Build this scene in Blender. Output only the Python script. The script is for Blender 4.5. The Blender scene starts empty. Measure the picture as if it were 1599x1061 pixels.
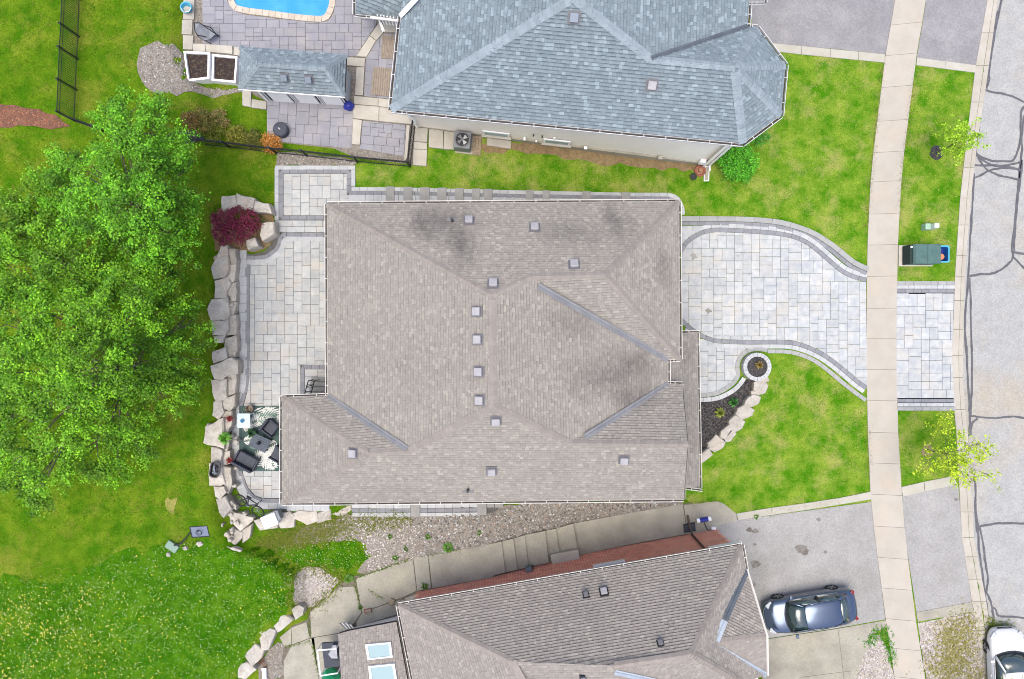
import bpy, bmesh, math, random
import numpy as np
from mathutils import Vector, Matrix
random.seed(7); RS = np.random.RandomState(11)
SC = bpy.context.scene
COL = SC.collection
# ------------------------------------------------------------------ camera, sky, sun, exposure
H = 36.0; K = 1 / (30 * 36.0); CX, CY = 799.5, 530.5
cam = bpy.data.objects.new('camera', bpy.data.cameras.new('camera')); COL.objects.link(cam)
cam.location = (0, 0, H); cam.data.sensor_width = 36
cam.data.angle = 2 * math.atan(799.5 * K); cam.data.clip_end = 2000
SC.camera = cam
SUN_EL, SUN_AZ = 78, 210
w = bpy.data.worlds.new('World'); SC.world = w; w.use_nodes = True
nt = w.node_tree; bg = nt.nodes['Background']
sky = nt.nodes.new('ShaderNodeTexSky'); sky.sky_type = 'NISHITA'; sky.sun_disc = False
sky.sun_elevation = math.radians(SUN_EL); sky.sun_rotation = math.radians(SUN_AZ)
sky.air_density = 0.7; sky.dust_density = 4.0; sky.ozone_density = 0.5
nt.links.new(sky.outputs[0], bg.inputs[0]); bg.inputs[1].default_value = 0.15
sl = bpy.data.lights.new('sun', 'SUN'); sl.energy = 0.6; sl.angle = math.radians(45); sl.color = (.95, 1, .82)
sun = bpy.data.objects.new('sun', sl); COL.objects.link(sun)
a, e = math.radians(SUN_AZ), math.radians(SUN_EL)
sun.rotation_euler = Vector((math.sin(a) * math.cos(e), math.cos(a) * math.cos(e), math.sin(e))).to_track_quat('Z', 'Y').to_euler()
vs = SC.view_settings; vs.view_transform = 'Standard'; vs.look = 'None'; vs.exposure = 1.3; vs.gamma = 1
vs.use_curve_mapping = False
SC.cycles.max_bounces = 5; SC.cycles.use_denoising = True; SC.cycles.filter_width = 1.0
G_ = 1.65

# ------------------------------------------------------------------ helpers
def S(r, g, b):
    o = []
    for c in (r, g, b):
        c /= 255
        c = c / 12.92 if c <= .04045 else ((c + .055) / 1.055) ** 2.4
        o.append(min(c / G_, .82))
    return (o[0], o[1], o[2], 1)

def sst(a, b, x):
    t = np.clip((x - a) / (b - a), 0, 1); return t * t * (3 - 2 * t)

_by = [(530.5 - p) * .0322 for p in (1400, 1061, 1000, 975, 950, 900, 866, 850, 800, 330, 150, 80, -300)]
_bx = [(p - 799.5) * .0322 for p in (372, 372, 412, 440, 470, 470, 420, 366, 342, 338, 318, 284, 284)]
KL = [(1601, -400), (1551, -60), (1542, 0), (1523, 105), (1513, 187), (1500, 300), (1491.7, 420), (1486.7, 550), (1488, 620), (1493.7, 681), (1502, 840), (1517.4, 939), (1538, 1061), (1550, 1130), (1620, 1500)]
KR = [(1617, -400), (1568, -60), (1558, 0), (1539, 141), (1527, 215), (1517, 300), (1507, 420), (1503, 550), (1504, 620), (1512, 681), (1520.6, 840), (1540, 939), (1556, 1061), (1567, 1130), (1637, 1500)]
_ky = [(530.5 - p[1]) / 30 for p in KR][::-1]; _kx = [(p[0] - 799.5) / 30 for p in KR][::-1]
def gz(x, y):
    n = np.clip((6 - x) / 12, 0, 1) * 1.1
    s = np.clip((3.4 - x) / 4.6, 0, 1) * 1.05
    t = sst(-9.3, -8.2, y)
    z = n * t + s * (1 - t)
    z = z + .7 * (1 - sst(-.45, .45, x - np.interp(y, _by, _bx)))
    return z - .11 * sst(-.35, -.12, x - np.interp(y, _ky, _kx))
def P(px, py, z=0.):
    return Vector(((px - CX) * K * (H - z), (CY - py) * K * (H - z), z))
def G(px, py, dz=0.):
    z = 0.
    for _ in range(5):
        p = P(px, py, z); z = float(gz(p.x, p.y)) + dz
    return P(px, py, z)
def ZO(region, pts):       # zoomed crop coordinates back to photograph pixels
    ox, oy, s = region
    return [(ox + x / s, oy + y / s) for x, y in pts]

def wloc(o):
    v = Vector((0, 0, 0))
    while o is not None:
        v += o.location; o = o.parent
    return v
def tag(o, label=None, cat=None, group=None, kind=None):
    if label: o['label'] = label
    if cat: o['category'] = cat
    if group: o['group'] = group
    if kind: o['kind'] = kind
    return o
def thing(name, label, cat, loc=(0, 0, 0), rz=0., group=None):
    o = bpy.data.objects.new(name, None); COL.objects.link(o); o.location = loc; o.rotation_euler = (0, 0, rz)
    o.empty_display_size = .2
    return tag(o, label, cat, group)
def link(name, me, parent=None, loc=(0, 0, 0)):
    o = bpy.data.objects.new(name, me); COL.objects.link(o); o.location = loc
    if parent is not None: o.parent = parent
    return o
def copy_tree(o, parent=None):
    c = o.copy(); COL.objects.link(c); c.parent = parent
    for ch in list(o.children): copy_tree(ch, c)
    return c

class MB:
    def __init__(s): s.v = []; s.f = []; s.c = []
    def face(s, pts, col=None):
        n = len(s.v); s.v += [tuple(p) for p in pts]; s.f.append(tuple(range(n, n + len(pts)))); s.c.append(col or (1, 1, 1))
    def hexa(s, b, t, col=None):     # bottom ring and top ring of equal length
        n = len(s.v); m = len(b); s.v += [tuple(p) for p in b] + [tuple(p) for p in t]
        s.f.append(tuple(range(n + m - 1, n - 1, -1))); s.f.append(tuple(range(n + m, n + 2 * m)))
        for i in range(m):
            j = (i + 1) % m; s.f.append((n + i, n + j, n + m + j, n + m + i))
        s.c += [col or (1, 1, 1)] * (m + 2)
    def box(s, c, d, rz=0., col=None, taper=1., mat=None):
        hx, hy, hz = d[0] / 2, d[1] / 2, d[2] / 2; cr, sr = math.cos(rz), math.sin(rz)
        def q(x, y, z):
            if mat is not None: return Vector(c) + mat @ Vector((x, y, z))
            return Vector((c[0] + x * cr - y * sr, c[1] + x * sr + y * cr, c[2] + z))
        R = [(-1, -1), (1, -1), (1, 1), (-1, 1)]
        s.hexa([q(hx * i, hy * j, -hz) for i, j in R], [q(hx * i * taper, hy * j * taper, hz) for i, j in R], col)
    def prism(s, poly, z0, z1, col=None):
        s.hexa([(p[0], p[1], z0) for p in poly], [(p[0], p[1], z1) for p in poly], col)
    def tube(s, pts, r, n=6, col=None, r2=None):
        pts = [Vector(p) for p in pts]; base = len(s.v); k = len(pts)
        for i, p in enumerate(pts):
            d = (pts[min(i + 1, k - 1)] - pts[max(i - 1, 0)]).normalized()
            u = d.cross(Vector((0, 0, 1)) if abs(d.z) < .9 else Vector((1, 0, 0))).normalized(); v = d.cross(u)
            rr = r if r2 is None else r + (r2 - r) * i / (k - 1)
            for j in range(n):
                t = 2 * math.pi * j / n; s.v.append(tuple(p + u * rr * math.cos(t) + v * rr * math.sin(t)))
        for i in range(k - 1):
            for j in range(n):
                a_ = base + i * n + j; b_ = base + i * n + (j + 1) % n
                s.f.append((a_, b_, b_ + n, a_ + n)); s.c.append(col or (1, 1, 1))
        s.f.append(tuple(base + j for j in range(n))[::-1]); s.f.append(tuple(base + (k - 1) * n + j for j in range(n))); s.c += [col or (1, 1, 1)] * 2
    def lathe(s, c, prof, n=16, col=None, sx=1, sy=1):
        base = len(s.v)
        for r, z in prof:
            for j in range(n):
                t = 2 * math.pi * j / n; s.v.append((c[0] + r * sx * math.cos(t), c[1] + r * sy * math.sin(t), c[2] + z))
        for i in range(len(prof) - 1):
            for j in range(n):
                a_ = base + i * n + j; b_ = base + i * n + (j + 1) % n
                s.f.append((a_, b_, b_ + n, a_ + n)); s.c.append(col or (1, 1, 1))
        s.f.append(tuple(base + (len(prof) - 1) * n + j for j in range(n))); s.c.append(col or (1, 1, 1))
        s.f.append(tuple(base + j for j in range(n))[::-1]); s.c.append(col or (1, 1, 1))
    def mesh(s, name, mat, off=(0, 0, 0), smooth=False, colors=False):
        me = bpy.data.meshes.new(name); o = Vector(off)
        me.from_pydata([tuple(Vector(v) - o) for v in s.v], [], s.f); me.materials.append(mat)
        if colors:
            at = me.color_attributes.new('Col', 'FLOAT_COLOR', 'CORNER')
            arr = np.ones((len(me.loops), 4), np.float32); i = 0
            for f, c in zip(s.f, s.c):
                arr[i:i + len(f), :3] = c; i += len(f)
            at.data.foreach_set('color', arr.ravel())
        if smooth: me.polygons.foreach_set('use_smooth', [True] * len(me.polygons))
        me.update(); return me
    def build(s, name, mat, parent=None, smooth=False, colors=False, local=False, origin=None, kind=None, bevel=0.):
        if local: off = Vector((0, 0, 0))
        elif origin is not None: off = Vector(origin)
        else:
            xs = [v[0] for v in s.v]; ys = [v[1] for v in s.v]
            off = Vector(((min(xs) + max(xs)) / 2, (min(ys) + max(ys)) / 2, min(v[2] for v in s.v)))
        me = s.mesh(name, mat, off, smooth, colors)
        loc = off - (wloc(parent) if (parent is not None and not local) else Vector((0, 0, 0)))
        o = link(name, me, parent, loc)
        if bevel:
            m = o.modifiers.new('bevel', 'BEVEL'); m.width = bevel; m.segments = 2; m.limit_method = 'ANGLE'
        if kind: o['kind'] = kind
        return o

def quick(name, V, F, mat, parent=None, cols=None, kind=None, smooth=False):   # numpy: V (n,3), F (m,k), cols per face
    me = bpy.data.meshes.new(name); n, m, k = len(V), len(F), F.shape[1]
    me.vertices.add(n); me.vertices.foreach_set('co', np.asarray(V, np.float32).ravel())
    me.loops.add(m * k); me.loops.foreach_set('vertex_index', np.asarray(F, np.int32).ravel())
    me.polygons.add(m); me.polygons.foreach_set('loop_start', np.arange(0, m * k, k, dtype=np.int32))
    me.update(calc_edges=True); me.materials.append(mat)
    if cols is not None:
        at = me.color_attributes.new('Col', 'FLOAT_COLOR', 'CORNER')
        arr = np.ones((m, k, 4), np.float32); arr[:, :, :3] = np.asarray(cols)[:, None, :]
        at.data.foreach_set('color', arr.ravel())
    if smooth: me.polygons.foreach_set('use_smooth', [True] * m)
    me.validate(); o = link(name, me, parent)
    if parent is not None: o.location = -wloc(parent)
    if kind: o['kind'] = kind
    return o

MATS = {}
def mat(name, c, c2=None, c3=None, s=3., s3=.35, f3=.6, rough=.9, bump=.25, bs=45., rnd=0., attr=False, metal=0., spec=.35, coat=0., stretch=None, det=6., fine=0., fs=18., alpha=None, trans=0., stains=None, transl=0.):
    m = bpy.data.materials.new(name); m.use_nodes = True; t = m.node_tree; N = t.nodes; L = t.links
    b = N['Principled BSDF']; b.inputs['Roughness'].default_value = rough; b.inputs['Metallic'].default_value = metal
    b.inputs['Specular IOR Level'].default_value = spec; b.inputs['Coat Weight'].default_value = coat; b.inputs['Coat Roughness'].default_value = .06
    geo = N.new('ShaderNodeNewGeometry'); pos = geo.outputs['Position']
    if stretch:
        mp = N.new('ShaderNodeMapping'); mp.inputs['Scale'].default_value = stretch; L.new(pos, mp.inputs[0]); pos = mp.outputs[0]
    def noi(sc, d=6., ro=.6):
        n = N.new('ShaderNodeTexNoise'); n.inputs['Scale'].default_value = sc; n.inputs['Detail'].default_value = d; n.inputs['Roughness'].default_value = ro
        L.new(pos, n.inputs['Vector']); return n.outputs['Fac']
    def mr(x, a_, b_, c_=0., d_=1.):
        n = N.new('ShaderNodeMapRange'); L.new(x, n.inputs[0])
        for i, q in enumerate((a_, b_, c_, d_)): n.inputs[1 + i].default_value = q
        return n.outputs[0]
    def mix(f, x, y, bt='MIX'):
        n = N.new('ShaderNodeMix'); n.data_type = 'RGBA'; n.blend_type = bt
        if isinstance(f, float): n.inputs[0].default_value = f
        else: L.new(f, n.inputs[0])
        for i, q in ((6, x), (7, y)):
            if isinstance(q, tuple): n.inputs[i].default_value = q
            else: L.new(q, n.inputs[i])
        return n.outputs[2]
    out = c
    if c2: out = mix(mr(noi(s, det), .36, .64), c, c2)
    if c3: out = mix(mr(noi(s3, 9., .68), .5, .66, 0., f3), out, c3)
    if fine:
        v = mr(noi(fs, 3., .7), .3, .7, 1 - fine, 1 + fine)
        cb = N.new('ShaderNodeCombineColor')
        for i in range(3): L.new(v, cb.inputs[i])
        out = mix(1., out, cb.outputs[0], 'MULTIPLY')
    if attr:
        at = N.new('ShaderNodeAttribute'); at.attribute_name = 'Col'; out = mix(1., out, at.outputs['Color'], 'MULTIPLY')
    if rnd:
        oi = N.new('ShaderNodeObjectInfo'); v = mr(oi.outputs['Random'], 0., 1., 1 - rnd, 1 + rnd)
        cb = N.new('ShaderNodeCombineColor')
        for i in range(3): L.new(v, cb.inputs[i])
        out = mix(1., out, cb.outputs[0], 'MULTIPLY')
    for (x, y, rx, ry, z_, k_) in stains or ():
        mp = N.new('ShaderNodeMapping'); p_ = P(x, y, z_); sx, sy = 1 / (rx * .027), 1 / (ry * .027)
        mp.inputs['Location'].default_value = (-p_.x * sx, -p_.y * sy, 0); mp.inputs['Scale'].default_value = (sx, sy, 0); L.new(geo.outputs['Position'], mp.inputs[0])
        ln = N.new('ShaderNodeVectorMath'); ln.operation = 'LENGTH'; L.new(mp.outputs[0], ln.inputs[0])
        ad = N.new('ShaderNodeMath'); ad.operation = 'MULTIPLY_ADD'; 
        if ry > rx:
            m2 = N.new('ShaderNodeMapping'); m2.inputs['Scale'].default_value = (2.2, .45, 1); L.new(geo.outputs['Position'], m2.inputs[0]); n2 = N.new('ShaderNodeTexNoise'); n2.inputs['Scale'].default_value = 1.; n2.inputs['Detail'].default_value = 6.; L.new(m2.outputs[0], n2.inputs['Vector']); nz = n2.outputs['Fac']
        else: nz = noi(.9, 7., .65)
        L.new(nz, ad.inputs[0]); ad.inputs[1].default_value = 1.6; L.new(ln.outputs['Value'], ad.inputs[2])
        out = mix(mr(ad.outputs[0], .7, 1.9, k_, 0.), out, (.42, .42, .45, 1), 'MULTIPLY')
    if isinstance(out, tuple): b.inputs['Base Color'].default_value = out
    else: L.new(out, b.inputs['Base Color'])
    if bump:
        bn = N.new('ShaderNodeBump'); bn.inputs['Strength'].default_value = bump; bn.inputs['Distance'].default_value = .02
        L.new(noi(bs, 5., .65), bn.inputs['Height']); L.new(bn.outputs[0], b.inputs['Normal'])
    if transl:
        tr = N.new('ShaderNodeBsdfTranslucent'); ms = N.new('ShaderNodeMixShader'); ms.inputs[0].default_value = transl; L.new(b.outputs[0], ms.inputs[1]); L.new(tr.outputs[0], ms.inputs[2])
        if isinstance(out, tuple): tr.inputs[0].default_value = out
        else: L.new(out, tr.inputs[0])
        L.new(ms.outputs[0], N['Material Output'].inputs[0])
    if trans: b.inputs['Transmission Weight'].default_value = trans; b.inputs['IOR'].default_value = 1.33
    MATS[name] = m; return m

def grow(pts, step=.35, amp=.0, seed=0):      # densify and roughen a closed world polygon
    out = []; n = len(pts)
    rr = random.Random(seed)
    for i in range(n):
        a_, b_ = Vector(pts[i][:2]), Vector(pts[(i + 1) % n][:2]); d = b_ - a_; k = max(1, int(d.length / step))
        nrm = Vector((-d.y, d.x)).normalized() if d.length else Vector((0, 0))
        for j in range(k):
            q = a_ + d * j / k
            if j or amp: q = q + nrm * rr.uniform(-amp, amp)
            out.append(q)
    return out
def smooth_px(pts, k=3, closed=False):        # Catmull-Rom through pixel points
    n = len(pts); out = []
    rng = range(n if closed else n - 1)
    for i in rng:
        g = (lambda j: pts[j % n]) if closed else (lambda j: pts[max(0, min(n - 1, j))])
        p0, p1, p2, p3 = [Vector(g(i + d)) for d in (-1, 0, 1, 2)]
        for j in range(k):
            t = j / k
            q = .5 * ((2 * p1) + (p2 - p0) * t + (2 * p0 - 5 * p1 + 4 * p2 - p3) * t * t + (3 * p1 - p0 - 3 * p2 + p3) * t ** 3)
            out.append((q.x, q.y))
    if not closed: out.append(tuple(pts[-1]))
    return out
EXCL = []     # photograph-pixel polygons where no grass grows
def sheet(name, px, dz, m, parent=None, amp=0., seed=0, kind='structure', step=.35, excl=True, cell=.4):
    if excl: EXCL.append([tuple(p) for p in px])
    w2 = [G(*p) for p in px]
    poly = grow(w2, step, amp, seed) if amp else [Vector(p[:2]) for p in w2]
    bm = bmesh.new(); f = bm.faces.new([bm.verts.new((p.x, p.y, 0)) for p in poly])
    bm.normal_update()
    if f.normal.z < 0: f.normal_flip()
    bmesh.ops.triangulate(bm, faces=bm.faces[:])
    xs = [p.x for p in poly]; ys = [p.y for p in poly]
    zz = [float(gz(p.x, p.y)) for p in poly]
    if max(zz) - min(zz) > .015 or (max(xs) - min(xs)) * (max(ys) - min(ys)) > 300:
        for ax, lo, hi in ((0, max(min(xs), -34), min(max(xs), 34)), (1, max(min(ys), -24), min(max(ys), 24))):
            q = math.floor(lo / cell) * cell + cell
            while q < hi:
                co = [0, 0, 0]; no = [0, 0, 0]; co[ax] = q; no[ax] = 1
                bmesh.ops.bisect_plane(bm, geom=bm.verts[:] + bm.edges[:] + bm.faces[:], plane_co=co, plane_no=no)
                q += cell
    for v in bm.verts: v.co.z = float(gz(v.co.x, v.co.y)) + dz
    c = Vector((sum(xs) / len(xs), sum(ys) / len(ys), 0))
    bmesh.ops.translate(bm, verts=bm.verts[:], vec=-c)
    me = bpy.data.meshes.new(name); bm.to_mesh(me); bm.free(); me.materials.append(m)
    o = link(name, me, parent, c - (wloc(parent) if parent is not None else Vector((0, 0, 0))))
    if kind and parent is None: o['kind'] = kind
    return o

def clip_rect(poly, a_, b_, c_, d_):          # Sutherland-Hodgman: polygon by the rectangle [a,b]x[c,d]
    for ax, v, sg in ((0, a_, 1), (0, b_, -1), (1, c_, 1), (1, d_, -1)):
        out = []; n = len(poly)
        for i in range(n):
            p, q = poly[i], poly[(i + 1) % n]
            ip, iq = (p[ax] - v) * sg >= 0, (q[ax] - v) * sg >= 0
            if ip: out.append(p)
            if ip != iq:
                t = (v - p[ax]) / (q[ax] - p[ax]); out.append((p[0] + (q[0] - p[0]) * t, p[1] + (q[1] - p[1]) * t))
        poly = out
        if len(poly) < 3: return []
    return poly
def area(p):
    return abs(sum(p[i][0] * p[(i + 1) % len(p)][1] - p[(i + 1) % len(p)][0] * p[i][1] for i in range(len(p)))) / 2
def dedupe(p, eps=.004):
    o = [q for i, q in enumerate(p) if math.hypot(q[0] - p[i - 1][0], q[1] - p[i - 1][1]) > eps]
    return o

_pm = {}
def pack(nx, ny, sizes, rr):
    used = np.zeros((ny + 4, nx + 4), bool); out = []
    for j in range(ny):
        i = 0
        while i < nx:
            if used[j, i]: i += 1; continue
            run = 0
            while i + run < nx + 3 and not used[j, i + run] and run < 8: run += 1
            ok = [q for q in sizes if q[0] <= run and (run - q[0]) != 1]
            if not ok: ok = [q for q in sizes if q[0] <= run] or [(1, 2)]
            w_, h_ = rr.choice(ok)
            used[j:j + h_, i:i + w_] = True; out.append((i, j, w_, h_)); i += w_
    return out
def paver_field(parent, px, u, m, dz=.05, th=.05, sizes=((2, 2), (3, 2), (2, 3), (3, 3)), rot=0., gap=.013, seed=1, name='paver', z=None):
    rr = random.Random(seed); pm = wloc(parent)
    ctr = G(sum(p[0] for p in px) / len(px), sum(p[1] for p in px) / len(px))
    cr, sr = math.cos(-rot), math.sin(-rot)
    def loc(p): x, y = p[0] - ctr.x, p[1] - ctr.y; return (x * cr - y * sr, x * sr + y * cr)
    def glo(p): return (p[0] * cr + p[1] * sr + ctr.x, -p[0] * sr + p[1] * cr + ctr.y)
    poly = [loc(G(*p)) for p in px]
    x0 = min(p[0] for p in poly); y0 = min(p[1] for p in poly)
    nx = int((max(p[0] for p in poly) - x0) / u) + 2; ny = int((max(p[1] for p in poly) - y0) / u) + 2
    for (i, j, w_, h_) in pack(nx, ny, sizes, rr):
        a_, b_, c_, d_ = x0 + i * u + gap / 2, x0 + (i + w_) * u - gap / 2, y0 + j * u + gap / 2, y0 + (j + h_) * u - gap / 2
        q = clip_rect(poly, a_, b_, c_, d_)
        if not q or area(q) < .008: continue
        full = abs(area(q) - (b_ - a_) * (d_ - c_)) < 1e-4
        cx = sum(p[0] for p in q) / len(q); cy = sum(p[1] for p in q) / len(q)
        if full: cx, cy = (a_ + b_) / 2, (c_ + d_) / 2
        gx, gy = glo((cx, cy)); zt = (float(gz(gx, gy)) if z is None else z) + dz + rr.uniform(-.004, .004)
        if full:
            key = (m.name, round(u, 3), w_, h_, gap)
            if key not in _pm:
                b = MB(); W, D = (b_ - a_) / 2, (d_ - c_) / 2; e_ = .008
                R = [(-1, -1), (1, -1), (1, 1), (-1, 1)]
                b.hexa([(W * s_, D * t_, -th) for s_, t_ in R], [(W * s_, D * t_, -e_) for s_, t_ in R])
                b.f.pop(1); b.c.pop(); n = len(b.v); b.v += [((W - e_) * s_, (D - e_) * t_, 0) for s_, t_ in R]
                for k in range(4): b.f.append((4 + k, 4 + (k + 1) % 4, n + (k + 1) % 4, n + k)); b.c.append((1, 1, 1))
                b.f.append((n, n + 1, n + 2, n + 3)); b.c.append((1, 1, 1))
                _pm[key] = b.mesh(name, m)
            o = link(name, _pm[key], parent, Vector((gx, gy, zt)) - pm)
            o.rotation_euler = (rr.uniform(-.004, .004), rr.uniform(-.004, .004), rot)
        else:
            q = dedupe(q)
            if len(q) < 3: continue
            b = MB(); q2 = [(p[0] - cx, p[1] - cy) for p in q]
            if sum(q2[i_][0] * q2[(i_ + 1) % len(q2)][1] - q2[(i_ + 1) % len(q2)][0] * q2[i_][1] for i_ in range(len(q2))) < 0: q2 = q2[::-1]
            b.prism(q2, -th, 0)
            o = link(name, b.mesh(name, m), parent, Vector((gx, gy, zt)) - pm); o.rotation_euler = (0, 0, rot)
def course(parent, px, o0, o1, plen, m, dz=.055, th=.06, gap=.012, name='border_paver', seed=3, closed=False):
    rr = random.Random(seed); pm = wloc(parent)
    L = [Vector(G(*p)[:2]) for p in px]
    if closed: L.append(L[0])
    cum = [0.]
    for i in range(len(L) - 1): cum.append(cum[-1] + (L[i + 1] - L[i]).length)
    def at(s):
        s = max(0, min(cum[-1], s)); i = 0
        while i < len(L) - 2 and cum[i + 1] < s: i += 1
        d = L[i + 1] - L[i]; t = (s - cum[i]) / max(d.length, 1e-6)
        e_ = .06; return L[i] + d * t
    def fr(s):
        d = (at(s + .08) - at(s - .08)).normalized(); return at(s), Vector((-d.y, d.x))
    n = max(1, round(cum[-1] / plen)); st = cum[-1] / n
    for k in range(n):
        ps = []
        for s_ in (k * st + gap / 2, (k + .5) * st, (k + 1) * st - gap / 2):
            c_, nn = fr(s_); ps.append((c_ + nn * o0, c_ + nn * o1))
        poly = [ps[0][0], ps[1][0], ps[2][0], ps[2][1], ps[1][1], ps[0][1]]
        if o1 < o0: poly = poly[::-1]
        c_ = sum(poly, Vector((0, 0))) / 6; zt = float(gz(c_.x, c_.y)) + dz + rr.uniform(-.003, .003)
        b = MB(); b.prism([p - c_ for p in poly], -th, 0)
        link(name, b.mesh(name, m), parent, Vector((c_.x, c_.y, zt)) - pm)
def slab_piece(parent, px, dz, th, m, name='slab', z=None, bevel=0.):
    w2 = [G(*p) if z is None else P(p[0], p[1], z) for p in px]
    if sum(w2[i].x * w2[(i + 1) % len(w2)].y - w2[(i + 1) % len(w2)].x * w2[i].y for i in range(len(w2))) < 0: w2 = w2[::-1]
    b = MB()
    b.hexa([(p.x, p.y, p.z + (dz - th)) for p in w2], [(p.x, p.y, p.z + dz) for p in w2])
    return b.build(name, m, parent, bevel=bevel)
# ------------------------------------------------------------------ materials
m_back = mat('lawn_back', S(72, 122, 18), S(116, 146, 34), S(158, 154, 66), s=1.1, s3=.5, f3=.5, fine=.35, fs=16, bump=.6, bs=30, spec=0.)
m_front = mat('lawn_front', S(74, 136, 18), S(142, 170, 58), S(186, 178, 108), s=1.2, s3=.7, f3=.6, fine=.35, fs=16, bump=.6, bs=30, spec=0.)
m_wild = mat('lawn_wild', S(58, 116, 14), S(92, 140, 26), S(114, 150, 34), spec=0., s=1.6, s3=.4, f3=.5, fine=.4, fs=14, bump=.9, bs=22)
m_road = mat('road_asphalt', S(178, 178, 177), S(190, 190, 188), S(198, 182, 156), s=1.5, s3=.12, f3=.55, fine=.2, fs=14, bump=.3, bs=60)
m_asph = mat('drive_asphalt', S(156, 154, 157), S(170, 168, 170), S(144, 142, 145), s=.9, s3=.3, f3=.6, fine=.2, fs=14, bump=.3, bs=60)
m_asph2 = mat('drive_asphalt_light', S(172, 170, 168), S(184, 182, 180), S(158, 155, 149), s=.9, s3=.3, f3=.6, fine=.2, fs=14, bump=.3, bs=60)
m_seal = mat('crack_seal', S(92, 92, 98), S(112, 112, 118), s=4, rough=.6)
m_walk = mat('sidewalk_concrete', S(206, 199, 187), S(198, 190, 177), S(212, 196, 178), s=1.2, s3=.5, fine=.05, fs=20, rnd=.025, bump=.1)
m_joint = mat('joint_dark', S(120, 112, 100), S(140, 130, 115), s=5)
m_curb = mat('kerb_concrete', S(210, 203, 192), S(200, 192, 178), S(186, 176, 160), s=1.5, s3=.4, f3=.5, fine=.07, fs=22, rnd=.03)
m_conc = mat('old_concrete', S(192, 187, 172), S(168, 163, 150), S(200, 194, 172), s=.8, s3=.5, fine=.16, fs=18, rnd=.05, bump=.2)
m_band = mat('drive_band_concrete', S(208, 204, 192), S(198, 193, 178), s=1.2, fine=.06, rnd=.03)
m_cap = mat('cap_stone', S(216, 210, 198), S(203, 196, 182), S(190, 184, 172), s=1.5, s3=.8, f3=.4, fine=.06, rnd=.05)
m_pav = mat('paver', S(214, 215, 214), S(190, 195, 200), S(218, 210, 198), s=3., s3=.9, f3=.6, rnd=.075, fine=.06, fs=14, bump=.2, bs=25)
m_pav2 = mat('paver_patio', S(214, 213, 210), S(192, 196, 198), S(214, 203, 188), s=3., s3=.9, f3=.6, rnd=.08, fine=.06, fs=14, bump=.2, bs=25)
m_pavd = mat('paver_dark', S(160, 161, 167), S(150, 151, 157), s=3, rnd=.07, fine=.06)
m_pavl = mat('paver_border_light', S(214, 215, 216), S(200, 203, 206), s=3, rnd=.06, fine=.05)
m_pavg = mat('paver_border_grey', S(186, 187, 186), S(176, 177, 176), s=3, rnd=.05, fine=.05)
m_pavn = mat('paver_neighbour', S(176, 174, 181), S(162, 162, 172), S(186, 180, 178), s=1.5, s3=.7, rnd=.075, fine=.06)
m_bed = mat('joint_sand', S(122, 120, 115), S(104, 102, 99), s=6)
m_step = mat('step_slab', S(182, 181, 178), S(170, 169, 166), s=3, rnd=.05, fine=.06)
m_grav = mat('gravel_base', S(164, 156, 146), S(138, 130, 120), S(182, 176, 170), s=9, s3=.5, f3=.5, fine=.35, fs=11, bump=1., bs=14)
m_grav2 = mat('gravel_pale', S(205, 196, 190), S(178, 168, 162), S(196, 180, 150), s=9, s3=.5, f3=.5, fine=.35, fs=11, bump=1., bs=14)
m_dirt = mat('dirt', S(168, 142, 104), S(142, 120, 88), S(180, 160, 120), s=4, s3=.8, fine=.25, fs=10, bump=.8, bs=18)
m_mulch = mat('black_mulch', S(66, 64, 66), S(92, 88, 88), S(50, 48, 50), s=14, s3=3, fine=.4, fs=14, bump=1., bs=16)
m_rmulch = mat('red_mulch', S(150, 100, 76), S(112, 82, 70), S(166, 116, 90), s=9, s3=1.5, fine=.35, fs=12, bump=1., bs=14)
m_peb = mat('pebble', (1, 1, 1, 1), rnd=0, attr=True, fine=.1, bump=.1)
m_blade = mat('grass_blade', (1, 1, 1, 1), attr=True, bump=0, spec=0.05)
m_leaf = mat('leaf', (1, 1, 1, 1), attr=True, bump=0, spec=.3, rough=.6, transl=.05)
m_bark = mat('bark', S(120, 108, 96), S(96, 86, 78), s=8)
m_gut = mat('gutter_metal', (.56, .56, .57, 1), (.46, .46, .46, 1), s=1.5, bump=0, rough=.6)
m_white = mat('white_metal', (.78, .78, .79, 1), bump=0, rough=.5)
m_offw = mat('offwhite_trim', (.56, .53, .49, 1), bump=0, rough=.6)
m_black = mat('black_metal', S(44, 46, 50), S(54, 56, 60), bump=0, rough=.5)
m_dark = mat('dark_interior', S(70, 66, 64), S(90, 84, 78), s=4)
m_boul = mat('boulder', S(220, 213, 202), S(194, 186, 174), S(222, 206, 188), s=2.2, s3=.9, f3=.6, rnd=.1, fine=.12, fs=9, bump=.8, bs=9)
m_boulw = mat('boulder_white', S(216, 210, 201), S(190, 183, 172), S(208, 194, 176), s=2.2, s3=.9, f3=.6, rnd=.07, fine=.1, fs=9, bump=.8, bs=9)

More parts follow.
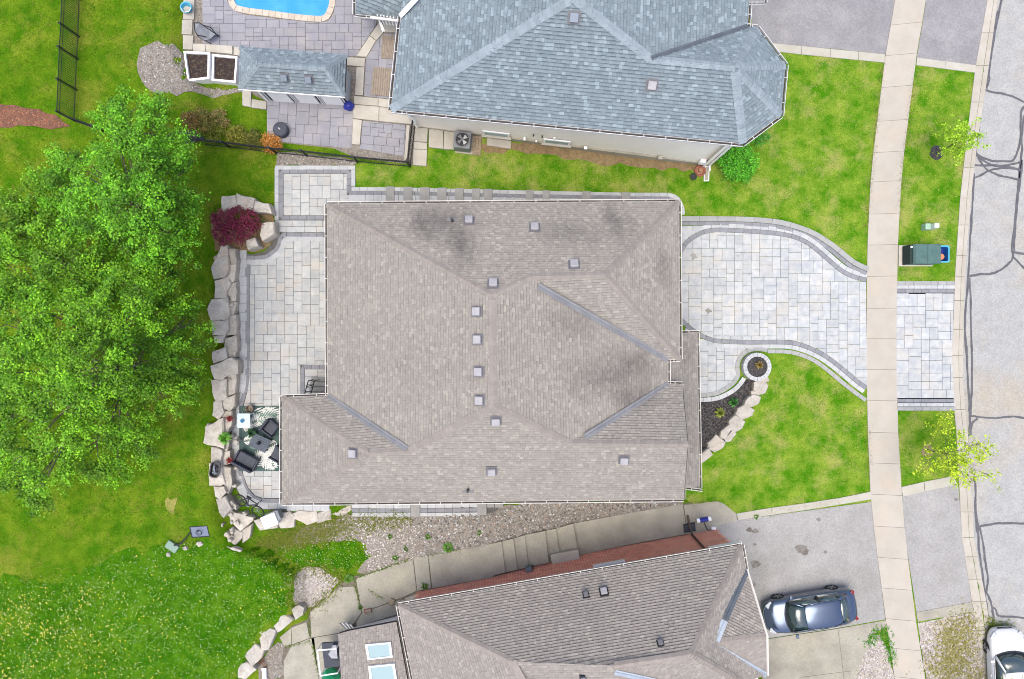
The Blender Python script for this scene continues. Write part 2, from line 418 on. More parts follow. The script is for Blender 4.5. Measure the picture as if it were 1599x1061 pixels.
# ------------------------------------------------------------------ ground
def ground():
    xs = np.unique(np.concatenate([[-400, -200, -100, -60, -40], np.arange(-32, 32.01, .25), [40, 60, 100, 200, 400]]))
    ys = np.unique(np.concatenate([[-400, -200, -100, -60, -35], np.arange(-24, 24.01, .25), [35, 60, 100, 200, 400]]))
    X, Y = np.meshgrid(xs, ys); Z = gz(X, Y)
    V = np.stack([X.ravel(), Y.ravel(), Z.ravel()], 1); nx, ny = len(xs), len(ys)
    i = np.arange(nx - 1)[None, :] + np.arange(ny - 1)[:, None] * nx; i = i.ravel()
    quick('ground', V, np.stack([i, i + 1, i + nx + 1, i + nx], 1), m_back, kind='structure', smooth=True)
ground()
sheet('front_lawn', [(575, -60), (1560, -60), (1500, 300), (1488, 620), (1520, 940), (1535, 1010), (1350, 1000), (1130, 790), (1075, 785), (1000, 700), (560, 330), (552, 258), (640, 250)], .012, m_front, amp=.12, seed=2, excl=False)
WILD = [(-60, 908), (40, 905), (132, 902), (148, 876), (212, 863), (246, 855), (300, 848), (345, 856), (400, 862), (440, 852), (500, 848), (555, 843), (572, 868), (560, 884), (542, 894), (520, 892), (496, 884), (470, 892), (458, 905), (456, 950), (440, 962), (412, 985), (385, 1030), (372, 1075), (372, 1120), (-60, 1120)]
sheet('unmown_meadow', WILD, .016, m_wild, amp=.4, seed=4, excl=False)

# gravel, dirt and mulch
R5 = (400, 760, 3.525); R6 = (800, 760, 3.525); R7 = (1300, 540, 3.536); R8 = (1250, 780, 3.777); RF = (1000, 300, 3.5375); RG = (1000, 500, 3.537); RP = (300, 240, 3.537); RQ = (300, 540, 3.537); RN = (270, 0, 4.)
sheet('side_gravel', [(455, 848), (470, 828), (540, 806), (640, 804), (760, 800), (820, 785), (950, 782), (1064, 780), (1068, 790), (1000, 803), (896, 820), (770, 852), (650, 876), (570, 897), (556, 892), (580, 870), (562, 842)], .03, m_grav, amp=.12, seed=5)
sheet('gravel_bed', [(459, 898), (480, 887), (500, 886), (520, 897), (531, 905), (512, 930), (485, 950), (470, 952), (460, 935)], .032, m_grav2, amp=.12, seed=6)
sheet('gravel_bed.001', ZO(R5, [(20, 960), (70, 900), (120, 850), (155, 860), (150, 960), (160, 1040), (60, 1075), (10, 1075)]), .032, m_grav, amp=.08, seed=7)
sheet('gravel_circle', [(235, 67), (270, 70), (288, 82), (297, 98), (300, 128), (330, 140), (380, 140), (384, 147), (300, 146), (265, 148), (238, 145), (220, 126), (214, 100), (221, 78)], .03, m_grav, amp=.12, seed=8)
sheet('gravel_wedge', ZO(R8, [(430, 800), (470, 800), (505, 860), (535, 960), (552, 1090), (290, 1090), (350, 960), (395, 850)]), .03, m_grav2, amp=.06, seed=9)
sheet('gravel_verge', ZO(R8, [(690, 730), (1020, 660), (1060, 840), (1110, 1090), (740, 1090)]), .03, m_grav2, amp=.06, seed=10)
sheet('fence_gravel', [(433, 238), (470, 240), (560, 250), (555, 259), (430, 259)], .03, m_grav, amp=.06, seed=11)
sheet('wall_dirt', [(745, 228), (800, 222), (900, 232), (1000, 244), (1100, 258), (1100, 270), (1000, 262), (870, 246), (810, 236), (760, 240)], .03, m_dirt, amp=.14, seed=12)
sheet('red_mulch_bed', [(-40, 165), (22, 163), (60, 172), (88, 180), (112, 199), (80, 201), (30, 198), (-40, 199)], .04, m_rmulch, amp=.08, seed=13)
sheet('fence_bed', [(258, 210), (290, 205), (318, 212), (322, 220), (300, 224), (262, 222)], .03, m_mulch, amp=.1, seed=14)
sheet('front_mulch_bed', [(1080, 626), (1122, 622), (1150, 609), (1163, 592), (1186, 594), (1182, 610), (1168, 632), (1132, 682), (1080, 716)], .02, m_mulch)
sheet('shrub_soil', [(372, 350), (425, 330), (430, 362), (422, 382), (400, 395), (372, 392), (335, 392), (330, 340), (350, 318)], .03, m_dirt, amp=.05, seed=15)

# ------------------------------------------------------------------ road, kerb, sidewalk
road = sheet('road', KR + [(2000, 1500), (2000, -400)], .004, m_road)
SEALS = []
R5b = (1250, 0, 3.536); R6b = (1300, 250, 3.536)
for R_, L_ in ((R5b, [[(1110, 0), (1095, 70), (1065, 220), (1045, 350), (1030, 440), (1018, 490), (1000, 560), (985, 700), (975, 760), (968, 850)],
    [(1090, 60), (1060, 190), (1058, 260), (1040, 400), (1043, 440), (1025, 490)], [(1015, 495), (1050, 508), (1120, 520), (1170, 535), (1290, 590)],
    [(1290, 560), (1234, 590), (1215, 640), (1215, 760), (1195, 840), (1170, 890), (1110, 890), (1060, 890), (1000, 870), (962, 840)],
    [(1234, 640), (1220, 750), (1222, 830), (1210, 930), (1200, 1061)], [(950, 915), (1000, 915), (1100, 915), (1200, 935)],
    [(965, 855), (1010, 890), (1080, 920), (1160, 910), (1215, 895)], [(980, 870), (1020, 930), (1070, 960), (1120, 975), (1210, 995)],
    [(960, 985), (1010, 960), (1050, 940), (1130, 930), (1215, 940)], [(958, 960), (950, 1061)], [(1225, 900), (1212, 1000), (1205, 1061)]]),
  (R6b, [[(780, 75), (775, 200), (765, 350), (757, 500), (748, 640), (740, 760), (730, 900), (738, 1061)], [(755, 650), (762, 780), (762, 900), (770, 1061)],
    [(1045, 0), (1020, 200), (1005, 350), (990, 480), (1000, 510), (1100, 525)], [(1030, 100), (1018, 250), (1005, 420), (1003, 500), (1030, 515), (1100, 520)],
    [(755, 640), (820, 632), (880, 628), (930, 605), (970, 575), (995, 540), (990, 500)], [(1000, 540), (1030, 570), (1100, 640)]]),
  (R7, [[(738, 0), (745, 150), (752, 300), (758, 400), (752, 500)], [(768, 0), (770, 150), (765, 300), (760, 390)], [(760, 388), (820, 395), (900, 400), (1000, 392), (1100, 408)],
    [(800, 402), (770, 430), (760, 500)], [(780, 720), (790, 800), (788, 900), (795, 1000), (805, 1061)], [(800, 1000), (850, 990), (950, 980), (1100, 984)]]),
  (R8, [[(1030, 0), (1035, 80), (1048, 170), (1050, 280), (1070, 420), (1085, 540), (1100, 650), (1108, 780)], [(1055, 165), (1075, 260), (1090, 380), (1105, 480), (1095, 540), (1115, 590), (1130, 640), (1140, 730)],
    [(1125, 635), (1150, 650), (1160, 680), (1185, 690), (1250, 692), (1400, 712)]])):
    for l in L_: SEALS.append(ZO(R_, l))
for i, l in enumerate(SEALS):
    rr = random.Random(i); pts = [Vector(G(*p)) for p in smooth_px(l, 4)]; b = MB(); L0 = []; R0 = []
    for k, p in enumerate(pts):
        d = pts[min(k + 1, len(pts) - 1)] - pts[max(k - 1, 0)]; n = Vector((-d.y, d.x, 0)).normalized(); w_ = rr.uniform(.042, .066)
        q = p + n * rr.uniform(-.015, .015); z_ = float(gz(q.x, q.y)) + .010 + .0011 * (i % 9)
        L0.append((q.x + n.x * w_, q.y + n.y * w_, z_)); R0.append((q.x - n.x * w_, q.y - n.y * w_, z_))
    for k in range(len(pts) - 1): b.face([R0[k], R0[k + 1], L0[k + 1], L0[k]])
    b.build('crack_seal', m_seal, road)
EXCL.append(KL + KR[::-1])
def interp(line, y):
    return float(np.interp(y, [p[1] for p in line], [p[0] for p in line]))
kerb = sheet('kerb', [(x - 1, y) for x, y in KL] + [(x + 1, y) for x, y in KR[::-1]], -.16, m_joint)
ky = [-300, -200, -110, -60, 0, 52, 103, 160, 215, 262, 310, 352, 400, 432, 470, 515, 556, 590, 640, 672, 710, 752, 800, 840, 870, 905, 940, 985, 1030, 1075, 1130, 1200, 1400]
for y0, y1 in zip(ky[:-1], ky[1:]):
    y1 -= .6
    def lerp(t, y): return (interp(KL, y) * (1 - t) + interp(KR, y) * t, y)
    a_ = [P(*lerp(0, y0), .03), P(*lerp(0, y1), .03), P(*lerp(.6, y1), .03), P(*lerp(.6, y0), .03)]
    b = MB(); b.hexa([(p.x, p.y, -.14) for p in a_], [(p.x, p.y, .045) for p in a_])
    q = [P(*lerp(.62, y0), -.07), P(*lerp(.62, y1), -.07), P(*lerp(1, y1), -.09), P(*lerp(1, y0), -.09)]
    b.hexa([(p.x, p.y, -.2) for p in q], [(p.x, p.y, z) for p, z in zip(q, (-.05, -.05, -.085, -.085))])
    b.build('kerb_stone', m_curb, kerb)
SWL = [(1462, -400), (1406, -60), (1396.8, 0), (1382, 85), (1361.6, 250), (1357.7, 300), (1353.7, 392), (1352, 550), (1354.6, 676), (1358.5, 770), (1365.6, 840), (1382.4, 968), (1396.4, 1061), (1410, 1140), (1470, 1500)]
SWR = [(1511, -400), (1455, -60), (1445.7, 0), (1431, 85), (1409.7, 250), (1405.5, 300), (1401, 392), (1398.6, 550), (1401.8, 676), (1407.5, 770), (1413, 840), (1429.5, 968), (1444.6, 1061), (1459, 1140), (1519, 1500)]
walk = sheet('sidewalk', [(x + .4, y) for x, y in SWL] + [(x - .4, y) for x, y in SWR[::-1]], .028, m_joint)
sy = [-200, -156, -108, -58, -10, 38, 86, 136, 189, 238, 284, 334.5, 383, 432, 482, 529.5, 577.6, 626, 676, 724, 773, 823, 872, 920, 968, 1014, 1059, 1106, 1153, 1200]
for y0, y1 in zip(sy[:-1], sy[1:]):
    sl_ = lambda y, L, d: (interp(L, y), y + d * (-1 if False else 1))
    tl = -3.5 * (530 - (y0)) / 530 * -1
    tilt = lambda y: (y - 530) / 530 * -5.0
    slab_piece(walk, [(interp(SWL, y0), y0 - tilt(y0) * -.5), (interp(SWR, y0), y0 + tilt(y0) * -.5), (interp(SWR, y1 - .45), y1 - .45 + tilt(y1) * -.5), (interp(SWL, y1 - .45), y1 - .45 - tilt(y1) * -.5)], .048, .05, m_walk)

# ------------------------------------------------------------------ neighbour driveways
nd = sheet('asphalt_driveway', [(1150, -120), (1418, -120), (1397, 0), (1382, 85.5), (1300, 77), (1206, 69), (1175, 40)], .03, m_asph)
for x0, x1 in ((1206, 1251), (1251, 1296), (1296, 1340), (1340, 1381)):
    f = lambda x: 68.6 + (x - 1206) * .0985
    slab_piece(nd, [(x0, f(x0)), (x1 - .4, f(x1)), (x1 - .6, f(x1) + 12.8), (x0 + (6 if x0 == 1206 else 0), f(x0) + 12.8)], .06, .1, m_band, 'concrete_edging')
EXCL.append([(1206, 68), (1382, 85), (1379, 99), (1206, 82)])
na = sheet('driveway_apron', [(1464, -120), (1560, -120), (1542, 0), (1523.5, 103), (1431, 91), (1446, 0)], .03, m_asph)
for x0, x1 in ((1431, 1476), (1476, 1523)):
    f = lambda x: 91 + (x - 1431) * .128
    slab_piece(na, [(x0, f(x0)), (x1 - .4, f(x1)), (x1 - 1, f(x1) + 11.5), (x0 - 1, f(x0) + 11.5)], .055, .1, m_band, 'concrete_edging')
EXCL.append([(1431, 91), (1524, 103), (1523, 115), (1429, 103)])
sd = sheet('asphalt_driveway.001', [(1100, 822), (1152, 812), (1360, 784), (1366, 840), (1382, 967), (1300, 982), (1190, 998), (1165, 890)], .03, m_asph2)
sb = [(1152, 812, 1150, 802), (1205, 804, 1204, 793), (1257, 796.5, 1256, 786), (1310, 788, 1309, 778), (1361, 779.5, 1359, 768)]
for p, q in zip(sb[:-1], sb[1:]):
    slab_piece(sd, [(p[0], p[1]), (q[0] - .4, q[1]), (q[2] - .4, q[3]), (p[2], p[3])], .055, .1, m_band, 'concrete_edging')
EXCL.append([(1150, 802), (1359, 768), (1361, 782), (1152, 814)])
sa = sheet('driveway_apron.001', ZO(R7, [(383, 830), (500, 805), (690, 765), (715, 1000)]) + [(1517, 940), (1513, 945), (1431, 957), (1413, 840)], .03, m_asph2)
slab_piece(sa, ZO(R7, [(379, 780), (500, 752), (505, 805), (385, 832)]), .055, .1, m_band, 'concrete_edging')
slab_piece(sa, ZO(R7, [(503, 751), (660, 720), (688, 765), (508, 804)]), .055, .1, m_band, 'concrete_edging')
slab_piece(sa, ZO(R8, [(680, 665), (1005, 605), (1018, 660), (690, 720)]), .05, .1, m_conc, 'concrete_edging')
EXCL.append(ZO(R7, [(379, 778), (670, 715), (692, 765), (385, 832)])); EXCL.append(ZO(R8, [(680, 665), (1005, 605), (1018, 665), (690, 722)]))
st0 = [(1179, 829, 5), (1178, 850, 3), (1179, 881, 8), (1250, 857, 9), (1256, 862, 7), (1278, 811, 3.5), (1170, 827, 5), (1288, 862, 3), (1492, 780, 3), (1175, 913, 5), (1083, 401, 4.5), (1106, 486, 4), (1152, 400, 1.5)]
st_ = [q for q in st0 if q[1] > 600]
for i, (x, y, r) in enumerate(st_):
    o = sheet('oil_stain', [(x + r * math.cos(t) * (1 + .3 * math.sin(3 * t + i)), y + r * .75 * math.sin(t)) for t in [k * .52 for k in range(12)]], .036 + .002 * i, mat('stain%d' % i, S(*[(118, 112, 106), (132, 126, 120)][i % 2]), S(150, 145, 140), s=5), parent=sd if x < 1400 else sa, excl=False)
sl2 = sheet('concrete_pad', [(1190, 999), (1300, 983), (1383, 968.5), (1386, 978), (1372, 985), (1360, 995), (1347, 1030), (1334, 1075), (1330, 1120), (1190, 1120)], .034, m_conc)
b = MB()
for l in ([(1309, 985), (1318, 1061), (1322, 1100)], [(1250, 1058), (1330, 1048)]):
    pts = [Vector(G(*p, .037)) for p in l]
    for p, q in zip(pts[:-1], pts[1:]):
        d = q - p; n = Vector((-d.y, d.x, 0)).normalized() * .012; b.face([p - n, q - n, q + n, p + n])
b.build('control_joint', m_joint, sl2)

# ------------------------------------------------------------------ paved driveway of the main house
up_out = [(1063.6, 336.7), (1100, 336.8), (1141, 337.6), (1180, 339), (1215, 341.8), (1243, 347), (1265, 355.5), (1282.7, 366.4), (1311, 387.6), (1324, 397), (1336, 404.6), (1352.6, 409.7)]
dk2 = [(1063.6, 349.5), (1100, 349.3), (1150, 349.8), (1190, 351.8), (1226, 357), (1263, 369.6), (1280, 379.5), (1297, 391), (1325, 414), (1338, 421.5), (1352.4, 427.5)]
dk1 = [(1062, 394), (1068, 384), (1075, 376), (1093, 365), (1113, 360), (1141, 360.2), (1198, 363.6), (1234.6, 369), (1260, 379.6), (1282.7, 397), (1311, 421.5), (1333.6, 433), (1352.3, 437.5)]
lw1 = [(1062, 499), (1076, 512), (1090.5, 522), (1107.4, 529.7), (1124.4, 533.2), (1169.6, 534.8), (1226, 534.8), (1254, 540.3), (1282.7, 553), (1305, 568.6), (1325, 585), (1339, 596.8), (1352, 606)]
lw2 = [(1198, 548), (1232, 549), (1260, 557), (1282.7, 570), (1305, 588), (1328, 607), (1352, 624.5)]
wb = [(1092, 617.5), (1106, 616.5), (1121.6, 613.3), (1138.5, 603.5), (1148, 594), (1152.4, 584), (1151, 574), (1153, 563), (1160, 553), (1172, 546.5), (1185, 545.5), (1198, 547)]
drv = sheet('driveway', up_out + [(1352, 450), (1351.5, 610), (1352, 628), (1340, 618), (1320, 603), (1305, 591), (1282.7, 573), (1260, 560), (1232, 552), (1198, 551), (1195, 560), (1160, 592), (1147, 609), (1121, 622), (1070, 626), (1050, 560), (1050, 337)], .01, m_bed)
sm = lambda l, k=4: smooth_px(l, k)
def off_px(l, d):
    o = []
    for i, p in enumerate(l):
        a_ = Vector(l[max(i - 1, 0)]); c_ = Vector(l[min(i + 1, len(l) - 1)]); t = (c_ - a_).normalized(); n = Vector((-t.y, t.x)); o.append((p[0] + n.x * d, p[1] + n.y * d))
    return o
U1, L1, D2, W1, L2 = sm(dk1), sm(lw1), sm(dk2), sm(wb), sm(lw2)
paver_field(drv, off_px(U1, 3.6) + [(1352, 520)] + off_px(L1, -3.6)[::-1] + [(1062, 450)], .217, m_pav, seed=21)
course(drv, U1, -.105, .105, .42, m_pavd, seed=1)
course(drv, L1, -.105, .105, .42, m_pavd, seed=2)
course(drv, U1, .12, .33, .42, m_pavl, seed=4)
course(drv, D2, -.10, .09, .42, m_pavd, seed=5)
course(drv, D2, .105, .36, .9, m_pavg, seed=6, dz=.11, th=.12, name='border_cap')
course(drv, L1[14:], -.12, -.33, .42, m_pavl, seed=7)
course(drv, L2, .07, -.13, .42, m_pavg, seed=8)
paver_field(drv, [(1062, 353), (1106, 353), (1090, 360), (1076, 369), (1066, 379), (1062, 386)], .217, m_pav, seed=22)
paver_field(drv, [(1070, 512)] + off_px(L1, 3.6)[8:] [:16] + [(1164, 542)] + [(x, y) for x, y in off_px(W1, -3.4)[::-1] if x < 1165] + [(1066, 613)], .217, m_pav, seed=23)
course(drv, W1, .105, -.105, .36, m_pavg, seed=9)
course(drv, sm([(1085, 624.5), (1106, 623.6), (1121.6, 621), (1136, 614.5), (1147, 607.5), (1156, 598), (1161, 590)]), .10, -.12, .4, m_pavl, seed=10, dz=.1, th=.14, name='border_cap')
EXCL.append([(1090, 545), (1205, 545), (1205, 600), (1165, 640), (1090, 720)])
for i, (x, y, r) in enumerate([q for q in st0 if q[1] < 600]):
    sheet('stain', [(x + r * math.cos(t) * (1 + .5 * math.sin(4 * t + i)), y + r * math.sin(t) * (1 + .3 * math.cos(3 * t))) for t in [k * .35 for k in range(18)]], .068 + .003 * i, mat('paver_stain%d' % i, S(142, 140, 132), S(182, 182, 172), s=6), parent=drv, excl=False)
ap = sheet('paved_apron', [(1400, 440), (1491, 440), (1488, 620), (1492.5, 641.5), (1401.5, 641.5), (1398.6, 550)], .012, m_bed)
paver_field(ap, [(1399.6, 458.5), (1488.5, 458.5), (1486, 560), (1488.5, 622), (1400, 622), (1398.8, 550)], .217, m_pav, seed=24)
course(ap, [(1400, 442.5), (1490, 442.5)], -.1, .1, .42, m_pavg, seed=11); course(ap, [(1400, 448.6), (1490, 448.6)], -.09, .09, .3, m_pavl, seed=12); course(ap, [(1400, 454.8), (1489, 454.8)], -.09, .09, .42, m_pavd, seed=13)
course(ap, [(1400, 626), (1489, 626)], -.09, .09, .42, m_pavd, seed=14); course(ap, [(1401, 632.3), (1490, 632.3)], -.09, .09, .3, m_pavl, seed=15); course(ap, [(1401, 638.6), (1491, 638.6)], -.09, .09, .42, m_pavg, seed=16)

# ------------------------------------------------------------------ patio of the main house and the side paths
pat = sheet('patio', [(429.5, 259.2), (555.3, 259.2), (555.3, 292), (620, 293), (800, 298), (1044, 301.8), (1058, 308), (1068.5, 325), (1068.5, 345), (1050, 345), (520, 340), (520, 640), (455, 640), (455, 780), (515, 780), (515, 798), (441, 798.5), (404.6, 795), (382, 783), (368, 763), (361, 735), (361, 653), (368, 622), (370, 590), (370, 390), (393, 398), (413, 392.7), (424, 381), (430, 364), (429.5, 345)], .01, m_bed)
nb = [(506, 340.4), (439.5, 340.4), (439.5, 268.3), (545.2, 268.3), (545.2, 301.6), (620, 302), (800, 306.5), (1040, 310.5), (1054, 316), (1060, 326)]
course(pat, nb[:2], -.1, .1, .42, m_pavd, seed=30); course(pat, nb[1:3], -.1, .1, .42, m_pavd, seed=31); course(pat, nb[2:4], -.1, .1, .42, m_pavd, seed=32); course(pat, nb[3:5], -.1, .1, .42, m_pavd, seed=33)
course(pat, nb[4:7], -.1, .1, .42, m_pavd, seed=34); course(pat, sm(nb[6:]), -.1, .1, .42, m_pavd, seed=35)
course(pat, [(432.5, 344), (432.5, 262.4)], -.1, .1, .42, m_pavl, seed=36); course(pat, [(430, 262.4), (555, 262.4)], -.1, .1, .42, m_pavl, seed=37); course(pat, [(552, 265.6), (552, 292)], -.1, .1, .42, m_pavl, seed=38)
course(pat, [(549, 295.6), (620, 296), (800, 300.5), (1042, 304.4)], -.1, .09, .42, m_pavl, seed=39); course(pat, sm([(1042, 304.4), (1057, 310), (1065, 325), (1066, 336)]), -.1, .1, .42, m_pavl, seed=40)
course(pat, [(545, 311), (620, 311.5), (800, 315), (1040, 318)], -.2, .2, .42, m_pavl, seed=41)
paver_field(pat, [(443, 272), (541.8, 272), (541.8, 305), (560, 307), (560, 322), (513, 322), (513, 337), (443, 337)], .217, m_pav2, seed=42)
paver_field(pat, [(430, 344), (512, 344), (512, 363.5), (436, 363.5), (430, 358)], .3, m_pav2, sizes=((2, 1), (3, 1)), seed=43)
pb = sm([(506, 367.2), (470, 367.2), (443, 367.2), (438.5, 371), (434, 387), (421.6, 398), (410, 402.6), (386.6, 402.8)])
course(pat, pb, -.1, .1, .36, m_pavd, seed=44)
pl = [(386.4, 406), (386.6, 480), (387, 540), (386.5, 592), (383, 612), (377, 633), (374.5, 660), (374.5, 725), (377.7, 743.6), (384.8, 763), (397.5, 777), (413, 781.7), (448, 781.7)]
PL = sm(pl)
course(pat, PL, .1, -.1, .42, m_pavd, seed=45)
course(pat, off_px(pb, -6.8), -.12, .12, .42, m_pavl, seed=46)
course(pat, sm([(378.2, 391), (378.2, 480), (378.6, 540), (378, 592), (374.5, 612), (368.5, 633), (367.3, 660), (367.3, 727), (370, 745), (378, 768), (393, 784.5), (412, 790), (448, 790)]), .24, -.14, .45, m_pavl, seed=47)
paver_field(pat, [(390.3, 406.5), (412, 406.3), (424, 401.5), (437, 390), (442, 373), (446, 371), (512, 371), (512, 570), (469.5, 570), (469.5, 620), (452, 640), (452, 778), (413, 778), (399.5, 774), (388, 761), (381, 743), (378, 725), (378, 660), (381, 634), (386.6, 613), (390, 592), (390.4, 540)], .217, m_pav2, seed=48)
course(pat, [(512, 573.4), (473, 573.4), (473, 622)], -.1, .1, .42, m_pavd, seed=49)
paver_field(pat, [(476.5, 577), (512, 577), (512, 622), (476.5, 622)], .217, m_pav2, seed=50)
course(pat, [(448, 792.5), (515, 792.5)], -.18, .18, .42, m_pavl, seed=51)
# stepping slabs, higher towards the back yard
for x0, x1 in ((603, 616), (630, 644), (656, 671), (683, 697), (711, 724), (737, 749.5), (756, 769), (821, 833), (847, 858), (909, 922), (970, 984)):
    yo = 291 + (x0 - 600) * .025
    slab_piece(pat, [(x0, yo + 1), (x1, yo + 1), (x1, yo + 26), (x0, yo + 26)], .12, .2, m_step, 'step_slab', bevel=.012)
sp = sheet('side_path', [(549.5, 786), (760, 784), (788, 783), (786, 793), (760, 805), (549.5, 807)], .012, m_bed)
course(sp, [(549.5, 790), (746, 789.5)], -.11, .11, .42, m_pavl, seed=52); course(sp, [(549.5, 797), (746, 796.5)], -.1, .1, .42, m_pavd, seed=53); course(sp, [(549.5, 803.6), (746, 803)], -.09, .09, .42, m_pavl, seed=54)
for q in ([(641.7, 785), (656, 785), (656, 805.6), (641.7, 805.6)], [(745.5, 785), (760, 785), (760, 804), (745.5, 804)], [(760.6, 785), (772, 785), (772, 792), (760.6, 792)], [(772.6, 785), (786, 785), (786, 792), (772.6, 792)]):
    slab_piece(sp, q, .12, .2, m_step, 'step_slab', bevel=.012)

# ------------------------------------------------------------------ south neighbour: concrete walk and steps
cw = sheet('concrete_walk', [(485, 950), (515, 930), (532, 910), (560, 897), (645, 872), (768, 850), (901, 818), (1066, 787), (1120, 782), (1131, 787), (1150, 803), (1152, 812), (1120, 822), (1120, 840), (670, 940), (640, 1000), (500, 1120), (430, 1120), (440, 1010), (455, 978), (480, 968)], .005, m_joint)
pads = [ZO(R5, q) for q in ([(300, 690), (455, 555), (543, 548), (570, 650), (580, 690), (545, 745), (480, 800), (303, 830)], [(550, 505), (863, 398), (883, 572), (800, 610), (585, 690), (575, 648)],
    [(868, 396), (945, 380), (964, 558), (887, 572)], [(949, 379), (1284, 320), (1308, 500), (969, 560)],
    [(587, 692), (880, 592), (930, 590), (930, 640), (780, 700), (560, 770), (548, 748)], [(195, 775), (278, 745), (296, 832), (200, 868)], [(198, 872), (296, 836), (320, 832), (350, 1100), (158, 1100), (152, 960)], [(130, 830), (192, 778), (196, 866), (160, 880)], [(305, 834), (478, 804), (420, 900), (430, 1100), (356, 1100)])]
for i, q in enumerate(pads):
    if i == 3: slab_piece(cw, q, 0, .15, m_conc, z=1.1)
    else: slab_piece(cw, q, .04, .08, m_conc)
ris = [((764.5, 850.5), (769.5, 899)), ((783, 846), (789, 894)), ((801.4, 841.5), (808, 890)), ((819, 836), (825.5, 886)), ((851, 829.5), (857, 879)), ((868, 826), (875, 874)), ((895, 818), (904, 868)), ((953, 807), (961, 855)), ((1013, 796.5), (1022, 843)), ((1066, 787), (1073, 834))]
zz = [float(gz(*G(*p[0])[:2])) + .06 for p in ris]
for i, (p, q) in enumerate(zip(ris[:-1], ris[1:])):
    slab_piece(cw, [p[0], q[0], q[1], p[1]], 0, .35, m_conc, 'step' if i < 6 else 'slab', z=zz[i])
slab_piece(cw, ZO(R6, [(943, 100), (1130, 80), (1165, 95), (1232, 150), (1235, 188), (1130, 215), (1130, 238), (965, 262)]), .045, .1, m_conc)

# ------------------------------------------------------------------ north neighbour: pool terrace
npat = sheet('pool_terrace', [(288, -60), (640, -60), (640, 30), (655, 60), (655, 195), (648, 258), (560, 248), (520, 232), (418, 221), (418, 160), (380, 140), (292, 80)], .02, m_grav)
pool_px = sm([(330, -40), (368, 0), (380, 14), (420, 19), (460, 23.5), (500, 26), (508, 23), (514, 12), (516, 0), (516, -40)])
paver_field(npat, ZO(RN, [(185, -160), (345, -160), (330, -20), (352, 30), (395, 75), (450, 95), (640, 120), (900, 145), (965, 138), (1005, 95), (1018, 0), (1020, -160), (1140, -160), (1136, 92), (1270, 112), (1270, 160), (1145, 355), (1080, 358), (1080, 420), (420, 420), (420, 300), (190, 275)]), .217, m_pavn, dz=.055, sizes=((2, 2), (3, 2), (2, 2), (3, 2), (2, 1)), seed=60)
paver_field(npat, ZO(RN, [(590, 600), (1130, 640), (1118, 930), (590, 880)]), .217, m_pavn, dz=.055, rot=-.05, seed=61)
paver_field(npat, ZO(RN, [(1186, 758), (1458, 786), (1444, 980), (1170, 932)]), .217, m_pavn, dz=.055, rot=-.09, sizes=((2, 2), (3, 2), (1, 1), (2, 1)), seed=62)
paver_field(npat, ZO(RN, [(1290, 215), (1405, 215), (1370, 622), (1195, 605), (1205, 370)]), .217, m_pavn, dz=.055, rot=-.05, seed=63)
for q in ([(75, -60), (145, -60), (142, 0), (138, 130), (70, 130)], [(65, 132), (130, 132), (125, 225), (62, 222)], [(70, 228), (135, 230), (130, 318), (70, 315)], [(133, 280), (212, 282), (210, 330), (133, 325)], [(214, 283), (378, 294), (378, 345), (213, 330)], [(386, 300), (425, 303), (422, 355), (385, 350)],
          [(1318, 140), (1400, 145), (1400, 210), (1318, 206)], [(1290, 150), (1315, 213), (1272, 260), (1234, 230)], [(1232, 232), (1271, 262), (1212, 362), (1147, 360)], [(1085, 365), (1203, 370), (1200, 425), (1085, 415)], [(1150, 427), (1200, 427), (1190, 602), (1140, 600)], [(1135, 605), (1284, 620), (1284, 668), (1135, 657)], [(1286, 620), (1372, 630), (1372, 682), (1286, 670)],
          [(1130, 660), (1290, 672), (1288, 762), (1130, 745)], [(1292, 674), (1500, 700), (1490, 782), (1290, 762)], [(1128, 748), (1184, 756), (1170, 910), (1122, 905)], [(1462, 788), (1482, 790), (1464, 1010), (1446, 1005)], [(1514, 802), (1595, 806), (1590, 893), (1510, 889)], [(1508, 892), (1590, 897), (1588, 940), (1506, 934)], [(1505, 937), (1590, 942), (1585, 1042), (1500, 1036)], [(440, 560), (495, 570), (492, 675), (440, 665)], [(498, 625), (590, 640), (588, 690), (496, 678)], [(1600, 808), (1690, 812), (1690, 935), (1600, 925)], [(1694, 812), (1770, 816), (1770, 940), (1692, 937)]):
    slab_piece(npat, ZO(RN, q), .14, .2, m_cap, 'cap_slab', bevel=.015)
EXCL.append(ZO(RN, [(1500, 800), (1900, 800), (1900, 960), (1590, 960), (1585, 1045), (1500, 1040)]))
EXCL.append(ZO(RN, [(80, 280), (440, 300), (440, 560), (90, 520)]))
# ------------------------------------------------------------------ houses
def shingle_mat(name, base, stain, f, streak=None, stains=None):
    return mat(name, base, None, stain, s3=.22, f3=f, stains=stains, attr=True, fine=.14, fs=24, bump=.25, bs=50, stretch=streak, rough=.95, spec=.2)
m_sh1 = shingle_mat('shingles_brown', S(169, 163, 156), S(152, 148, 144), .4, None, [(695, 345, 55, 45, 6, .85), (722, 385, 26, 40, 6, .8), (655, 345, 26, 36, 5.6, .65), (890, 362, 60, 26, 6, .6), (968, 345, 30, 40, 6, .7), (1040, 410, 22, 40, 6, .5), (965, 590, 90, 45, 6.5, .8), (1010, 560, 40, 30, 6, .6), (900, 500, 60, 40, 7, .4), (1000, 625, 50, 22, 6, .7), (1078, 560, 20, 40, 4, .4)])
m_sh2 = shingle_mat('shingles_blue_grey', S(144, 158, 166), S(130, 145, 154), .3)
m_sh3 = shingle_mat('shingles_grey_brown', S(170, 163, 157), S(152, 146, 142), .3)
m_sh4 = shingle_mat('shingles_shed', S(150, 163, 172), S(128, 142, 150), .4)
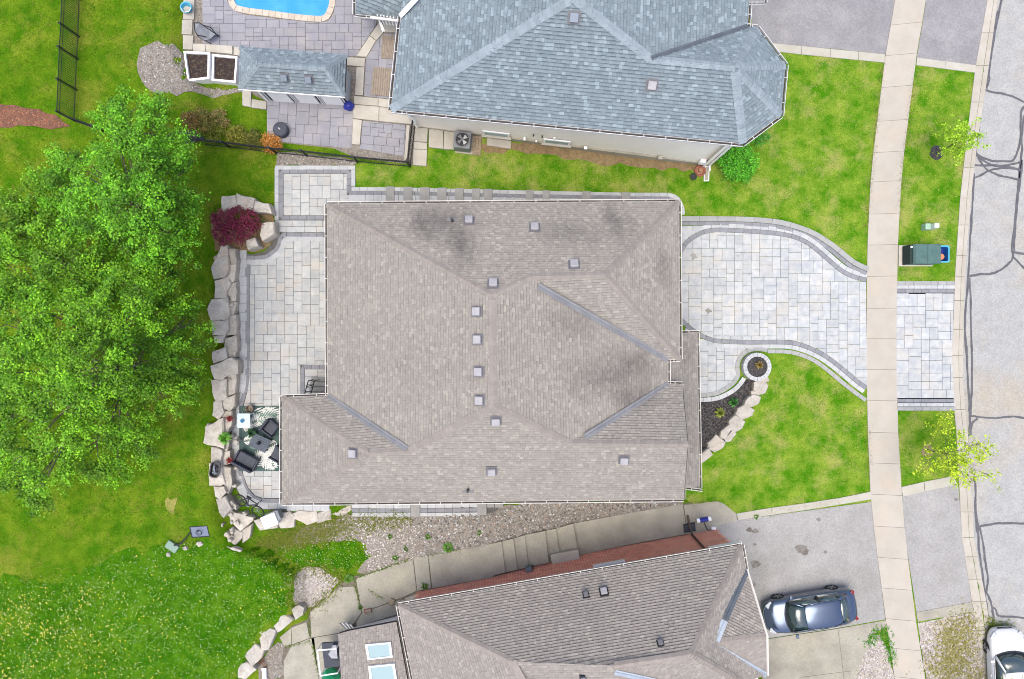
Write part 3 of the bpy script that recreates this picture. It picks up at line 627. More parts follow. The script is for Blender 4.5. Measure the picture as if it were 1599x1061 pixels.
m_cap1 = mat('ridge_cap_brown', S(165, 156, 149), S(158, 150, 143), s=3, rnd=.04, fine=.08, attr=True)
m_cap2 = mat('ridge_cap_blue_grey', S(166, 179, 187), S(154, 167, 176), s=3, rnd=.07, fine=.08, attr=True)
m_cap3 = mat('ridge_cap_grey_brown', S(170, 160, 153), S(162, 153, 146), s=3, rnd=.04, fine=.08, attr=True)
m_flash = mat('valley_metal', S(152, 153, 158), S(136, 138, 144), s=2, rough=.65, bump=.05)
m_flashl = mat('valley_metal_pale', S(196, 208, 222), S(180, 190, 204), s=2, rough=.5, bump=.05)
m_flashd = mat('valley_metal_dark', S(112, 120, 130), S(96, 104, 114), s=2, rough=.6, bump=.05)
m_hood = mat('vent_hood', S(194, 191, 194), S(180, 177, 182), s=4, bump=0, rough=.5)
m_hoodb = mat('vent_flange', S(130, 128, 134), bump=0, rough=.6)
m_hoodg = mat('vent_hood_grey', S(150, 160, 174), bump=0, rough=.5)
m_wallb = mat('beige_wall', (.83, .79, .74, 1), (.79, .745, .69, 1), s=.8, fine=.04, bump=.2)
m_wallk = mat('house_wall_brick_tone', S(170, 140, 120), S(150, 120, 104), s=3, fine=.1)
m_brick = mat('red_brick', (.78, .34, .24, 1), (.70, .27, .19, 1), s=2, attr=True, fine=.12)
m_mortar = mat('mortar', (.82, .74, .68, 1), s=3)
m_glass = mat('skylight_glass', S(168, 196, 200), bump=0, rough=.08, spec=.6)
m_tar = mat('roof_underlay', S(96, 92, 92))

def tri2d(pts):
    from mathutils.geometry import tessellate_polygon
    return tessellate_polygon([[Vector((p.x, p.y, 0)) for p in pts]])
class Face:
    def __init__(s, pts):
        s.p = [Vector(p) for p in pts]; n = Vector((0, 0, 0))
        for i in range(len(s.p)):
            a_, b_ = s.p[i], s.p[(i + 1) % len(s.p)]
            n += Vector(((a_.y - b_.y) * (a_.z + b_.z), (a_.z - b_.z) * (a_.x + b_.x), (a_.x - b_.x) * (a_.y + b_.y)))
        if n.z < 0: n = -n; s.p = s.p[::-1]
        s.n = n.normalized(); s.t = []
        for t in tri2d(s.p):
            A, B, C = [s.p[i] for i in t]; d = (B.y - C.y) * (A.x - C.x) + (C.x - B.x) * (A.y - C.y)
            if abs(d) > 1e-6: s.t.append((A, B, C, d))
    def z(s, x, y):
        best = None
        for A, B, C, d in s.t:
            a_ = ((B.y - C.y) * (x - C.x) + (C.x - B.x) * (y - C.y)) / d; b_ = ((C.y - A.y) * (x - C.x) + (A.x - C.x) * (y - C.y)) / d
            m_ = min(a_, b_, 1 - a_ - b_); zz = a_ * A.z + b_ * B.z + (1 - a_ - b_) * C.z
            if best is None or m_ > best[0]: best = (m_, zz)
            if m_ >= 0: break
        return best[1]
def shingles(mb, f, pal, seed, exposure=.146, wmin=.13, wmax=.36, lift=.042, rot=None):
    rr = random.Random(seed)
    d = Vector((f.n.x, f.n.y)) if rot is None else Vector((math.cos(rot), math.sin(rot)))
    d.normalize(); u = Vector((-d.y, d.x))
    poly = [(p.x * u.x + p.y * u.y, p.x * d.x + p.y * d.y) for p in f.p]
    ce = exposure * f.n.z
    v0, v1 = min(p[1] for p in poly), max(p[1] for p in poly); u0, u1 = min(p[0] for p in poly), max(p[0] for p in poly)
    r = 0; v = v1
    while v > v0:
        x = u0 - rr.uniform(0, .4)
        hi = rr.random() < .5
        while x < u1:
            w_ = rr.uniform(wmin, wmax); hi = not hi
            q = clip_rect(poly, x + .0015, x + w_ - .0015, v - ce, v)
            if q and area(q) > 2e-4:
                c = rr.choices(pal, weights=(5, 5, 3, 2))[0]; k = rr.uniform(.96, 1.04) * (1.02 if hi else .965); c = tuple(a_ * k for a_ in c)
                L_ = lift * (1. if hi else .62); pts = []
                for a_, b_ in q:
                    X, Y = u.x * a_ + d.x * b_, u.y * a_ + d.y * b_
                    pts.append((X, Y, f.z(X, Y) + .012 + L_ * (b_ - v + ce) / ce))
                if rr.random() < .8:          # darker granule band on the tab head, painting in the shadow line between courses
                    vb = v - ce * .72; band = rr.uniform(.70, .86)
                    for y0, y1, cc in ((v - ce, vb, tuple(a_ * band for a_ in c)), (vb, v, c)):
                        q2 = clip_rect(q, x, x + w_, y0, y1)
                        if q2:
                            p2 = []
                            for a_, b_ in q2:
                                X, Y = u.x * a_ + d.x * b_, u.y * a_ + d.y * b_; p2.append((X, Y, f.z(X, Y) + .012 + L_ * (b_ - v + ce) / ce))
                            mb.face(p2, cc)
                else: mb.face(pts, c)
                lo = [i for i in range(len(q)) if abs(q[i][1] - v) < 1e-5]
                if len(lo) == 2 and len(q) >= 4:
                    A, B = pts[lo[0]], pts[lo[1]]
                    if lo[1] - lo[0] != 1: A, B = B, A
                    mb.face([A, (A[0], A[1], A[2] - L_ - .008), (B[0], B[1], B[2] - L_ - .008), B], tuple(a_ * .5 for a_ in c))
            x += w_
        v -= ce; r += 1
PAL = [(.985, .98, .975), (1.02, 1.02, 1.02), (.93, .93, .935), (1.15, 1.16, 1.13)]
PAL2 = [(.96, .96, .965), (1.03, 1.03, 1.03), (.86, .87, .88), (1.3, 1.3, 1.28)]
def ridge(parent, a_, b_, n1, n2, m, w_=.15, step=.2, join=None, lift=.035, seed=0):
    a_, b_ = Vector(a_), Vector(b_); t = (b_ - a_); Ln = t.length; t.normalize(); k = max(1, int(Ln / step)); st = Ln / k
    up = Vector((0, 0, 1)); rr = random.Random(seed + int(Ln * 100))
    s1 = t.cross(n1).normalized(); s2 = t.cross(n2).normalized()
    if s1.dot(n1 + n2) > 0 or s1.z > s2.z and False: pass
    def wing(n):
        s = t.cross(n).normalized(); other = n2 if n is n1 else n1
        return s if s.dot(other) < s.dot(n) + 1e-6 and s.dot(other) <= 0.0001 else -s
    W1, W2 = wing(n1), wing(n2)
    if W1.dot(W2) > .2: W2 = -W1
    for i in range(k):
        p = a_ + t * st * i - t * .03; q = a_ + t * st * (i + 1)
        l0, l1 = lift, lift + .022; c = tuple([rr.uniform(.93, 1.07)] * 3)
        mb = join if join is not None else MB()
        P0, P1 = p + up * l0, q + up * l1
        for W in (W1, W2):
            e0, e1 = P0 + W * w_, P1 + W * w_
            fc = [P0, P1, e1, e0]; nn = (P1 - P0).cross(e1 - P0)
            if nn.z < 0: fc = fc[::-1]
            mb.face(fc, c); mb.face([P1, e1, e1 - up * .025, P1 - up * .025], c); mb.face([e0, e1, e1 - up * .025, e0 - up * .025], c)
        if join is None: mb.build('ridge_cap', m, parent, colors=True)
def strip(parent, a_, b_, w_, m, name='valley_flashing', lift=.05, fa=None, fb=None):
    a_, b_ = Vector(a_), Vector(b_); t = b_ - a_; n = Vector((-t.y, t.x, 0)).normalized(); up = Vector((0, 0, lift)); mb = MB()
    def pt(c, s_):
        q = c + n * s_ * w_ / 2; z_ = c.z
        for f in (fa, fb):
            if f is not None: z_ = max(z_, f.z(q.x, q.y)) if False else z_
        return Vector((q.x, q.y, z_ + .03)) + up
    A0, A1, B0, B1 = pt(a_, -1), pt(a_, 1), pt(b_, -1), pt(b_, 1); Am, Bm = a_ + up, b_ + up
    mb.face([A0, B0, Bm, Am]); mb.face([Am, Bm, B1, A1])
    mb.tube([Am + Vector((0, 0, .012)), Bm + Vector((0, 0, .012))], .018, 5)
    return mb.build(name, m, parent)
def gutter(parent, pts, m, side, w_=.11, straps=True, mi=None, seed=0):
    for p, q in zip(pts[:-1], pts[1:]):
        p, q = Vector(p), Vector(q); t = (q - p); Ln = t.length; t.normalize(); n = Vector((-t.y, t.x, 0)).normalized() * side
        R = math.atan2(t.y, t.x); c = (p + q) / 2; mb = MB()
        mb.box(c + n * w_ + Vector((0, 0, -.045)), (Ln + .03, .024, .11), R); mb.box(c + n * .012 + Vector((0, 0, -.07)), (Ln, .018, .12), R)
        if straps:
            k = max(1, int(Ln / .95))
            for i in range(k):
                mb.box(p + t * Ln * (i + .5) / k + n * (w_ / 2) + Vector((0, 0, .004)), (.03, w_, .02), R)
        g = mb.build('gutter', m, parent)
        fl = MB(); fl.box(c + n * w_ / 2 + Vector((0, 0, -.105)), (Ln, w_ - .05, .02), R); fl.build('gutter_bed', mi or m_dark, g)
def roof_vent(parent, p, n, size=.36, m=None, mf=None):
    p = Vector(p); d = Vector((n.x, n.y, 0)); d = d.normalized() if d.length > .05 else Vector((0, -1, 0))
    v = (d - n * d.dot(n)).normalized(); u = v.cross(n)
    M = Matrix((u, v, n)).transposed()
    r = MB(); r.box(p + n * .04, (size * 1.35, size * 1.35, .03), mat=M); o = r.build('roof_vent', mf or m_hoodb, parent)
    h = MB(); h.box(p + n * .11, (size * .8, size * .8, .14), mat=M); h.box(p + n * .2 - v * .01, (size, size, .07), mat=M, taper=.9); h.build('vent_hood', m or m_hood, o, bevel=.012)
def vent_pipe(parent, p, n):
    b = MB(); b.box(Vector(p) + n * .035, (.5, .22, .02), mat=Matrix(((1, 0, 0), (0, n.z, n.y), (0, -n.y, n.z))).transposed() if False else Matrix.Identity(3)); o = b.build('pipe_flashing', m_hoodb, parent)
    t = MB(); t.tube([Vector(p), Vector(p) + Vector((0, 0, .42))], .06, 10); t.build('vent_pipe', m_black, o)

def roof(house, V, faces, m, pal, seed, caps, capm, joined=True, under=.0, name='roof', exposure=.128, wmin=.11, wmax=.27, cw=.165):
    W = {k: P(*v) for k, v in V.items()}; F = {k: Face([W[c] for c in v]) for k, v in faces.items()}
    ub = MB()
    for f in F.values():
        for t in tri2d(f.p):
            q = [f.p[i] - Vector((0, 0, .02)) for i in t]
            if (q[1] - q[0]).cross(q[2] - q[0]).z < 0: q = q[::-1]
            ub.face(q); ub.face([p - Vector((0, 0, .15)) for p in q[::-1]])
    r = ub.build(name, m_tar, house); sh = MB()
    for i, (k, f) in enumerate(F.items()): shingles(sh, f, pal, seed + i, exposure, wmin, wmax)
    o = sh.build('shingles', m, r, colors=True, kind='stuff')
    cj = MB() if joined else None
    for a_, b_, f1, f2 in caps:
        ridge(r, W[a_], W[b_], F[f1].n, F[f2].n if f2 else Vector((-F[f1].n.x, -F[f1].n.y, F[f1].n.z)), capm, join=cj, seed=seed, w_=cw)
    if joined and cj.v: cj.build('ridge_caps', capm, r, colors=True, kind='stuff')
    return r, W, F
def wall_block(house, px, z_top, m, name='wall', z_bot=-.4, world=None):
    pts = world or [G(*p) for p in px]; b = MB(); pts = [(p[0], p[1]) for p in pts]
    if sum(pts[i][0] * pts[(i + 1) % len(pts)][1] - pts[(i + 1) % len(pts)][0] * pts[i][1] for i in range(len(pts))) < 0: pts = pts[::-1]
    b.prism(pts, z_bot, z_top); return b.build(name, m, house)
def inset(W, d):           # shrink a world outline (any order)
    c = list(W); n = len(c); s = sum(c[i].x * c[(i + 1) % n].y - c[(i + 1) % n].x * c[i].y for i in range(n)); s = 1 if s > 0 else -1; out = []
    for i in range(n):
        a_, b_, e_ = c[i - 1], c[i], c[(i + 1) % n]
        t1 = (b_ - a_).normalized(); t2 = (e_ - b_).normalized(); n1 = Vector((-t1.y, t1.x, 0)) * s; n2 = Vector((-t2.y, t2.x, 0)) * s
        k = (n1 + n2) / max(.3, 1 + n1.dot(n2)); out.append(b_ + k * d)
    return out

# ---- main house
mh = thing('house', 'large house with a brown hip roof and twelve square vents in the middle', 'house', P(790, 550, 0) * 1.0)
mh.location.z = 0
E_ = 4.7
V1 = dict(TL=(511, 319, E_), TR=(1060, 315, E_), N1=(1061.5, 561, E_), N2=(1043, 562, E_), N3=(1043, 600, E_), N4=(1065, 600.5, E_), BR=(1067.5, 780, E_), BL=(440.5, 786, E_), L1=(440.5, 621, E_), L2=(512, 618.5, E_),
          A=(768, 461, 7.5), B=(829, 432, 7.0), C=(945, 429, 6.95), D=(771.5, 635, 7.5), E=(639.5, 704, 6.24), F=(577, 708, 6.17), Gp=(889, 692, 6.48), R=(1074, 694, 6.45))
F1 = dict(north=['TL', 'A', 'B', 'C', 'TR'], west=['TL', 'L2', 'E', 'D', 'A'], wing_n=['L1', 'F', 'E', 'L2'], wing_w=['L1', 'BL', 'F'], south=['BL', 'BR', 'R', 'Gp', 'D', 'E', 'F'],
          wing_n2=['N3', 'Gp', 'R', 'N4'], east=['A', 'D', 'Gp', 'N3', 'N2', 'B'], wing_s=['B', 'N2', 'N1', 'C'], hip_e=['C', 'N1', 'TR'])
c1 = [('TL', 'A', 'north', 'west'), ('A', 'B', 'north', 'east'), ('B', 'C', 'north', 'wing_s'), ('TR', 'C', 'north', 'hip_e'), ('N1', 'C', 'hip_e', 'wing_s'), ('A', 'D', 'west', 'east'), ('E', 'D', 'west', 'south'), ('Gp', 'D', 'east', 'south'),
      ('E', 'F', 'wing_n', 'south'), ('L1', 'F', 'wing_n', 'wing_w'), ('BL', 'F', 'wing_w', 'south'), ('R', 'Gp', 'wing_n2', 'south')]
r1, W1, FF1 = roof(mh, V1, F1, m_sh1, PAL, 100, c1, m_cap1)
strip(r1, W1['L2'], P(636, 701, 6.24), .26, m_flash); strip(r1, W1['N2'], P(840, 447, 6.97), .26, m_flash); strip(r1, W1['N3'], P(913, 682, 6.34), .26, m_flash)
wall_block(mh, None, E_ - .05, m_wallk, world=inset([W1[k] for k in ('TL', 'TR', 'N1', 'N2', 'N3', 'N4', 'BR', 'BL', 'L1', 'L2')], .42))
gutter(r1, [W1['L2'], W1['TL'], W1['TR'], W1['N1'], W1['N2'], W1['N3'], W1['N4']], m_offw, 1)
gutter(r1, [W1['BR'], W1['BL'], W1['L1'], W1['L2']], m_offw, 1)
b = MB(); b.tube([W1['N4'] + Vector((.05, 0, 0)), P(1067.5, 628, 5.1)], .045, 5); b.build('roof_edge_trim', m_offw, r1)
b = MB(); b.hexa([W1['BR'] + Vector((.02, 0, -.2)), W1['R'] + Vector((.02, 0, -.25)), W1['N4'] + Vector((.02, 0, -.2)), W1['N4'] + Vector((.06, 0, -.2)), W1['R'] + Vector((.06, 0, -.25)), W1['BR'] + Vector((.06, 0, -.2))],
                 [W1['BR'] + Vector((.02, 0, .05)), W1['R'] + Vector((.02, 0, .03)), W1['N4'] + Vector((.02, 0, .05)), W1['N4'] + Vector((.06, 0, .05)), W1['R'] + Vector((.06, 0, .03)), W1['BR'] + Vector((.06, 0, .05))]); b.build('roof_edge_trim', mat('rake_trim', S(158, 150, 144), S(150, 143, 137), s=3), r1)
for x, y, f in ((732, 345, 'north'), (835, 356, 'north'), (897, 414, 'north'), (770, 444, 'north'), (745, 486.5, 'west'), (746.5, 530.5, 'west'), (748, 581, 'west'), (749.5, 626, 'west'), (774, 657, 'south'), (551, 709, 'wing_w'), (767.5, 735.5, 'south'), (975, 718, 'south')):
    p = P(x, y, 7.)
    for _ in range(4): p = P(x, y, FF1[f].z(p.x, p.y) + .2)
    roof_vent(r1, Vector((p.x, p.y, p.z - .2)), FF1[f].n, .36)
for x, y, f in ((706.5, 345, 'north'), (731, 765, 'south')):
    p = P(x, y, 6.3)
    for _ in range(4): p = P(x, y, FF1[f].z(p.x, p.y))
    vent_pipe(r1, p, FF1[f].n)
# porch roof, one storey lower
Vp = dict(a=(1036, 520.5, 4.5), b=(1088.5, 520.5, 3.4), c=(1092.5, 762, 3.4), d=(1050, 762, 4.4), e=(1032, 640, 4.55))
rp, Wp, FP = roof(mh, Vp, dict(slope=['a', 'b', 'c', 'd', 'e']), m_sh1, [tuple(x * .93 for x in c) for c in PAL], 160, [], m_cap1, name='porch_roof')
gutter(rp, [P(1063, 520.5, 3.85), Wp['b'], Wp['c'], P(1068, 762, 3.9)], m_offw, 1)
for y in (528, 600, 680, 755):
    b = MB(); b.box((Wp['b'].x - .25, P(1084, y, 3.0).y, 1.6), (.25, .25, 3.4)); b.build('porch_post', m_white, rp)
# back steps with a rail
bs_ = thing('back_steps', 'short flight of grey steps with a black handrail beside the back door', 'steps', G(495, 603))
for i, (y0, y1) in enumerate(((589, 596), (596.4, 603.5), (604, 611), (611.4, 620))):
    slab_piece(bs_, [(487, y0), (512, y0), (512, y1), (487, y1)], .15 + .16 * i, .3 + .1 * i, m_step, 'tread', bevel=.012)
rl = MB(); p0, p1 = G(490.5, 593), G(487.5, 619)
for dx in (0, .3):
    a_, b_ = p0 + Vector((dx, 0, 1.0)), p1 + Vector((dx, 0, 1.5)); rl.tube([a_, b_], .025, 6)
    for t in ((0, 1) if dx else (0, .33, .66, 1)):
        q = a_.lerp(b_, t); rl.tube([q, (q.x, q.y, q.z - 1.0)], .02, 5)
for t in (0, .2, .4, .6, .8, 1): rl.tube([p0.lerp(p1, t) + Vector((0, 0, 1 + .5 * t)), p0.lerp(p1, t) + Vector((.3, 0, 1 + .5 * t))], .015, 5)
rl.build('handrail', m_black, bs_)

# ---- north neighbour
nh = thing('house', 'large pale house with a blue-grey shingle roof and an angled bay at its right end', 'house', (P(900, 120, 0)[0], P(900, 120, 0)[1], 0))
E2 = 5.4
V2 = dict(BL=(611, 171, E2), BR=(1160, 224, E2), K1=(1219, 180, E2), K2=(1226, 102, E2), K3=(1182, 44, E2), K4=(1167, 42, E2), K5=(1169.5, 3, E2), K6=(1178, -160, E2), T=(626, 27, E2), T2=(640, -160, E2),
          A=(895, -3, 8.05), B=(1015, 92, 7.0), C=(1147, 105, 7.0), Q=(905, -160, 8.05))
F2 = dict(south=['BL', 'A', 'B', 'C', 'BR'], west=['BL', 'T', 'T2', 'Q', 'A'], east=['A', 'Q', 'K6', 'K5', 'K4', 'B'], bay_n=['B', 'K4', 'K3', 'C'], bay_ne=['C', 'K3', 'K2'], bay_e=['C', 'K2', 'K1'], bay_se=['C', 'K1', 'BR'])
c2 = [('BL', 'A', 'south', 'west'), ('B', 'A', 'south', 'east'), ('B', 'C', 'south', 'bay_n'), ('K3', 'C', 'bay_n', 'bay_ne'), ('K2', 'C', 'bay_ne', 'bay_e'), ('K1', 'C', 'bay_e', 'bay_se'), ('BR', 'C', 'bay_se', 'south'), ('A', 'Q', 'west', 'east')]
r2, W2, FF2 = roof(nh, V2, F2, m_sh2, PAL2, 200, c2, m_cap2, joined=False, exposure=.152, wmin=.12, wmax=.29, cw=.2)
strip(r2, W2['K4'], P(1017, 92, 7.0), .2, m_flashd, lift=.06)
gutter(r2, [W2['K5'], W2['K4'], W2['K3'], W2['K2'], W2['K1'], W2['BR'], W2['BL'], W2['T']], m_white, -1, w_=.14) if False else gutter(r2, [W2['T'], W2['BL'], W2['BR'], W2['K1'], W2['K2'], W2['K3'], W2['K4'], W2['K5']], m_gut, -1, w_=.14)
gutter(r2, [W2['K5'], P(1194, 3, E2), P(1196, -60, E2)], m_gut, -1)
for x, y, f, s_ in ((897, 24, 'south', .38), (1019, 130, 'south', .38)):
    p = P(x, y, 7.)
    for _ in range(4): p = P(x, y, FF2[f].z(p.x, p.y) + .2)
    roof_vent(r2, Vector((p.x, p.y, p.z - .2)), FF2[f].n, s_, m_hoodg if x < 900 else m_hood)
# low rear wing roof
V2b = dict(a=(555, 22, 3.2), b=(624, 28.5, 3.2), c=(652, 0, 3.9), d=(660, -120, 4.6), e=(555, -120, 4.4))
r2b, W2b, F2b = roof(nh, V2b, dict(s=['a', 'b', 'c', 'd', 'e']), m_sh2, PAL2, 240, [], m_cap2, name='rear_wing_roof', exposure=.17)
gutter(r2b, [P(555, -120, 3.2), W2b['a'], W2b['b']], m_gut, -1, w_=.13)
strip(r2, P(625, 27, E2 + .05), P(653, -3, E2 + .55), .22, m_white, 'roof_flashing', lift=.06)
wb_ = [G(644, 197), G(657, 200), G(1000, 244), G(1104, 258.7), P(1145, 216, E2), P(1205, 173, E2), P(1212, 108, E2), P(1172, 54, E2), P(1156, 44, E2), P(1156, -150, E2), P(655, -150, E2)]
wN = wall_block(nh, None, E2 - .06, m_wallb, world=wb_)
b = MB(); q0, q1 = G(657, 200), G(1104, 258.7)
for t0, t1 in ((0, 1),):
    for side in (0,):
        b.hexa([(q0.x, q0.y - .03, .0), (q1.x, q1.y - .03, -.2), (q1.x, q1.y + .1, -.2), (q0.x, q0.y + .1, 0)], [(q0.x, q0.y - .03, q0.z + .25), (q1.x, q1.y - .03, .3), (q1.x, q1.y + .1, .3), (q0.x, q0.y + .1, q0.z + .25)])
b.build('wall_footing', m_conc, nh)
def on_wall(t, z):
    p = q0.lerp(q1, t); return Vector((p.x, p.y, z))
dN = (q1 - q0); dN.z = 0; dN.normalize(); nN = Vector((dN.y, -dN.x, 0)); RZ = math.atan2(dN.y, dN.x)
for px_ in (773, 865):
    t = (px_ - 657) / 447; wd = MB(); z_ = float(gz(q0.lerp(q1, t).x, -0)) ; z_ = on_wall(t, 0).z + q0.z * (1 - t) + .75
    p = on_wall(t, z_)
    wd.box(p + nN * .03, (1.35, .06, .62), RZ); o = wd.build('window', m_white, nh)
    g_ = MB(); g_.box(p + nN * .055, (1.15, .03, .44), RZ); g_.build('pane', m_glass, o)
    g_ = MB(); g_.box(p + nN * .07 + Vector((0, 0, -.36)), (1.5, .16, .07), RZ); g_.build('sill', m_cap, o)
for px_, z_, sz, mm, nm in ((829, 1.5, (.07, .06, .22), m_black, 'wall_vent'), (842, 1.5, (.07, .06, .22), m_black, 'wall_vent'), (860, 1.5, (.1, .1, .2), m_white, 'exhaust_hood'), (816, .75, (.1, .16, .16), m_white, 'exhaust_hood'), (834, .6, (.08, .1, .12), m_white, 'exhaust_hood'), (910, .55, (.16, .14, .12), m_white, 'exhaust_hood'), (1026, .5, (.22, .16, .2), m_cap, 'gas_meter'), (1090, .8, (.3, .18, .45), m_white, 'meter_box')):
    t = (px_ - 657) / 447; b = MB(); b.box(on_wall(t, z_ + q0.z * (1 - t)) + nN * .08, sz, RZ); b.build(nm, mm, nh, bevel=.01)
b = MB(); c_ = G(1104, 258.7); b.tube([P(1158, 222, E2 - .1), P(1150, 223, E2 - .5), (c_.x + .05, c_.y - .06, E2 - .9), (c_.x + .05, c_.y - .06, .3), (c_.x + .1, c_.y - .3, .15)], .055, 6); b.build('downspout', m_white, nh)
b = MB(); c_ = G(653, 200); b.tube([P(634, 176, E2 - .1), P(640, 182, E2 - .6), (c_.x + .02, c_.y - .1, 3.2), (c_.x + .02, c_.y - .15, 1.6)], .06, 6); b.build('downspout', m_white, nh)
b = MB()
for i in range(6): b.box(P(592 + i * 5, 30.5 + i * .7, 3.0), (.05, .05, .9))
b.box(P(603, 30.5, 3.4), (1.5, .09, .08), -.12); b.box(P(594, 36, 2.6), (.12, .9, .08), .35); b.build('balcony_rail', m_white, nh)

# ---- south neighbour
sh_ = thing('house', 'house with a grey-brown roof and a red brick side wall above concrete steps', 'house', (P(900, 1000, 0)[0], P(900, 1000, 0)[1], 0))
E3 = 4.1
V3 = dict(TL=(622, 945.5, E3), TR=(1158.5, 852, E3), K1=(1165, 890, E3), K2=(1196, 994, E3 + 1.05), K3=(1196, 1055, E3), LB=(660, 1180, E3), A=(1081, 1021, 7.9), B=(959, 1039, 7.85), Cc=(1118, 1002, 6.5),
          L=(820, 1046, 7.75), Lb=(850, 1180, 7.75), Bb=(925, 1070, 7.2), Bc=(905, 1180, 7.2), A2=(1154, 1061, 6.3), A3=(1190, 1180, 5.2))
V3 = dict(TL=(622, 945.5, E3), TR=(1158.5, 852, E3), K1=(1165, 890, E3), K2=(1196, 993, 5.2), K3=(1197, 1054, E3), LB=(668, 1180, E3), A=(1081, 1021, 7.05), B=(959, 1039, 7.1), Cc=(1118, 1003, 5.8), L=(800, 1033, 6.4), Lb=(880, 1180, 6.4), A2=(1160, 1066, 5.1), A3=(1260, 1180, E3), A4=(1010, 1180, 5.5))
F3 = dict(north=['TL', 'L', 'B', 'A', 'TR'], west=['TL', 'LB', 'Lb', 'L'], inner=['L', 'Lb', 'A4', 'B'], front=['B', 'A4', 'A3', 'A2', 'A'], east_a=['TR', 'A', 'Cc', 'K1'], gable_n=['K1', 'Cc', 'K2'], gable_s=['Cc', 'K3', 'K2'], east_b=['A', 'A2', 'K3', 'Cc'])
c3 = [('TL', 'L', 'north', 'west'), ('L', 'Lb', 'west', 'inner'), ('TR', 'A', 'north', 'east_a'), ('A', 'B', 'north', 'front'), ('K2', 'Cc', 'gable_n', 'gable_s'), ('A2', 'A', 'east_b', 'front')]
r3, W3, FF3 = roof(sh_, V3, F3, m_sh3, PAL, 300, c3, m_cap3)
strip(r3, W3['K1'], P(1132, 966, 5.45), .3, m_flashd); strip(r3, P(1131, 968, 5.48), P(1118, 1000, 5.76), .3, m_flashl); strip(r3, P(1118, 1009, 5.7), W3['K3'], .26, m_flashl); strip(r3, P(960, 1049, 7.0), P(1030, 1064, 6.3), .22, m_flashl)
gutter(r3, [W3['LB'], W3['TL'], W3['TR'], W3['K1']], m_offw, 1)
b = MB(); b.tube([W3['K1'] + Vector((.05, 0, .03)), W3['K2'] + Vector((.05, 0, .03)), W3['K3'] + Vector((.05, 0, .03))], .05, 5); b.build('roof_edge_trim', m_offw, r3)
for x, y, kind in ((943, 925, 'v'), (915, 930, 'p'), (1031, 1005, 'p'), (910, 1057, 'p')):
    p = P(x, y, 6.3); f = FF3['north'] if y < 1040 else FF3['inner']
    for _ in range(4): p = P(x, y, f.z(p.x, p.y))
    roof_vent(r3, p, f.n, .3 if kind == 'v' else .22, m_hood if kind == 'v' else m_hoodb, m_black)
w0, w1 = G(655, 924), G(1117, 827.5)
dS = (w1 - w0); dS.z = 0; LS = dS.length; dS.normalize(); nS = Vector((-dS.y, dS.x, 0)); RS_ = math.atan2(dS.y, dS.x)
e1 = w1 - nS * 12; e0 = w0 - nS * 14
wS = wall_block(sh_, None, E3 - .1, m_mortar, world=[w0, w1, P(1128, 850, 0), P(1140, 980, 0), P(1150, 1180, 0), P(690, 1180, 0)])
bk = MB(); rb = random.Random(5); z = .0; row = 0
while z < E3 - .15:
    x = -.14 * (row % 2)
    while x < LS:
        p = w0 + dS * (x + .1); gzz = float(gz(p.x, p.y))
        if z > gzz - .15: 
            k = rb.uniform(.8, 1.16); cc = (k, k * rb.uniform(.94, 1.05), k * rb.uniform(.94, 1.05))
            c_ = Vector((p.x, p.y, z + .035)) + nS * .012
            hx, hz = .124, .040
            a_ = [c_ + dS * sx * hx + Vector((0, 0, sz * hz)) + nS * .0 for sx, sz in ((1, -1), (-1, -1), (-1, 1), (1, 1))]
            o_ = [q + nS * .012 for q in a_]
            bk.face(o_, cc); bk.face([a_[2], a_[3], o_[3], o_[2]], cc)
        x += .28
    z += .108; row += 1
bk.build('bricks', m_brick, wS, colors=True, kind='stuff')
def onS(px_, py_, z): # a point of the south wall seen at this pixel column
    t = (px_ - 655) / 462; q = w0.lerp(w1, t); return Vector((q.x, q.y, z))
b = MB(); b.box(onS(880, 0, .45 + .0) + nS * .25, (1.45, .5, .5), RS_); b.build('window_well', m_cap, sh_, bevel=.02)
for x, z in ((940, 2.3), (1107, 2.75)):
    b = MB(); b.box(onS(x, 0, z) + nS * .06, (1.6, .14, .18), RS_); o = b.build('window', m_wallb, sh_); g_ = MB(); g_.box(onS(x, 0, z + .55) + nS * .03, (1.4, .04, .9), RS_); g_.build('pane', m_glass, o)
b = MB(); c_ = onS(1078, 0, 0) + nS * .08; b.tube([c_ + Vector((0, 0, E3 - .2)), c_ + Vector((0, 0, .35)), c_ + nS * .3 + Vector((0, 0, .2)), c_ + nS * .95 + Vector((0, 0, .12))], .055, 6); b.build('downspout', mat('brown_metal', S(92, 78, 70), bump=0, rough=.5), sh_)
b = MB(); c_ = onS(823, 0, 1.1) + nS * .14; b.box(c_, (.32, .22, .42), RS_); o = b.build('gas_meter', mat('meter_grey', S(128, 142, 150), bump=0), sh_, bevel=.03); b = MB(); b.tube([c_ + Vector((0, 0, -.2)), c_ + Vector((0, 0, -1.0))], .025, 6); b.tube([c_ + dS * .2 + Vector((0, 0, .1)), c_ + dS * .2 + Vector((0, 0, -.9))], .025, 6); b.build('meter_pipe', m_black, o)
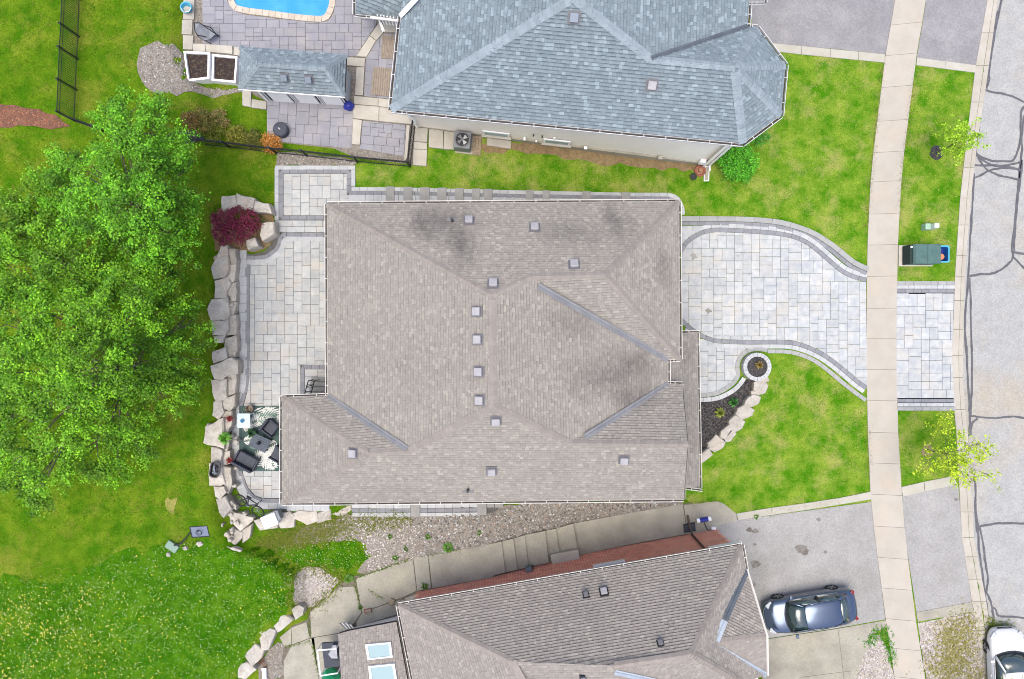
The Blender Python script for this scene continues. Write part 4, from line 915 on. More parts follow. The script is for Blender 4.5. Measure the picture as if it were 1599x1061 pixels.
# low rear extension with two skylights
V4 = dict(a=(545, 985, 3.3), b=(619, 971, 3.75), c=(640, 1080, 3.9), d=(536, 1100, 3.3), e=(528, 990, 3.2))
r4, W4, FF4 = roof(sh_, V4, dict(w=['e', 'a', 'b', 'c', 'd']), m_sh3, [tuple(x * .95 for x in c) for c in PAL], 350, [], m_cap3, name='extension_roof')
wall_block(sh_, None, 3.15, m_wallb, name='extension_wall', world=[G(548, 981), G(622, 962), G(660, 1100), G(560, 1100)])
for q in ([(570, 1007), (610, 1003.5), (613, 1027), (574, 1031)], [(575, 1041), (616, 1037), (620, 1064), (578, 1068)]):
    def up(p, dz):
        w = P(*p, 3.6)
        for _ in range(4): w = P(*p, FF4['w'].z(w.x, w.y) + dz)
        return w
    o4 = [up(p, .14) for p in q]; c_ = sum(o4, Vector((0, 0, 0))) / 4; fr_ = MB()
    i4 = [p + (c_ - p) * .17 for p in o4]
    for k in range(4):
        a_, b_, i1, i0 = o4[k], o4[(k + 1) % 4], i4[(k + 1) % 4], i4[k]
        dn = Vector((0, 0, -.16)); fr_.hexa([a_ + dn, b_ + dn, i1 + dn, i0 + dn][::-1], [a_, b_, i1, i0][::-1])
    o = fr_.build('skylight', m_white, r4)
    g_ = MB(); g_.face([p - Vector((0, 0, .03)) for p in i4][::-1]); g_.build('pane', m_glass, o)
# ------------------------------------------------------------------ boulder walls
def boulder(parent, px, z_top, h, m, seed):
    rr = random.Random(seed); c0 = sum(p[0] for p in px) / len(px), sum(p[1] for p in px) / len(px)
    pts = [P(x, y, z_top) for x, y in px]; c = sum(pts, Vector((0, 0, 0))) / len(pts)
    s = sum(pts[i].x * pts[(i + 1) % len(pts)].y - pts[(i + 1) % len(pts)].x * pts[i].y for i in range(len(pts)))
    if s < 0: pts = pts[::-1]
    ring = []
    for i, p in enumerate(pts):
        q = pts[(i + 1) % len(pts)]; d = q - p; n = Vector((d.y, -d.x, 0)).normalized()
        k = max(2, min(4, int(d.length / .22)))
        for j in range(k):
            t = j / k; o = p + d * t
            ring.append(o + n * rr.uniform(-.03, .03) * (1 if j else .2) )
    b = MB(); n = len(ring); tx, ty = rr.uniform(-.07, .07), rr.uniform(-.07, .07)
    prof = [(1.08, -h), (1.12, -h * .5), (1.11, -.10), (1.08, -.025), (1.0, .0), (.6, .015)]
    for k, (sc, dz) in enumerate(prof):
        for p in ring:
            o = p - c; jit = rr.uniform(-.022, .022) if k >= 3 else 0
            b.v.append((c.x + o.x * sc + rr.uniform(-.012, .012), c.y + o.y * sc + rr.uniform(-.012, .012), z_top + dz + jit + (o.x * tx + o.y * ty if k >= 2 else 0)))
    for k in range(len(prof) - 1):
        for i in range(n):
            a_, b_ = k * n + i, k * n + (i + 1) % n; b.f.append((a_, b_, b_ + n, a_ + n)); b.c.append((1, 1, 1))
    b.v.append((c.x, c.y, z_top + .03)); e_ = len(b.v) - 1; k = (len(prof) - 1) * n
    for i in range(n): b.f.append((k + i, k + (i + 1) % n, e_)); b.c.append((1, 1, 1))
    o = b.build('boulder', m, parent)
    return o
RX = (310, 740, 6.396); RS5 = (350, 900, 5.158)
wl = thing('boulder_wall', 'two-deep retaining wall of grey boulders between the rear lawn and the paved patio', 'retaining wall', G(352, 560))
outer = [ZO(RP, q) for q in ([(165, 240), (235, 232), (245, 290), (170, 320), (163, 280)], [(245, 222), (340, 250), (332, 308), (290, 308), (250, 280)], [(342, 265), (420, 278), (436, 330), (338, 318)], [(385, 390), (450, 380), (452, 440), (390, 480), (374, 450)], [(300, 480), (345, 465), (365, 510), (310, 530)],
    [(160, 510), (194, 510), (194, 568), (133, 585)], [(130, 590), (190, 570), (198, 640), (180, 680), (120, 688), (106, 630)], [(125, 705), (190, 686), (211, 715), (190, 760), (190, 795), (128, 795)], [(110, 810), (190, 800), (202, 870), (195, 918), (110, 920), (88, 860)], [(107, 930), (195, 922), (198, 960), (180, 1000), (115, 1000)], [(120, 1010), (180, 1005), (165, 1045), (125, 1045)])]
outer += [ZO(RQ, q) for q in ([(112, 35), (182, 10), (190, 70), (118, 95)], [(108, 115), (210, 72), (244, 90), (245, 155), (190, 165), (170, 185), (125, 180)], [(108, 195), (188, 187), (187, 288), (130, 306), (113, 260)], [(75, 450), (166, 405), (168, 565), (63, 535), (73, 490)], [(108, 562), (162, 578), (160, 652), (108, 645)], [(95, 655), (160, 655), (176, 760), (150, 775), (93, 770)], [(120, 782), (172, 782), (187, 810), (155, 845), (128, 830)], [(133, 855), (182, 835), (216, 900), (172, 948), (150, 920)])]
inner_ = [ZO(RP, q) for q in ([(197, 530), (240, 530), (240, 610), (205, 615), (197, 580)], [(205, 620), (238, 615), (230, 700), (207, 710), (192, 680)], [(214, 718), (241, 712), (241, 810), (217, 815), (193, 770)], [(203, 812), (241, 825), (228, 893), (184, 887)], [(207, 902), (241, 895), (241, 1000), (192, 1000)], [(187, 1022), (241, 1006), (245, 1090), (175, 1082)])]
inner_ += [ZO(RQ, q) for q in ([(187, 0), (241, 0), (238, 60), (196, 75)], [(192, 170), (242, 163), (237, 260), (192, 275)], [(170, 300), (235, 272), (235, 330), (205, 360), (177, 350)], [(172, 370), (217, 365), (217, 440), (197, 472), (172, 470)], [(170, 482), (204, 520), (194, 582), (170, 570)], [(166, 590), (207, 585), (207, 650), (165, 660)], [(170, 668), (212, 680), (217, 770), (196, 815), (178, 780)], [(184, 835), (242, 880), (240, 908), (214, 895)])]
white_ = [ZO(RQ, [(118, 315), (161, 308), (173, 370), (145, 408), (113, 385)])]
south_ = [ZO(RQ, [(210, 915), (330, 950), (325, 970), (265, 1020), (215, 970)])] + [ZO(RX, q) for q in ([(205, 660), (330, 545), (432, 590), (427, 640), (350, 725), (220, 690)], [(434, 572), (530, 510), (503, 640), (440, 690)], [(560, 470), (660, 440), (780, 480), (780, 540), (620, 562)], [(800, 500), (840, 395), (905, 382), (957, 430), (950, 530), (820, 537)], [(943, 400), (1000, 373), (1168, 378), (1178, 472), (1080, 506), (970, 452)], [(1184, 400), (1312, 358), (1318, 462), (1188, 487)], [(1333, 345), (1532, 318), (1522, 362), (1440, 432), (1343, 407)])]
for i, q in enumerate(outer): boulder(wl, q, 1.88 + .06 * math.sin(i * 2.3), .9, m_boul, i)
for i, q in enumerate(inner_): boulder(wl, q, 1.66 + .06 * math.sin(i * 1.7), .6, m_boul, 50 + i)
for i, q in enumerate(white_): boulder(wl, q, 1.8, .8, m_boulw, 90 + i)
for i, q in enumerate(south_): boulder(wl, q, 1.5 - .06 * i, .9, m_boulw if i in (3, 4, 6) else m_boul, 100 + i)
boulder(wl, ZO(RX, [(285, 735), (350, 738), (427, 768), (410, 780), (350, 765)]), 1.75, .3, m_boul, 119)
rr = random.Random(77)
for i in range(46):   # small filler stones in the gaps
    t = rr.random(); y = 400 + 440 * t; x = rr.uniform(333, 368) + (22 if y > 790 else 0)
    r_ = rr.uniform(2., 4.2); z_ = rr.uniform(1.45, 1.8)
    if i > 34: x, y = rr.uniform(345, 365), rr.uniform(795, 860)
    boulder(wl, [(x + r_ * math.cos(a_) * rr.uniform(.7, 1.2), y + r_ * math.sin(a_) * rr.uniform(.7, 1.2)) for a_ in (0, 1.2, 2.5, 3.7, 5)], z_, .5, m_boul, 200 + i)
EXCL.append([(345, 325), (430, 320), (430, 365), (395, 395), (370, 400), (363, 640), (360, 735), (380, 790), (445, 800), (545, 800), (530, 812), (455, 826), (420, 824), (400, 850), (375, 858), (340, 845), (355, 820), (335, 780), (326, 740), (322, 680), (332, 600), (326, 480), (335, 400), (330, 350)])
wf = thing('boulder_edging', 'row of pale boulders curving round the black mulch bed by the porch', 'garden edging', G(1140, 655))
for i, q in enumerate([(632, 345), (690, 338), (707, 365), (690, 400), (650, 415), (628, 385)], ) if False else enumerate(([(632, 345), (690, 338), (707, 365), (690, 402), (650, 416), (628, 385)], [(583, 445), (620, 415), (662, 428), (652, 462), (610, 482), (578, 467)], [(543, 490), (580, 468), (627, 498), (617, 527), (560, 550), (528, 520)], [(493, 560), (525, 528), (577, 563), (562, 597), (520, 617), (488, 590)], [(448, 615), (490, 580), (502, 605), (467, 657), (443, 647)], [(468, 650), (510, 610), (529, 630), (502, 667), (473, 674)], [(376, 680), (420, 638), (467, 675), (452, 707), (410, 727), (373, 705)], [(318, 752), (380, 708), (397, 745), (318, 808)], [(636, 322), (700, 313), (707, 338), (640, 343)], [(612, 393), (640, 393), (637, 421), (614, 416)])):
    boulder(wf, ZO(RG, q), .34 + .05 * math.sin(i * 2.), .5, m_boulw, 300 + i)
EXCL.append([(1092, 712), (1115, 680), (1150, 640), (1180, 595), (1200, 590), (1201, 610), (1180, 645), (1150, 670), (1130, 700), (1094, 730)])
ws = thing('boulder_edging', 'five grey boulders between the dandelion meadow and the broken concrete walk', 'garden edging', G(420, 990))
for i, q in enumerate(([(548, 270), (600, 238), (637, 260), (632, 310), (575, 347)], [(393, 308), (480, 308), (552, 350), (430, 452), (383, 380)], [(288, 450), (330, 413), (407, 440), (402, 480), (350, 592), (300, 592)], [(168, 640), (245, 548), (312, 600), (302, 650), (225, 727)], [(108, 735), (180, 698), (252, 755), (170, 828), (113, 817)])):
    boulder(ws, ZO(RS5, q), 1.72, .8, m_boulw, 330 + i)
    EXCL.append(ZO(RS5, q))
EXCL.append([(455, 950), (470, 960), (440, 990), (420, 1030), (385, 1061), (375, 1050), (395, 1010), (420, 970)])

# round planter
pl_ = thing('round_planter', 'round pale stone ring planter filled with black mulch at the walkway bend', 'planter', G(1178.5, 572.7))
c_ = G(1178.5, 572.7); N_ = 20
for i in range(N_):
    t0, t1 = 2 * math.pi * (i + .03) / N_, 2 * math.pi * (i + .97) / N_
    b = MB(); b.prism([(c_.x + r * math.cos(t), c_.y + r * math.sin(t)) for r, t in ((.53, t0), (.73, t0), (.73, t1), (.53, t1))], 0, .4); b.build('planter_stone', m_pavl, pl_)
b = MB(); b.lathe((c_.x, c_.y, 0), [(.53, .2), (.53, .3), (.3, .35), (.02, .36)], 18); b.build('soil', m_mulch, pl_)

# ------------------------------------------------------------------ foliage
def leaves(name, centers, per, sig, size, c1, c2, m, parent, up=.9, seed=0, jit=.45, aspect=.62, flat=1., lf=0.):
    R = np.random.RandomState(seed); C = np.repeat(np.asarray(centers, float), per, 0); n = len(C)
    p = C + R.normal(0, 1, (n, 3)) * np.array([sig, sig, sig * flat])
    nr = R.normal(0, .55, (n, 3)); nr[:, 2] += up; nr /= np.linalg.norm(nr, axis=1)[:, None]
    t = R.normal(0, 1, (n, 3)); u = np.cross(nr, t); u /= np.linalg.norm(u, axis=1)[:, None]; v = np.cross(nr, u)
    s = (size * R.uniform(.45, 1.45, n))[:, None]
    V = np.empty((n, 4, 3)); V[:, 0] = p - u * s * .5; V[:, 1] = p - v * s * aspect * .5 + nr * s * .08; V[:, 2] = p + u * s * .5; V[:, 3] = p + v * s * aspect * .5 + nr * s * .08
    k = np.repeat(R.uniform(0, 1, len(centers)), per) * .6 + R.uniform(0, 1, n) * .4
    col = np.asarray(c1)[None, :3] * (1 - k)[:, None] + np.asarray(c2)[None, :3] * k[:, None]; col *= R.uniform(1 - jit, 1 + jit, n)[:, None]
    if lf:                                  # patches of darker leaf colour painting in the shaded gaps between boughs
        q = p[:, 0] * 1.1 + p[:, 2] * .9, p[:, 1] * 1.1 - p[:, 2] * .7
        w_ = np.sin(q[0] * 1.9 + np.sin(q[1] * 1.3) * 1.7) * np.sin(q[1] * 2.1 + np.sin(q[0] * 1.1) * 1.5) + .45 * np.sin(q[0] * 4.7 + q[1] * 1.9) * np.sin(q[1] * 5.1 - q[0] * 1.3)
        col *= np.clip(.84 + lf * w_, .38, 1.2)[:, None]
    F = np.arange(n * 4).reshape(n, 4)
    return quick(name, V.reshape(-1, 3), F, m, parent, cols=col)
def shell(lobes, dens, seed, inner=.55, low=-.1):
    R = np.random.RandomState(seed); out = []
    for x, y, z, r in lobes:
        n = max(3, int(dens * r * r))
        d = R.normal(0, 1, (n, 3)); d[:, 2] = np.abs(d[:, 2]) * .9 + low; d /= np.linalg.norm(d, axis=1)[:, None]
        rad = r * (inner + (1 - inner) * np.sqrt(R.uniform(0, 1, n))) * R.uniform(.85, 1.14, n)
        out.append(np.array([x, y, z]) + d * rad[:, None] * np.array([1, 1, .8]))
    return np.concatenate(out)
def sprays(lobes, dens, seed):          # leaf clumps strung along short outward twigs, so the crown keeps gaps
    R = np.random.RandomState(seed); out = []; cx = np.mean([l[:3] for l in lobes], 0)
    for x, y, z, r in lobes:
        n = max(3, int(dens * r * r * .22))
        d = R.normal(0, 1, (n, 3)); d[:, 2] = np.abs(d[:, 2]) * .8 - .15; d /= np.linalg.norm(d, axis=1)[:, None]
        p = np.array([x, y, z]) + d * (r * (.5 + .45 * np.sqrt(R.uniform(0, 1, n))) * R.uniform(.8, 1.2, n))[:, None] * np.array([1, 1, .8])
        ax = d * .6 + np.array([x - cx[0], y - cx[1], 0]) / 9 + R.normal(0, .35, (n, 3)); ax[:, 2] = ax[:, 2] * .3 + .12; ax /= np.linalg.norm(ax, axis=1)[:, None]
        L_ = R.uniform(.3, .75, n)
        for t in (0, .33, .66, 1.):
            out.append(p + ax * (L_ * t)[:, None] - np.array([0, 0, .12]) * t * t + R.normal(0, .05, (n, 3)))
    return np.concatenate(out)
def tree(name, label, cat, base, top, lobes, dens, per, sig, size, c1, c2, seed, r0=.16, group=None, upright=False):
    t = thing(name, label, cat, base, 0, group); rr = random.Random(seed); b = MB(); base = Vector(base); top = Vector(top)
    mid = base.lerp(top, .45) + Vector((rr.uniform(-.1, .1), rr.uniform(-.1, .1), 0)); b.tube([base - Vector((0, 0, .1)), base.lerp(top, .25), mid, top], r0, 8, r2=r0 * .25)
    for l in lobes:
        c = Vector(l[:3]); s = base.lerp(top, rr.uniform(.35, .75)); m_ = s.lerp(c, .5) + Vector((rr.uniform(-.2, .2), rr.uniform(-.2, .2), .25)) * min(1, (c - s).length * .4)
        b.tube([s, m_, c], r0 * .26, 5, r2=r0 * .07)
        for k in range(5):
            d = Vector((rr.gauss(0, 1), rr.gauss(0, 1), abs(rr.gauss(0, .8)))).normalized() * l[3] * .9; b.tube([m_.lerp(c, rr.uniform(.3, 1)), c + d * .5 + Vector((0, 0, .1)), c + d], r0 * .12, 4, r2=.006)
    b.build('trunk', m_bark, t)
    leaves('crown', (sprays(lobes, dens, seed) if not upright else shell(lobes, dens, seed)), per, sig, size, c1, c2, m_leaf, t, seed=seed, flat=.7, lf=.36 if r0 > .1 else 0.)
    return t
def lob(L): return [tuple(P(x, y, z + .7 * math.sin(i * 2.4))) + (r * K * (H - z) * .85,) for i, (x, y, z, r) in enumerate(L)]
tree('maple_tree', 'bright green maple tree at the corner of the iron fence', 'tree', G(222, 345), P(215, 320, 8.6),
     lob([(205, 172, 5, 26), (240, 188, 5.2, 24), (178, 188, 5, 22), (212, 212, 6, 40), (266, 238, 6, 34), (150, 262, 6, 36), (196, 262, 7.4, 44), (250, 285, 7.2, 44), (105, 262, 5, 24), (210, 318, 8.2, 52), (278, 325, 6.6, 30), (272, 372, 5.6, 30), (145, 335, 7, 46), (92, 300, 5.6, 34), (240, 372, 6.6, 38), (188, 378, 6.4, 36), (258, 408, 4.6, 16), (296, 258, 4.6, 16), (298, 300, 5, 16)]), 150, 32, .12, .10, S(78, 156, 20), S(156, 232, 52), 1, .2)
tree('maple_tree', 'broad yellow-green maple tree spreading over the left edge of the rear lawn', 'tree', G(205, 575), P(155, 570, 9.6),
     lob([(30, 420, 6, 48), (105, 408, 6.6, 46), (170, 432, 7.2, 48), (232, 445, 6.4, 34), (28, 500, 7, 54), (110, 495, 8.4, 60), (190, 505, 8.6, 56), (252, 500, 6.6, 42), (296, 505, 5, 22), (290, 560, 5.2, 38), (225, 565, 8, 52), (140, 575, 9.4, 62), (55, 580, 8.4, 58), (-20, 560, 7, 50), (258, 610, 5.6, 32), (190, 635, 7.6, 48), (110, 650, 8, 52), (30, 660, 7.2, 50), (150, 700, 5.6, 40), (80, 722, 5.8, 40), (20, 730, 5.4, 36), (215, 690, 4.8, 30), (60, 768, 4.4, 22), (182, 735, 4.2, 22), (-20, 640, 6, 50)]), 140, 32, .12, .102, S(78, 148, 16), S(162, 228, 44), 2, .24)
tree('maple_tree', 'small light green maple tree at the far left below the red mulch strip', 'tree', G(70, 345), P(55, 330, 6.6),
     lob([(60, 318, 5.4, 42), (20, 345, 5, 36), (100, 345, 5.6, 34), (48, 375, 5.2, 38), (-12, 385, 5, 40), (88, 385, 4.6, 26)]), 140, 30, .12, .10, S(82, 152, 20), S(164, 228, 48), 3, .12)
tree('young_tree', 'thin young street tree with lime leaves in a dark mulch ring on the upper verge', 'tree', G(1462, 239), P(1508, 214, 3.7),
     lob([(1493, 222, 2.4, 13), (1500, 208, 3, 13), (1515, 204, 3.2, 9), (1517, 226, 3, 9), (1488, 232, 2.2, 9), (1505, 232, 2.6, 9), (1526, 212, 3.4, 6), (1478, 216, 2.2, 8)]), 330, 13, .07, .095, S(140, 196, 30), S(196, 240, 60), 4, .035)
sheet('mulch_ring', [(1462 + 10.5 * math.cos(t) * (1 + .12 * math.sin(5 * t)), 239 + 11.5 * math.sin(t)) for t in [k * .42 for k in range(15)]], .03, m_mulch)
tree('young_tree', 'young street tree with loose yellow leaves beside the brick-free lower verge by the kerb' if False else 'young street tree with loose yellow-green leaves overhanging the kerb on the lower verge', 'tree', G(1448, 703), P(1490, 712, 3.6),
     lob([(1466, 661, 2.2, 12), (1480, 672, 2.6, 10), (1492, 690, 3, 14), (1512, 692, 3.2, 14), (1532, 706, 3.2, 13), (1470, 716, 2.6, 16), (1490, 722, 3.2, 18), (1512, 722, 3.4, 16), (1446, 722, 2, 12), (1456, 740, 1.8, 10), (1505, 745, 2.2, 12), (1482, 742, 2.2, 10), (1518, 752, 1.8, 7), (1542, 742, 2, 6), (1528, 690, 2.8, 9)]), 240, 9, .075, .10, S(160, 200, 26), S(222, 244, 60), 5, .04)
sheet('bare_soil_patch', [(1448 + 9 * math.cos(t) * (1 + .2 * math.sin(3 * t)), 703 + 11 * math.sin(t)) for t in [k * .42 for k in range(15)]], .022, mat('bare_soil', S(168, 144, 118), S(150, 138, 100), s=3, fine=.25, fs=12, bump=.6), excl=False)

def shrub(name, label, cat, px, z0, r, h, dens, per, sig, size, c1, c2, seed, wide=1., group=None):
    g = P(px[0], px[1], z0); t = thing(name, label, cat, g, 0, group); R = random.Random(seed); b = MB()
    L = [(g.x, g.y, g.z + h * .35, r * .8)]
    for k in range(6):
        a_ = k * 1.047 + R.uniform(-.3, .3); L.append((g.x + math.cos(a_) * r * .55 * wide, g.y + math.sin(a_) * r * .55, g.z + h * R.uniform(.25, .5), r * .5))
    for l in L: b.tube([g, Vector(l[:3])], .02, 4, r2=.008)
    b.build('stems', m_bark, t)
    leaves('foliage', shell(L, dens, seed, inner=.7), per, sig, size, c1, c2, m_leaf, t, seed=seed)
    return t
shrub('shrub', 'round bright green shrub at the corner of the pale house by the downspout', 'shrub', (1146, 259), .0, 1.0, 1.5, 170, 16, .08, .09, S(70, 168, 30), S(130, 224, 60), 11)
shrub('shrub', 'small green shrub hugging the wall under the bay roof', 'shrub', (1183, 218), .0, .5, 1.0, 80, 14, .08, .08, S(50, 140, 30), S(110, 200, 60), 12)
t_ = thing('red_maple_shrub', 'dark red weeping maple shrub among boulders at the patio corner', 'shrub', G(372, 352)); g = G(372, 352)
L = [tuple(P(x, y, 2.0)) + (r * .0315,) for x, y, r in ((352, 347, 18), (372, 342, 18), (390, 345, 16), (365, 362, 18), (345, 362, 12), (384, 360, 14), (352, 376, 9), (338, 343, 9), (400, 352, 8), (375, 378, 7))]
b = MB()
for l in L: b.tube([g, g.lerp(Vector(l[:3]), .5) + Vector((0, 0, .25)), Vector(l[:3])], .03, 5, r2=.01)
b.build('stems', m_bark, t_); leaves('foliage', shell(L, 260, 21, inner=.6), 12, .07, .075, S(104, 30, 54), S(160, 56, 90), m_leaf, t_, seed=21)
for i, (x, y, r, lab, c1_, c2_) in enumerate(((318, 192, .62, 'orange-tinged low shrub at the fence below the gravel circle', S(92, 116, 44), S(176, 150, 80)), (342, 190, .5, 'pale tan low shrub right of the orange shrub by the fence', S(110, 130, 56), S(206, 172, 112)), (300, 191, .4, 'small rusty orange shrub left end of the fence planting', S(96, 112, 48), S(180, 132, 80)),
      (335, 208, .55, 'low green and yellow shrub in the black mulch by the fence', S(80, 110, 30), S(170, 170, 60)), (372, 214, .5, 'yellow-green low shrub along the fence towards the paved terrace', S(110, 130, 40), S(190, 180, 70)), (398, 219, .45, 'brown-green low shrub along the fence left of the orange clump', S(90, 116, 40), S(160, 150, 70)), (427, 226, .48, 'bright orange shrub at the corner of the lower terrace', S(200, 120, 50), S(244, 180, 90)))):
    shrub('low_shrub', lab, 'shrub', (x, y), float(gz(*G(x, y)[:2])), r, .55, 230, 12, .07, .08, c1_, c2_, 30 + i)
def tuft(name, label, px, r, c1, c2, seed, z=None, n=70, cat='plant', h=.35, group=None):
    g = G(*px) if z is None else P(px[0], px[1], z); t = thing(name, label, cat, g, 0, group); R = random.Random(seed); b = MB()
    for k in range(n):
        a_ = R.uniform(0, 6.28); l = r * R.uniform(.5, 1.1); d = Vector((math.cos(a_), math.sin(a_), 0)); s_ = Vector((-d.y, d.x, 0)) * r * .09
        p0 = g + d * .03; p1 = g + d * l * .5 + Vector((0, 0, h * R.uniform(.7, 1.2))); p2 = g + d * l + Vector((0, 0, h * R.uniform(.2, .7)))
        f_ = R.random(); c = tuple((c1[i] * (1 - f_) + c2[i] * f_) for i in range(3)); b.face([p0 - s_, p1 - s_ * 1.4, p1 + s_ * 1.4, p0 + s_], c); b.face([p1 - s_ * 1.4, p2, p1 + s_ * 1.4], c)
    b.build('leaves', m_leaf, t, colors=True); return t
tuft('hosta', 'dark green leafy plant in the black mulch nearer the walkway', (1143, 628), .28, S(50, 120, 50), S(110, 180, 90), 1)
tuft('hosta', 'yellow-green leafy plant in the black mulch nearer the porch', (1122, 644), .30, S(120, 140, 50), S(180, 190, 90), 2)
tuft('grass_plant', 'straw coloured clump of grass growing in the round stone planter', (1183, 570), .24, S(150, 120, 60), S(210, 190, 110), 3, z=.36)
for i, (x, y, r, lab) in enumerate(((545, 904, .33, 'bright green weed clump at the concrete walk beside the gravel bed'), (700, 855, .36, 'green weed patch at the upper edge of the concrete walk'), (609, 838, .22, 'small green weed in the pale gravel slope, leftmost'), (668, 838, .24, 'grey-green weed in the middle of the gravel slope'), (634, 857, .22, 'small weed in the gravel just above the concrete walk'), (617, 871, .24, 'weed at the lower tip of the gravel slope'), (663, 915, .26, 'dark green weed at the left foot of the brick wall'), (563, 948, .16, 'little weed in the crack of the concrete walk'), (1180, 807, .2, 'light green weed on the concrete edging of the car driveway'), (405, 345, .4, 'dark green leafy plant beside the red maple shrub'), (748, 832, .2, 'tiny green weed in the brown gravel near the steps'))):
    tuft('weed', lab, (x, y), r * .9, S(66, 120, 34), S(120, 166, 60), 60 + i, h=.12, n=[70, 80, 22, 26, 18, 26, 34, 30, 24, 60, 18][i])
# bare twiggy tree by the white car
tb = thing('bare_tree', 'bare grey twiggy tree with a few lime buds over the lower gravel verge', 'tree', G(1530, 1092)); rr = random.Random(9); b = MB(); base = G(1530, 1092); lv = []
def twig(p, d, l, r, k):
    q = p + d * l; m_ = p.lerp(q, .5) + Vector((rr.uniform(-1, 1), rr.uniform(-1, 1), 0)) * l * .07
    b.tube([p, m_, q], r, 4, r2=r * .55)
    if k == 0: lv.append(tuple(q)); return
    for _ in range(3):
        dd = (d + Vector((rr.uniform(-.75, .75), rr.uniform(-.75, .75), rr.uniform(-.2, .25)))).normalized(); twig(p.lerp(q, rr.uniform(.55, 1)), dd, l * rr.uniform(.62, .85), r * .55, k - 1)
twig(base, Vector((0, .05, 1)), 1.5, .06, 0); lv.clear()
for a_ in (1.3, 1.75, 2.2, 2.7, 3.3, .7, 0., 4.2, 5.2): twig(base + Vector((0, 0, 1.4)), Vector((math.cos(a_), math.sin(a_), .55)).normalized(), 1.0, .032, 3)
b.build('trunk', mat('grey_bark', S(158, 150, 138), S(134, 126, 116), s=6), tb)
leaves('buds', lv, 5, .06, .06, S(150, 160, 60), S(206, 214, 90), m_leaf, tb, seed=8)

# ------------------------------------------------------------------ iron fences
def fence(label, px, h, pk_=(.028, .1)):
    pts = [G(*p) for p in px]; t = thing('iron_fence', label, 'fence', pts[0])
    for i, (p, q) in enumerate(zip(pts[:-1], pts[1:])):
        d = q - p; L_ = d.length; k = max(1, round(L_ / 2.0))
        for j in range(k):
            a_, b_ = p.lerp(q, j / k), p.lerp(q, (j + 1) / k); post = MB(); post.box(a_ + Vector((0, 0, h / 2)), (.075, .075, h + .12), math.atan2(d.y, d.x)); post.box(a_ + Vector((0, 0, h + .08)), (.1, .1, .04), math.atan2(d.y, d.x)); post.build('post', m_black, t)
            for z_ in (.14, h - .22, h - .03):
                r = MB(); c_ = (a_ + b_) / 2 + Vector((0, 0, z_)); u = (b_ - a_); r.tube([a_ + Vector((0, 0, z_)), b_ + Vector((0, 0, z_))], .022, 4); r.build('rail', m_black, t)
            pk = MB(); n = max(2, int((b_ - a_).length / pk_[1]))
            for s_ in range(1, n):
                c_ = a_.lerp(b_, s_ / n); pk.box(c_ + Vector((0, 0, h / 2 + .03)), (pk_[0], pk_[0], h - .06), math.atan2(d.y, d.x))
            pk.build('pickets', m_black, t, kind='stuff')
    e_ = pts[-1]; post = MB(); post.box(e_ + Vector((0, 0, h / 2)), (.075, .075, h + .12)); post.build('post', m_black, t)
    return t
fence('black iron fence running down from the top edge past the upper left lawn', [(127.5, -70), (126, 0), (124, 58), (122, 93), (118, 189)], 1.45)
fence('black iron fence crossing behind the bright maple to the paved square', [(119, 190), (165, 207), (268, 222), (360, 231), (432, 240), (480, 244.5), (558, 253.5), (640, 261)], 1.1, (.014, .13))
fence('short black iron fence beside the pale cap stones at the house corner', [(641, 259), (649, 194)], 1.1, (.016, .13))
# ------------------------------------------------------------------ north yard: pool, shed, beds, chair and small things
m_water = mat('pool_water', S(60, 170, 226), S(84, 186, 236), s=1.2, bump=.25, bs=2.5, rough=.06, spec=.5)
m_coping = mat('pool_coping', S(226, 214, 198), S(212, 198, 180), s=3, rnd=.05, fine=.08)
m_plank = mat('wood_plank', S(182, 164, 140), S(160, 142, 120), s=3, rnd=.08, stretch=(1, 6, 1), fine=.1)
m_tan = mat('tan_mat', S(178, 164, 148), S(160, 146, 132), s=6, fine=.1)
m_blue = mat('blue_plastic', S(40, 110, 190), bump=0, rough=.35)
m_dblue = mat('dark_blue_plastic', S(36, 48, 150), S(58, 70, 180), s=9, bump=.5, bs=8, rough=.4)
m_lblue = mat('light_blue_plastic', S(90, 190, 226), bump=0, rough=.35)
m_sling = mat('grey_sling', S(160, 164, 172), S(140, 146, 156), s=6, bump=.1)
m_charc = mat('charcoal', S(84, 88, 100), S(72, 76, 88), s=5, rough=.7)
m_wicker = mat('charcoal_wicker', S(80, 84, 98), S(66, 70, 84), s=30, bump=.8, bs=60, rough=.7)
m_green = mat('box_green', S(78, 112, 108), S(92, 126, 122), s=3, bump=0, rough=.55)
m_pgreen = mat('pale_green', S(176, 214, 186), bump=0, rough=.5)
m_greenb = mat('bright_green', S(40, 190, 130), S(30, 165, 112), s=4, bump=0, rough=.5)
m_orange = mat('orange_plastic', S(236, 150, 110), bump=0, rough=.5)
m_rubber = mat('rubber', S(46, 46, 48), bump=0, rough=.8)
m_chrome = mat('alloy', S(190, 192, 196), bump=0, rough=.3, metal=.8)
m_terra = mat('terracotta', S(170, 104, 84), S(190, 124, 100), s=4)

pool = thing('swimming_pool', 'corner of a bright blue swimming pool with a pale stone coping at the top edge', 'pool', G(440, 10))
wz = G(440, 10).z; cop_in = sm([(362, -60), (366, 0), (380, 12), (420, 17.5), (460, 23), (500, 26.5), (508, 23), (513, 12), (515, 0), (516, -60)])
b = MB(); b.face([P(x, y, wz + .03) for x, y in cop_in][::1]); o = b.build('water', m_water, pool)
if o.data.polygons[0].normal.z < 0: o.data.flip_normals()
course(pool, cop_in, -.30, .0, .33, m_coping, dz=.09, th=.1, name='coping_stone', seed=70)
rc = thing('robot_hose', 'thin white cleaning hose curling in the blue swimming pool', 'hose', P(425, 8, wz + .05)) if False else None

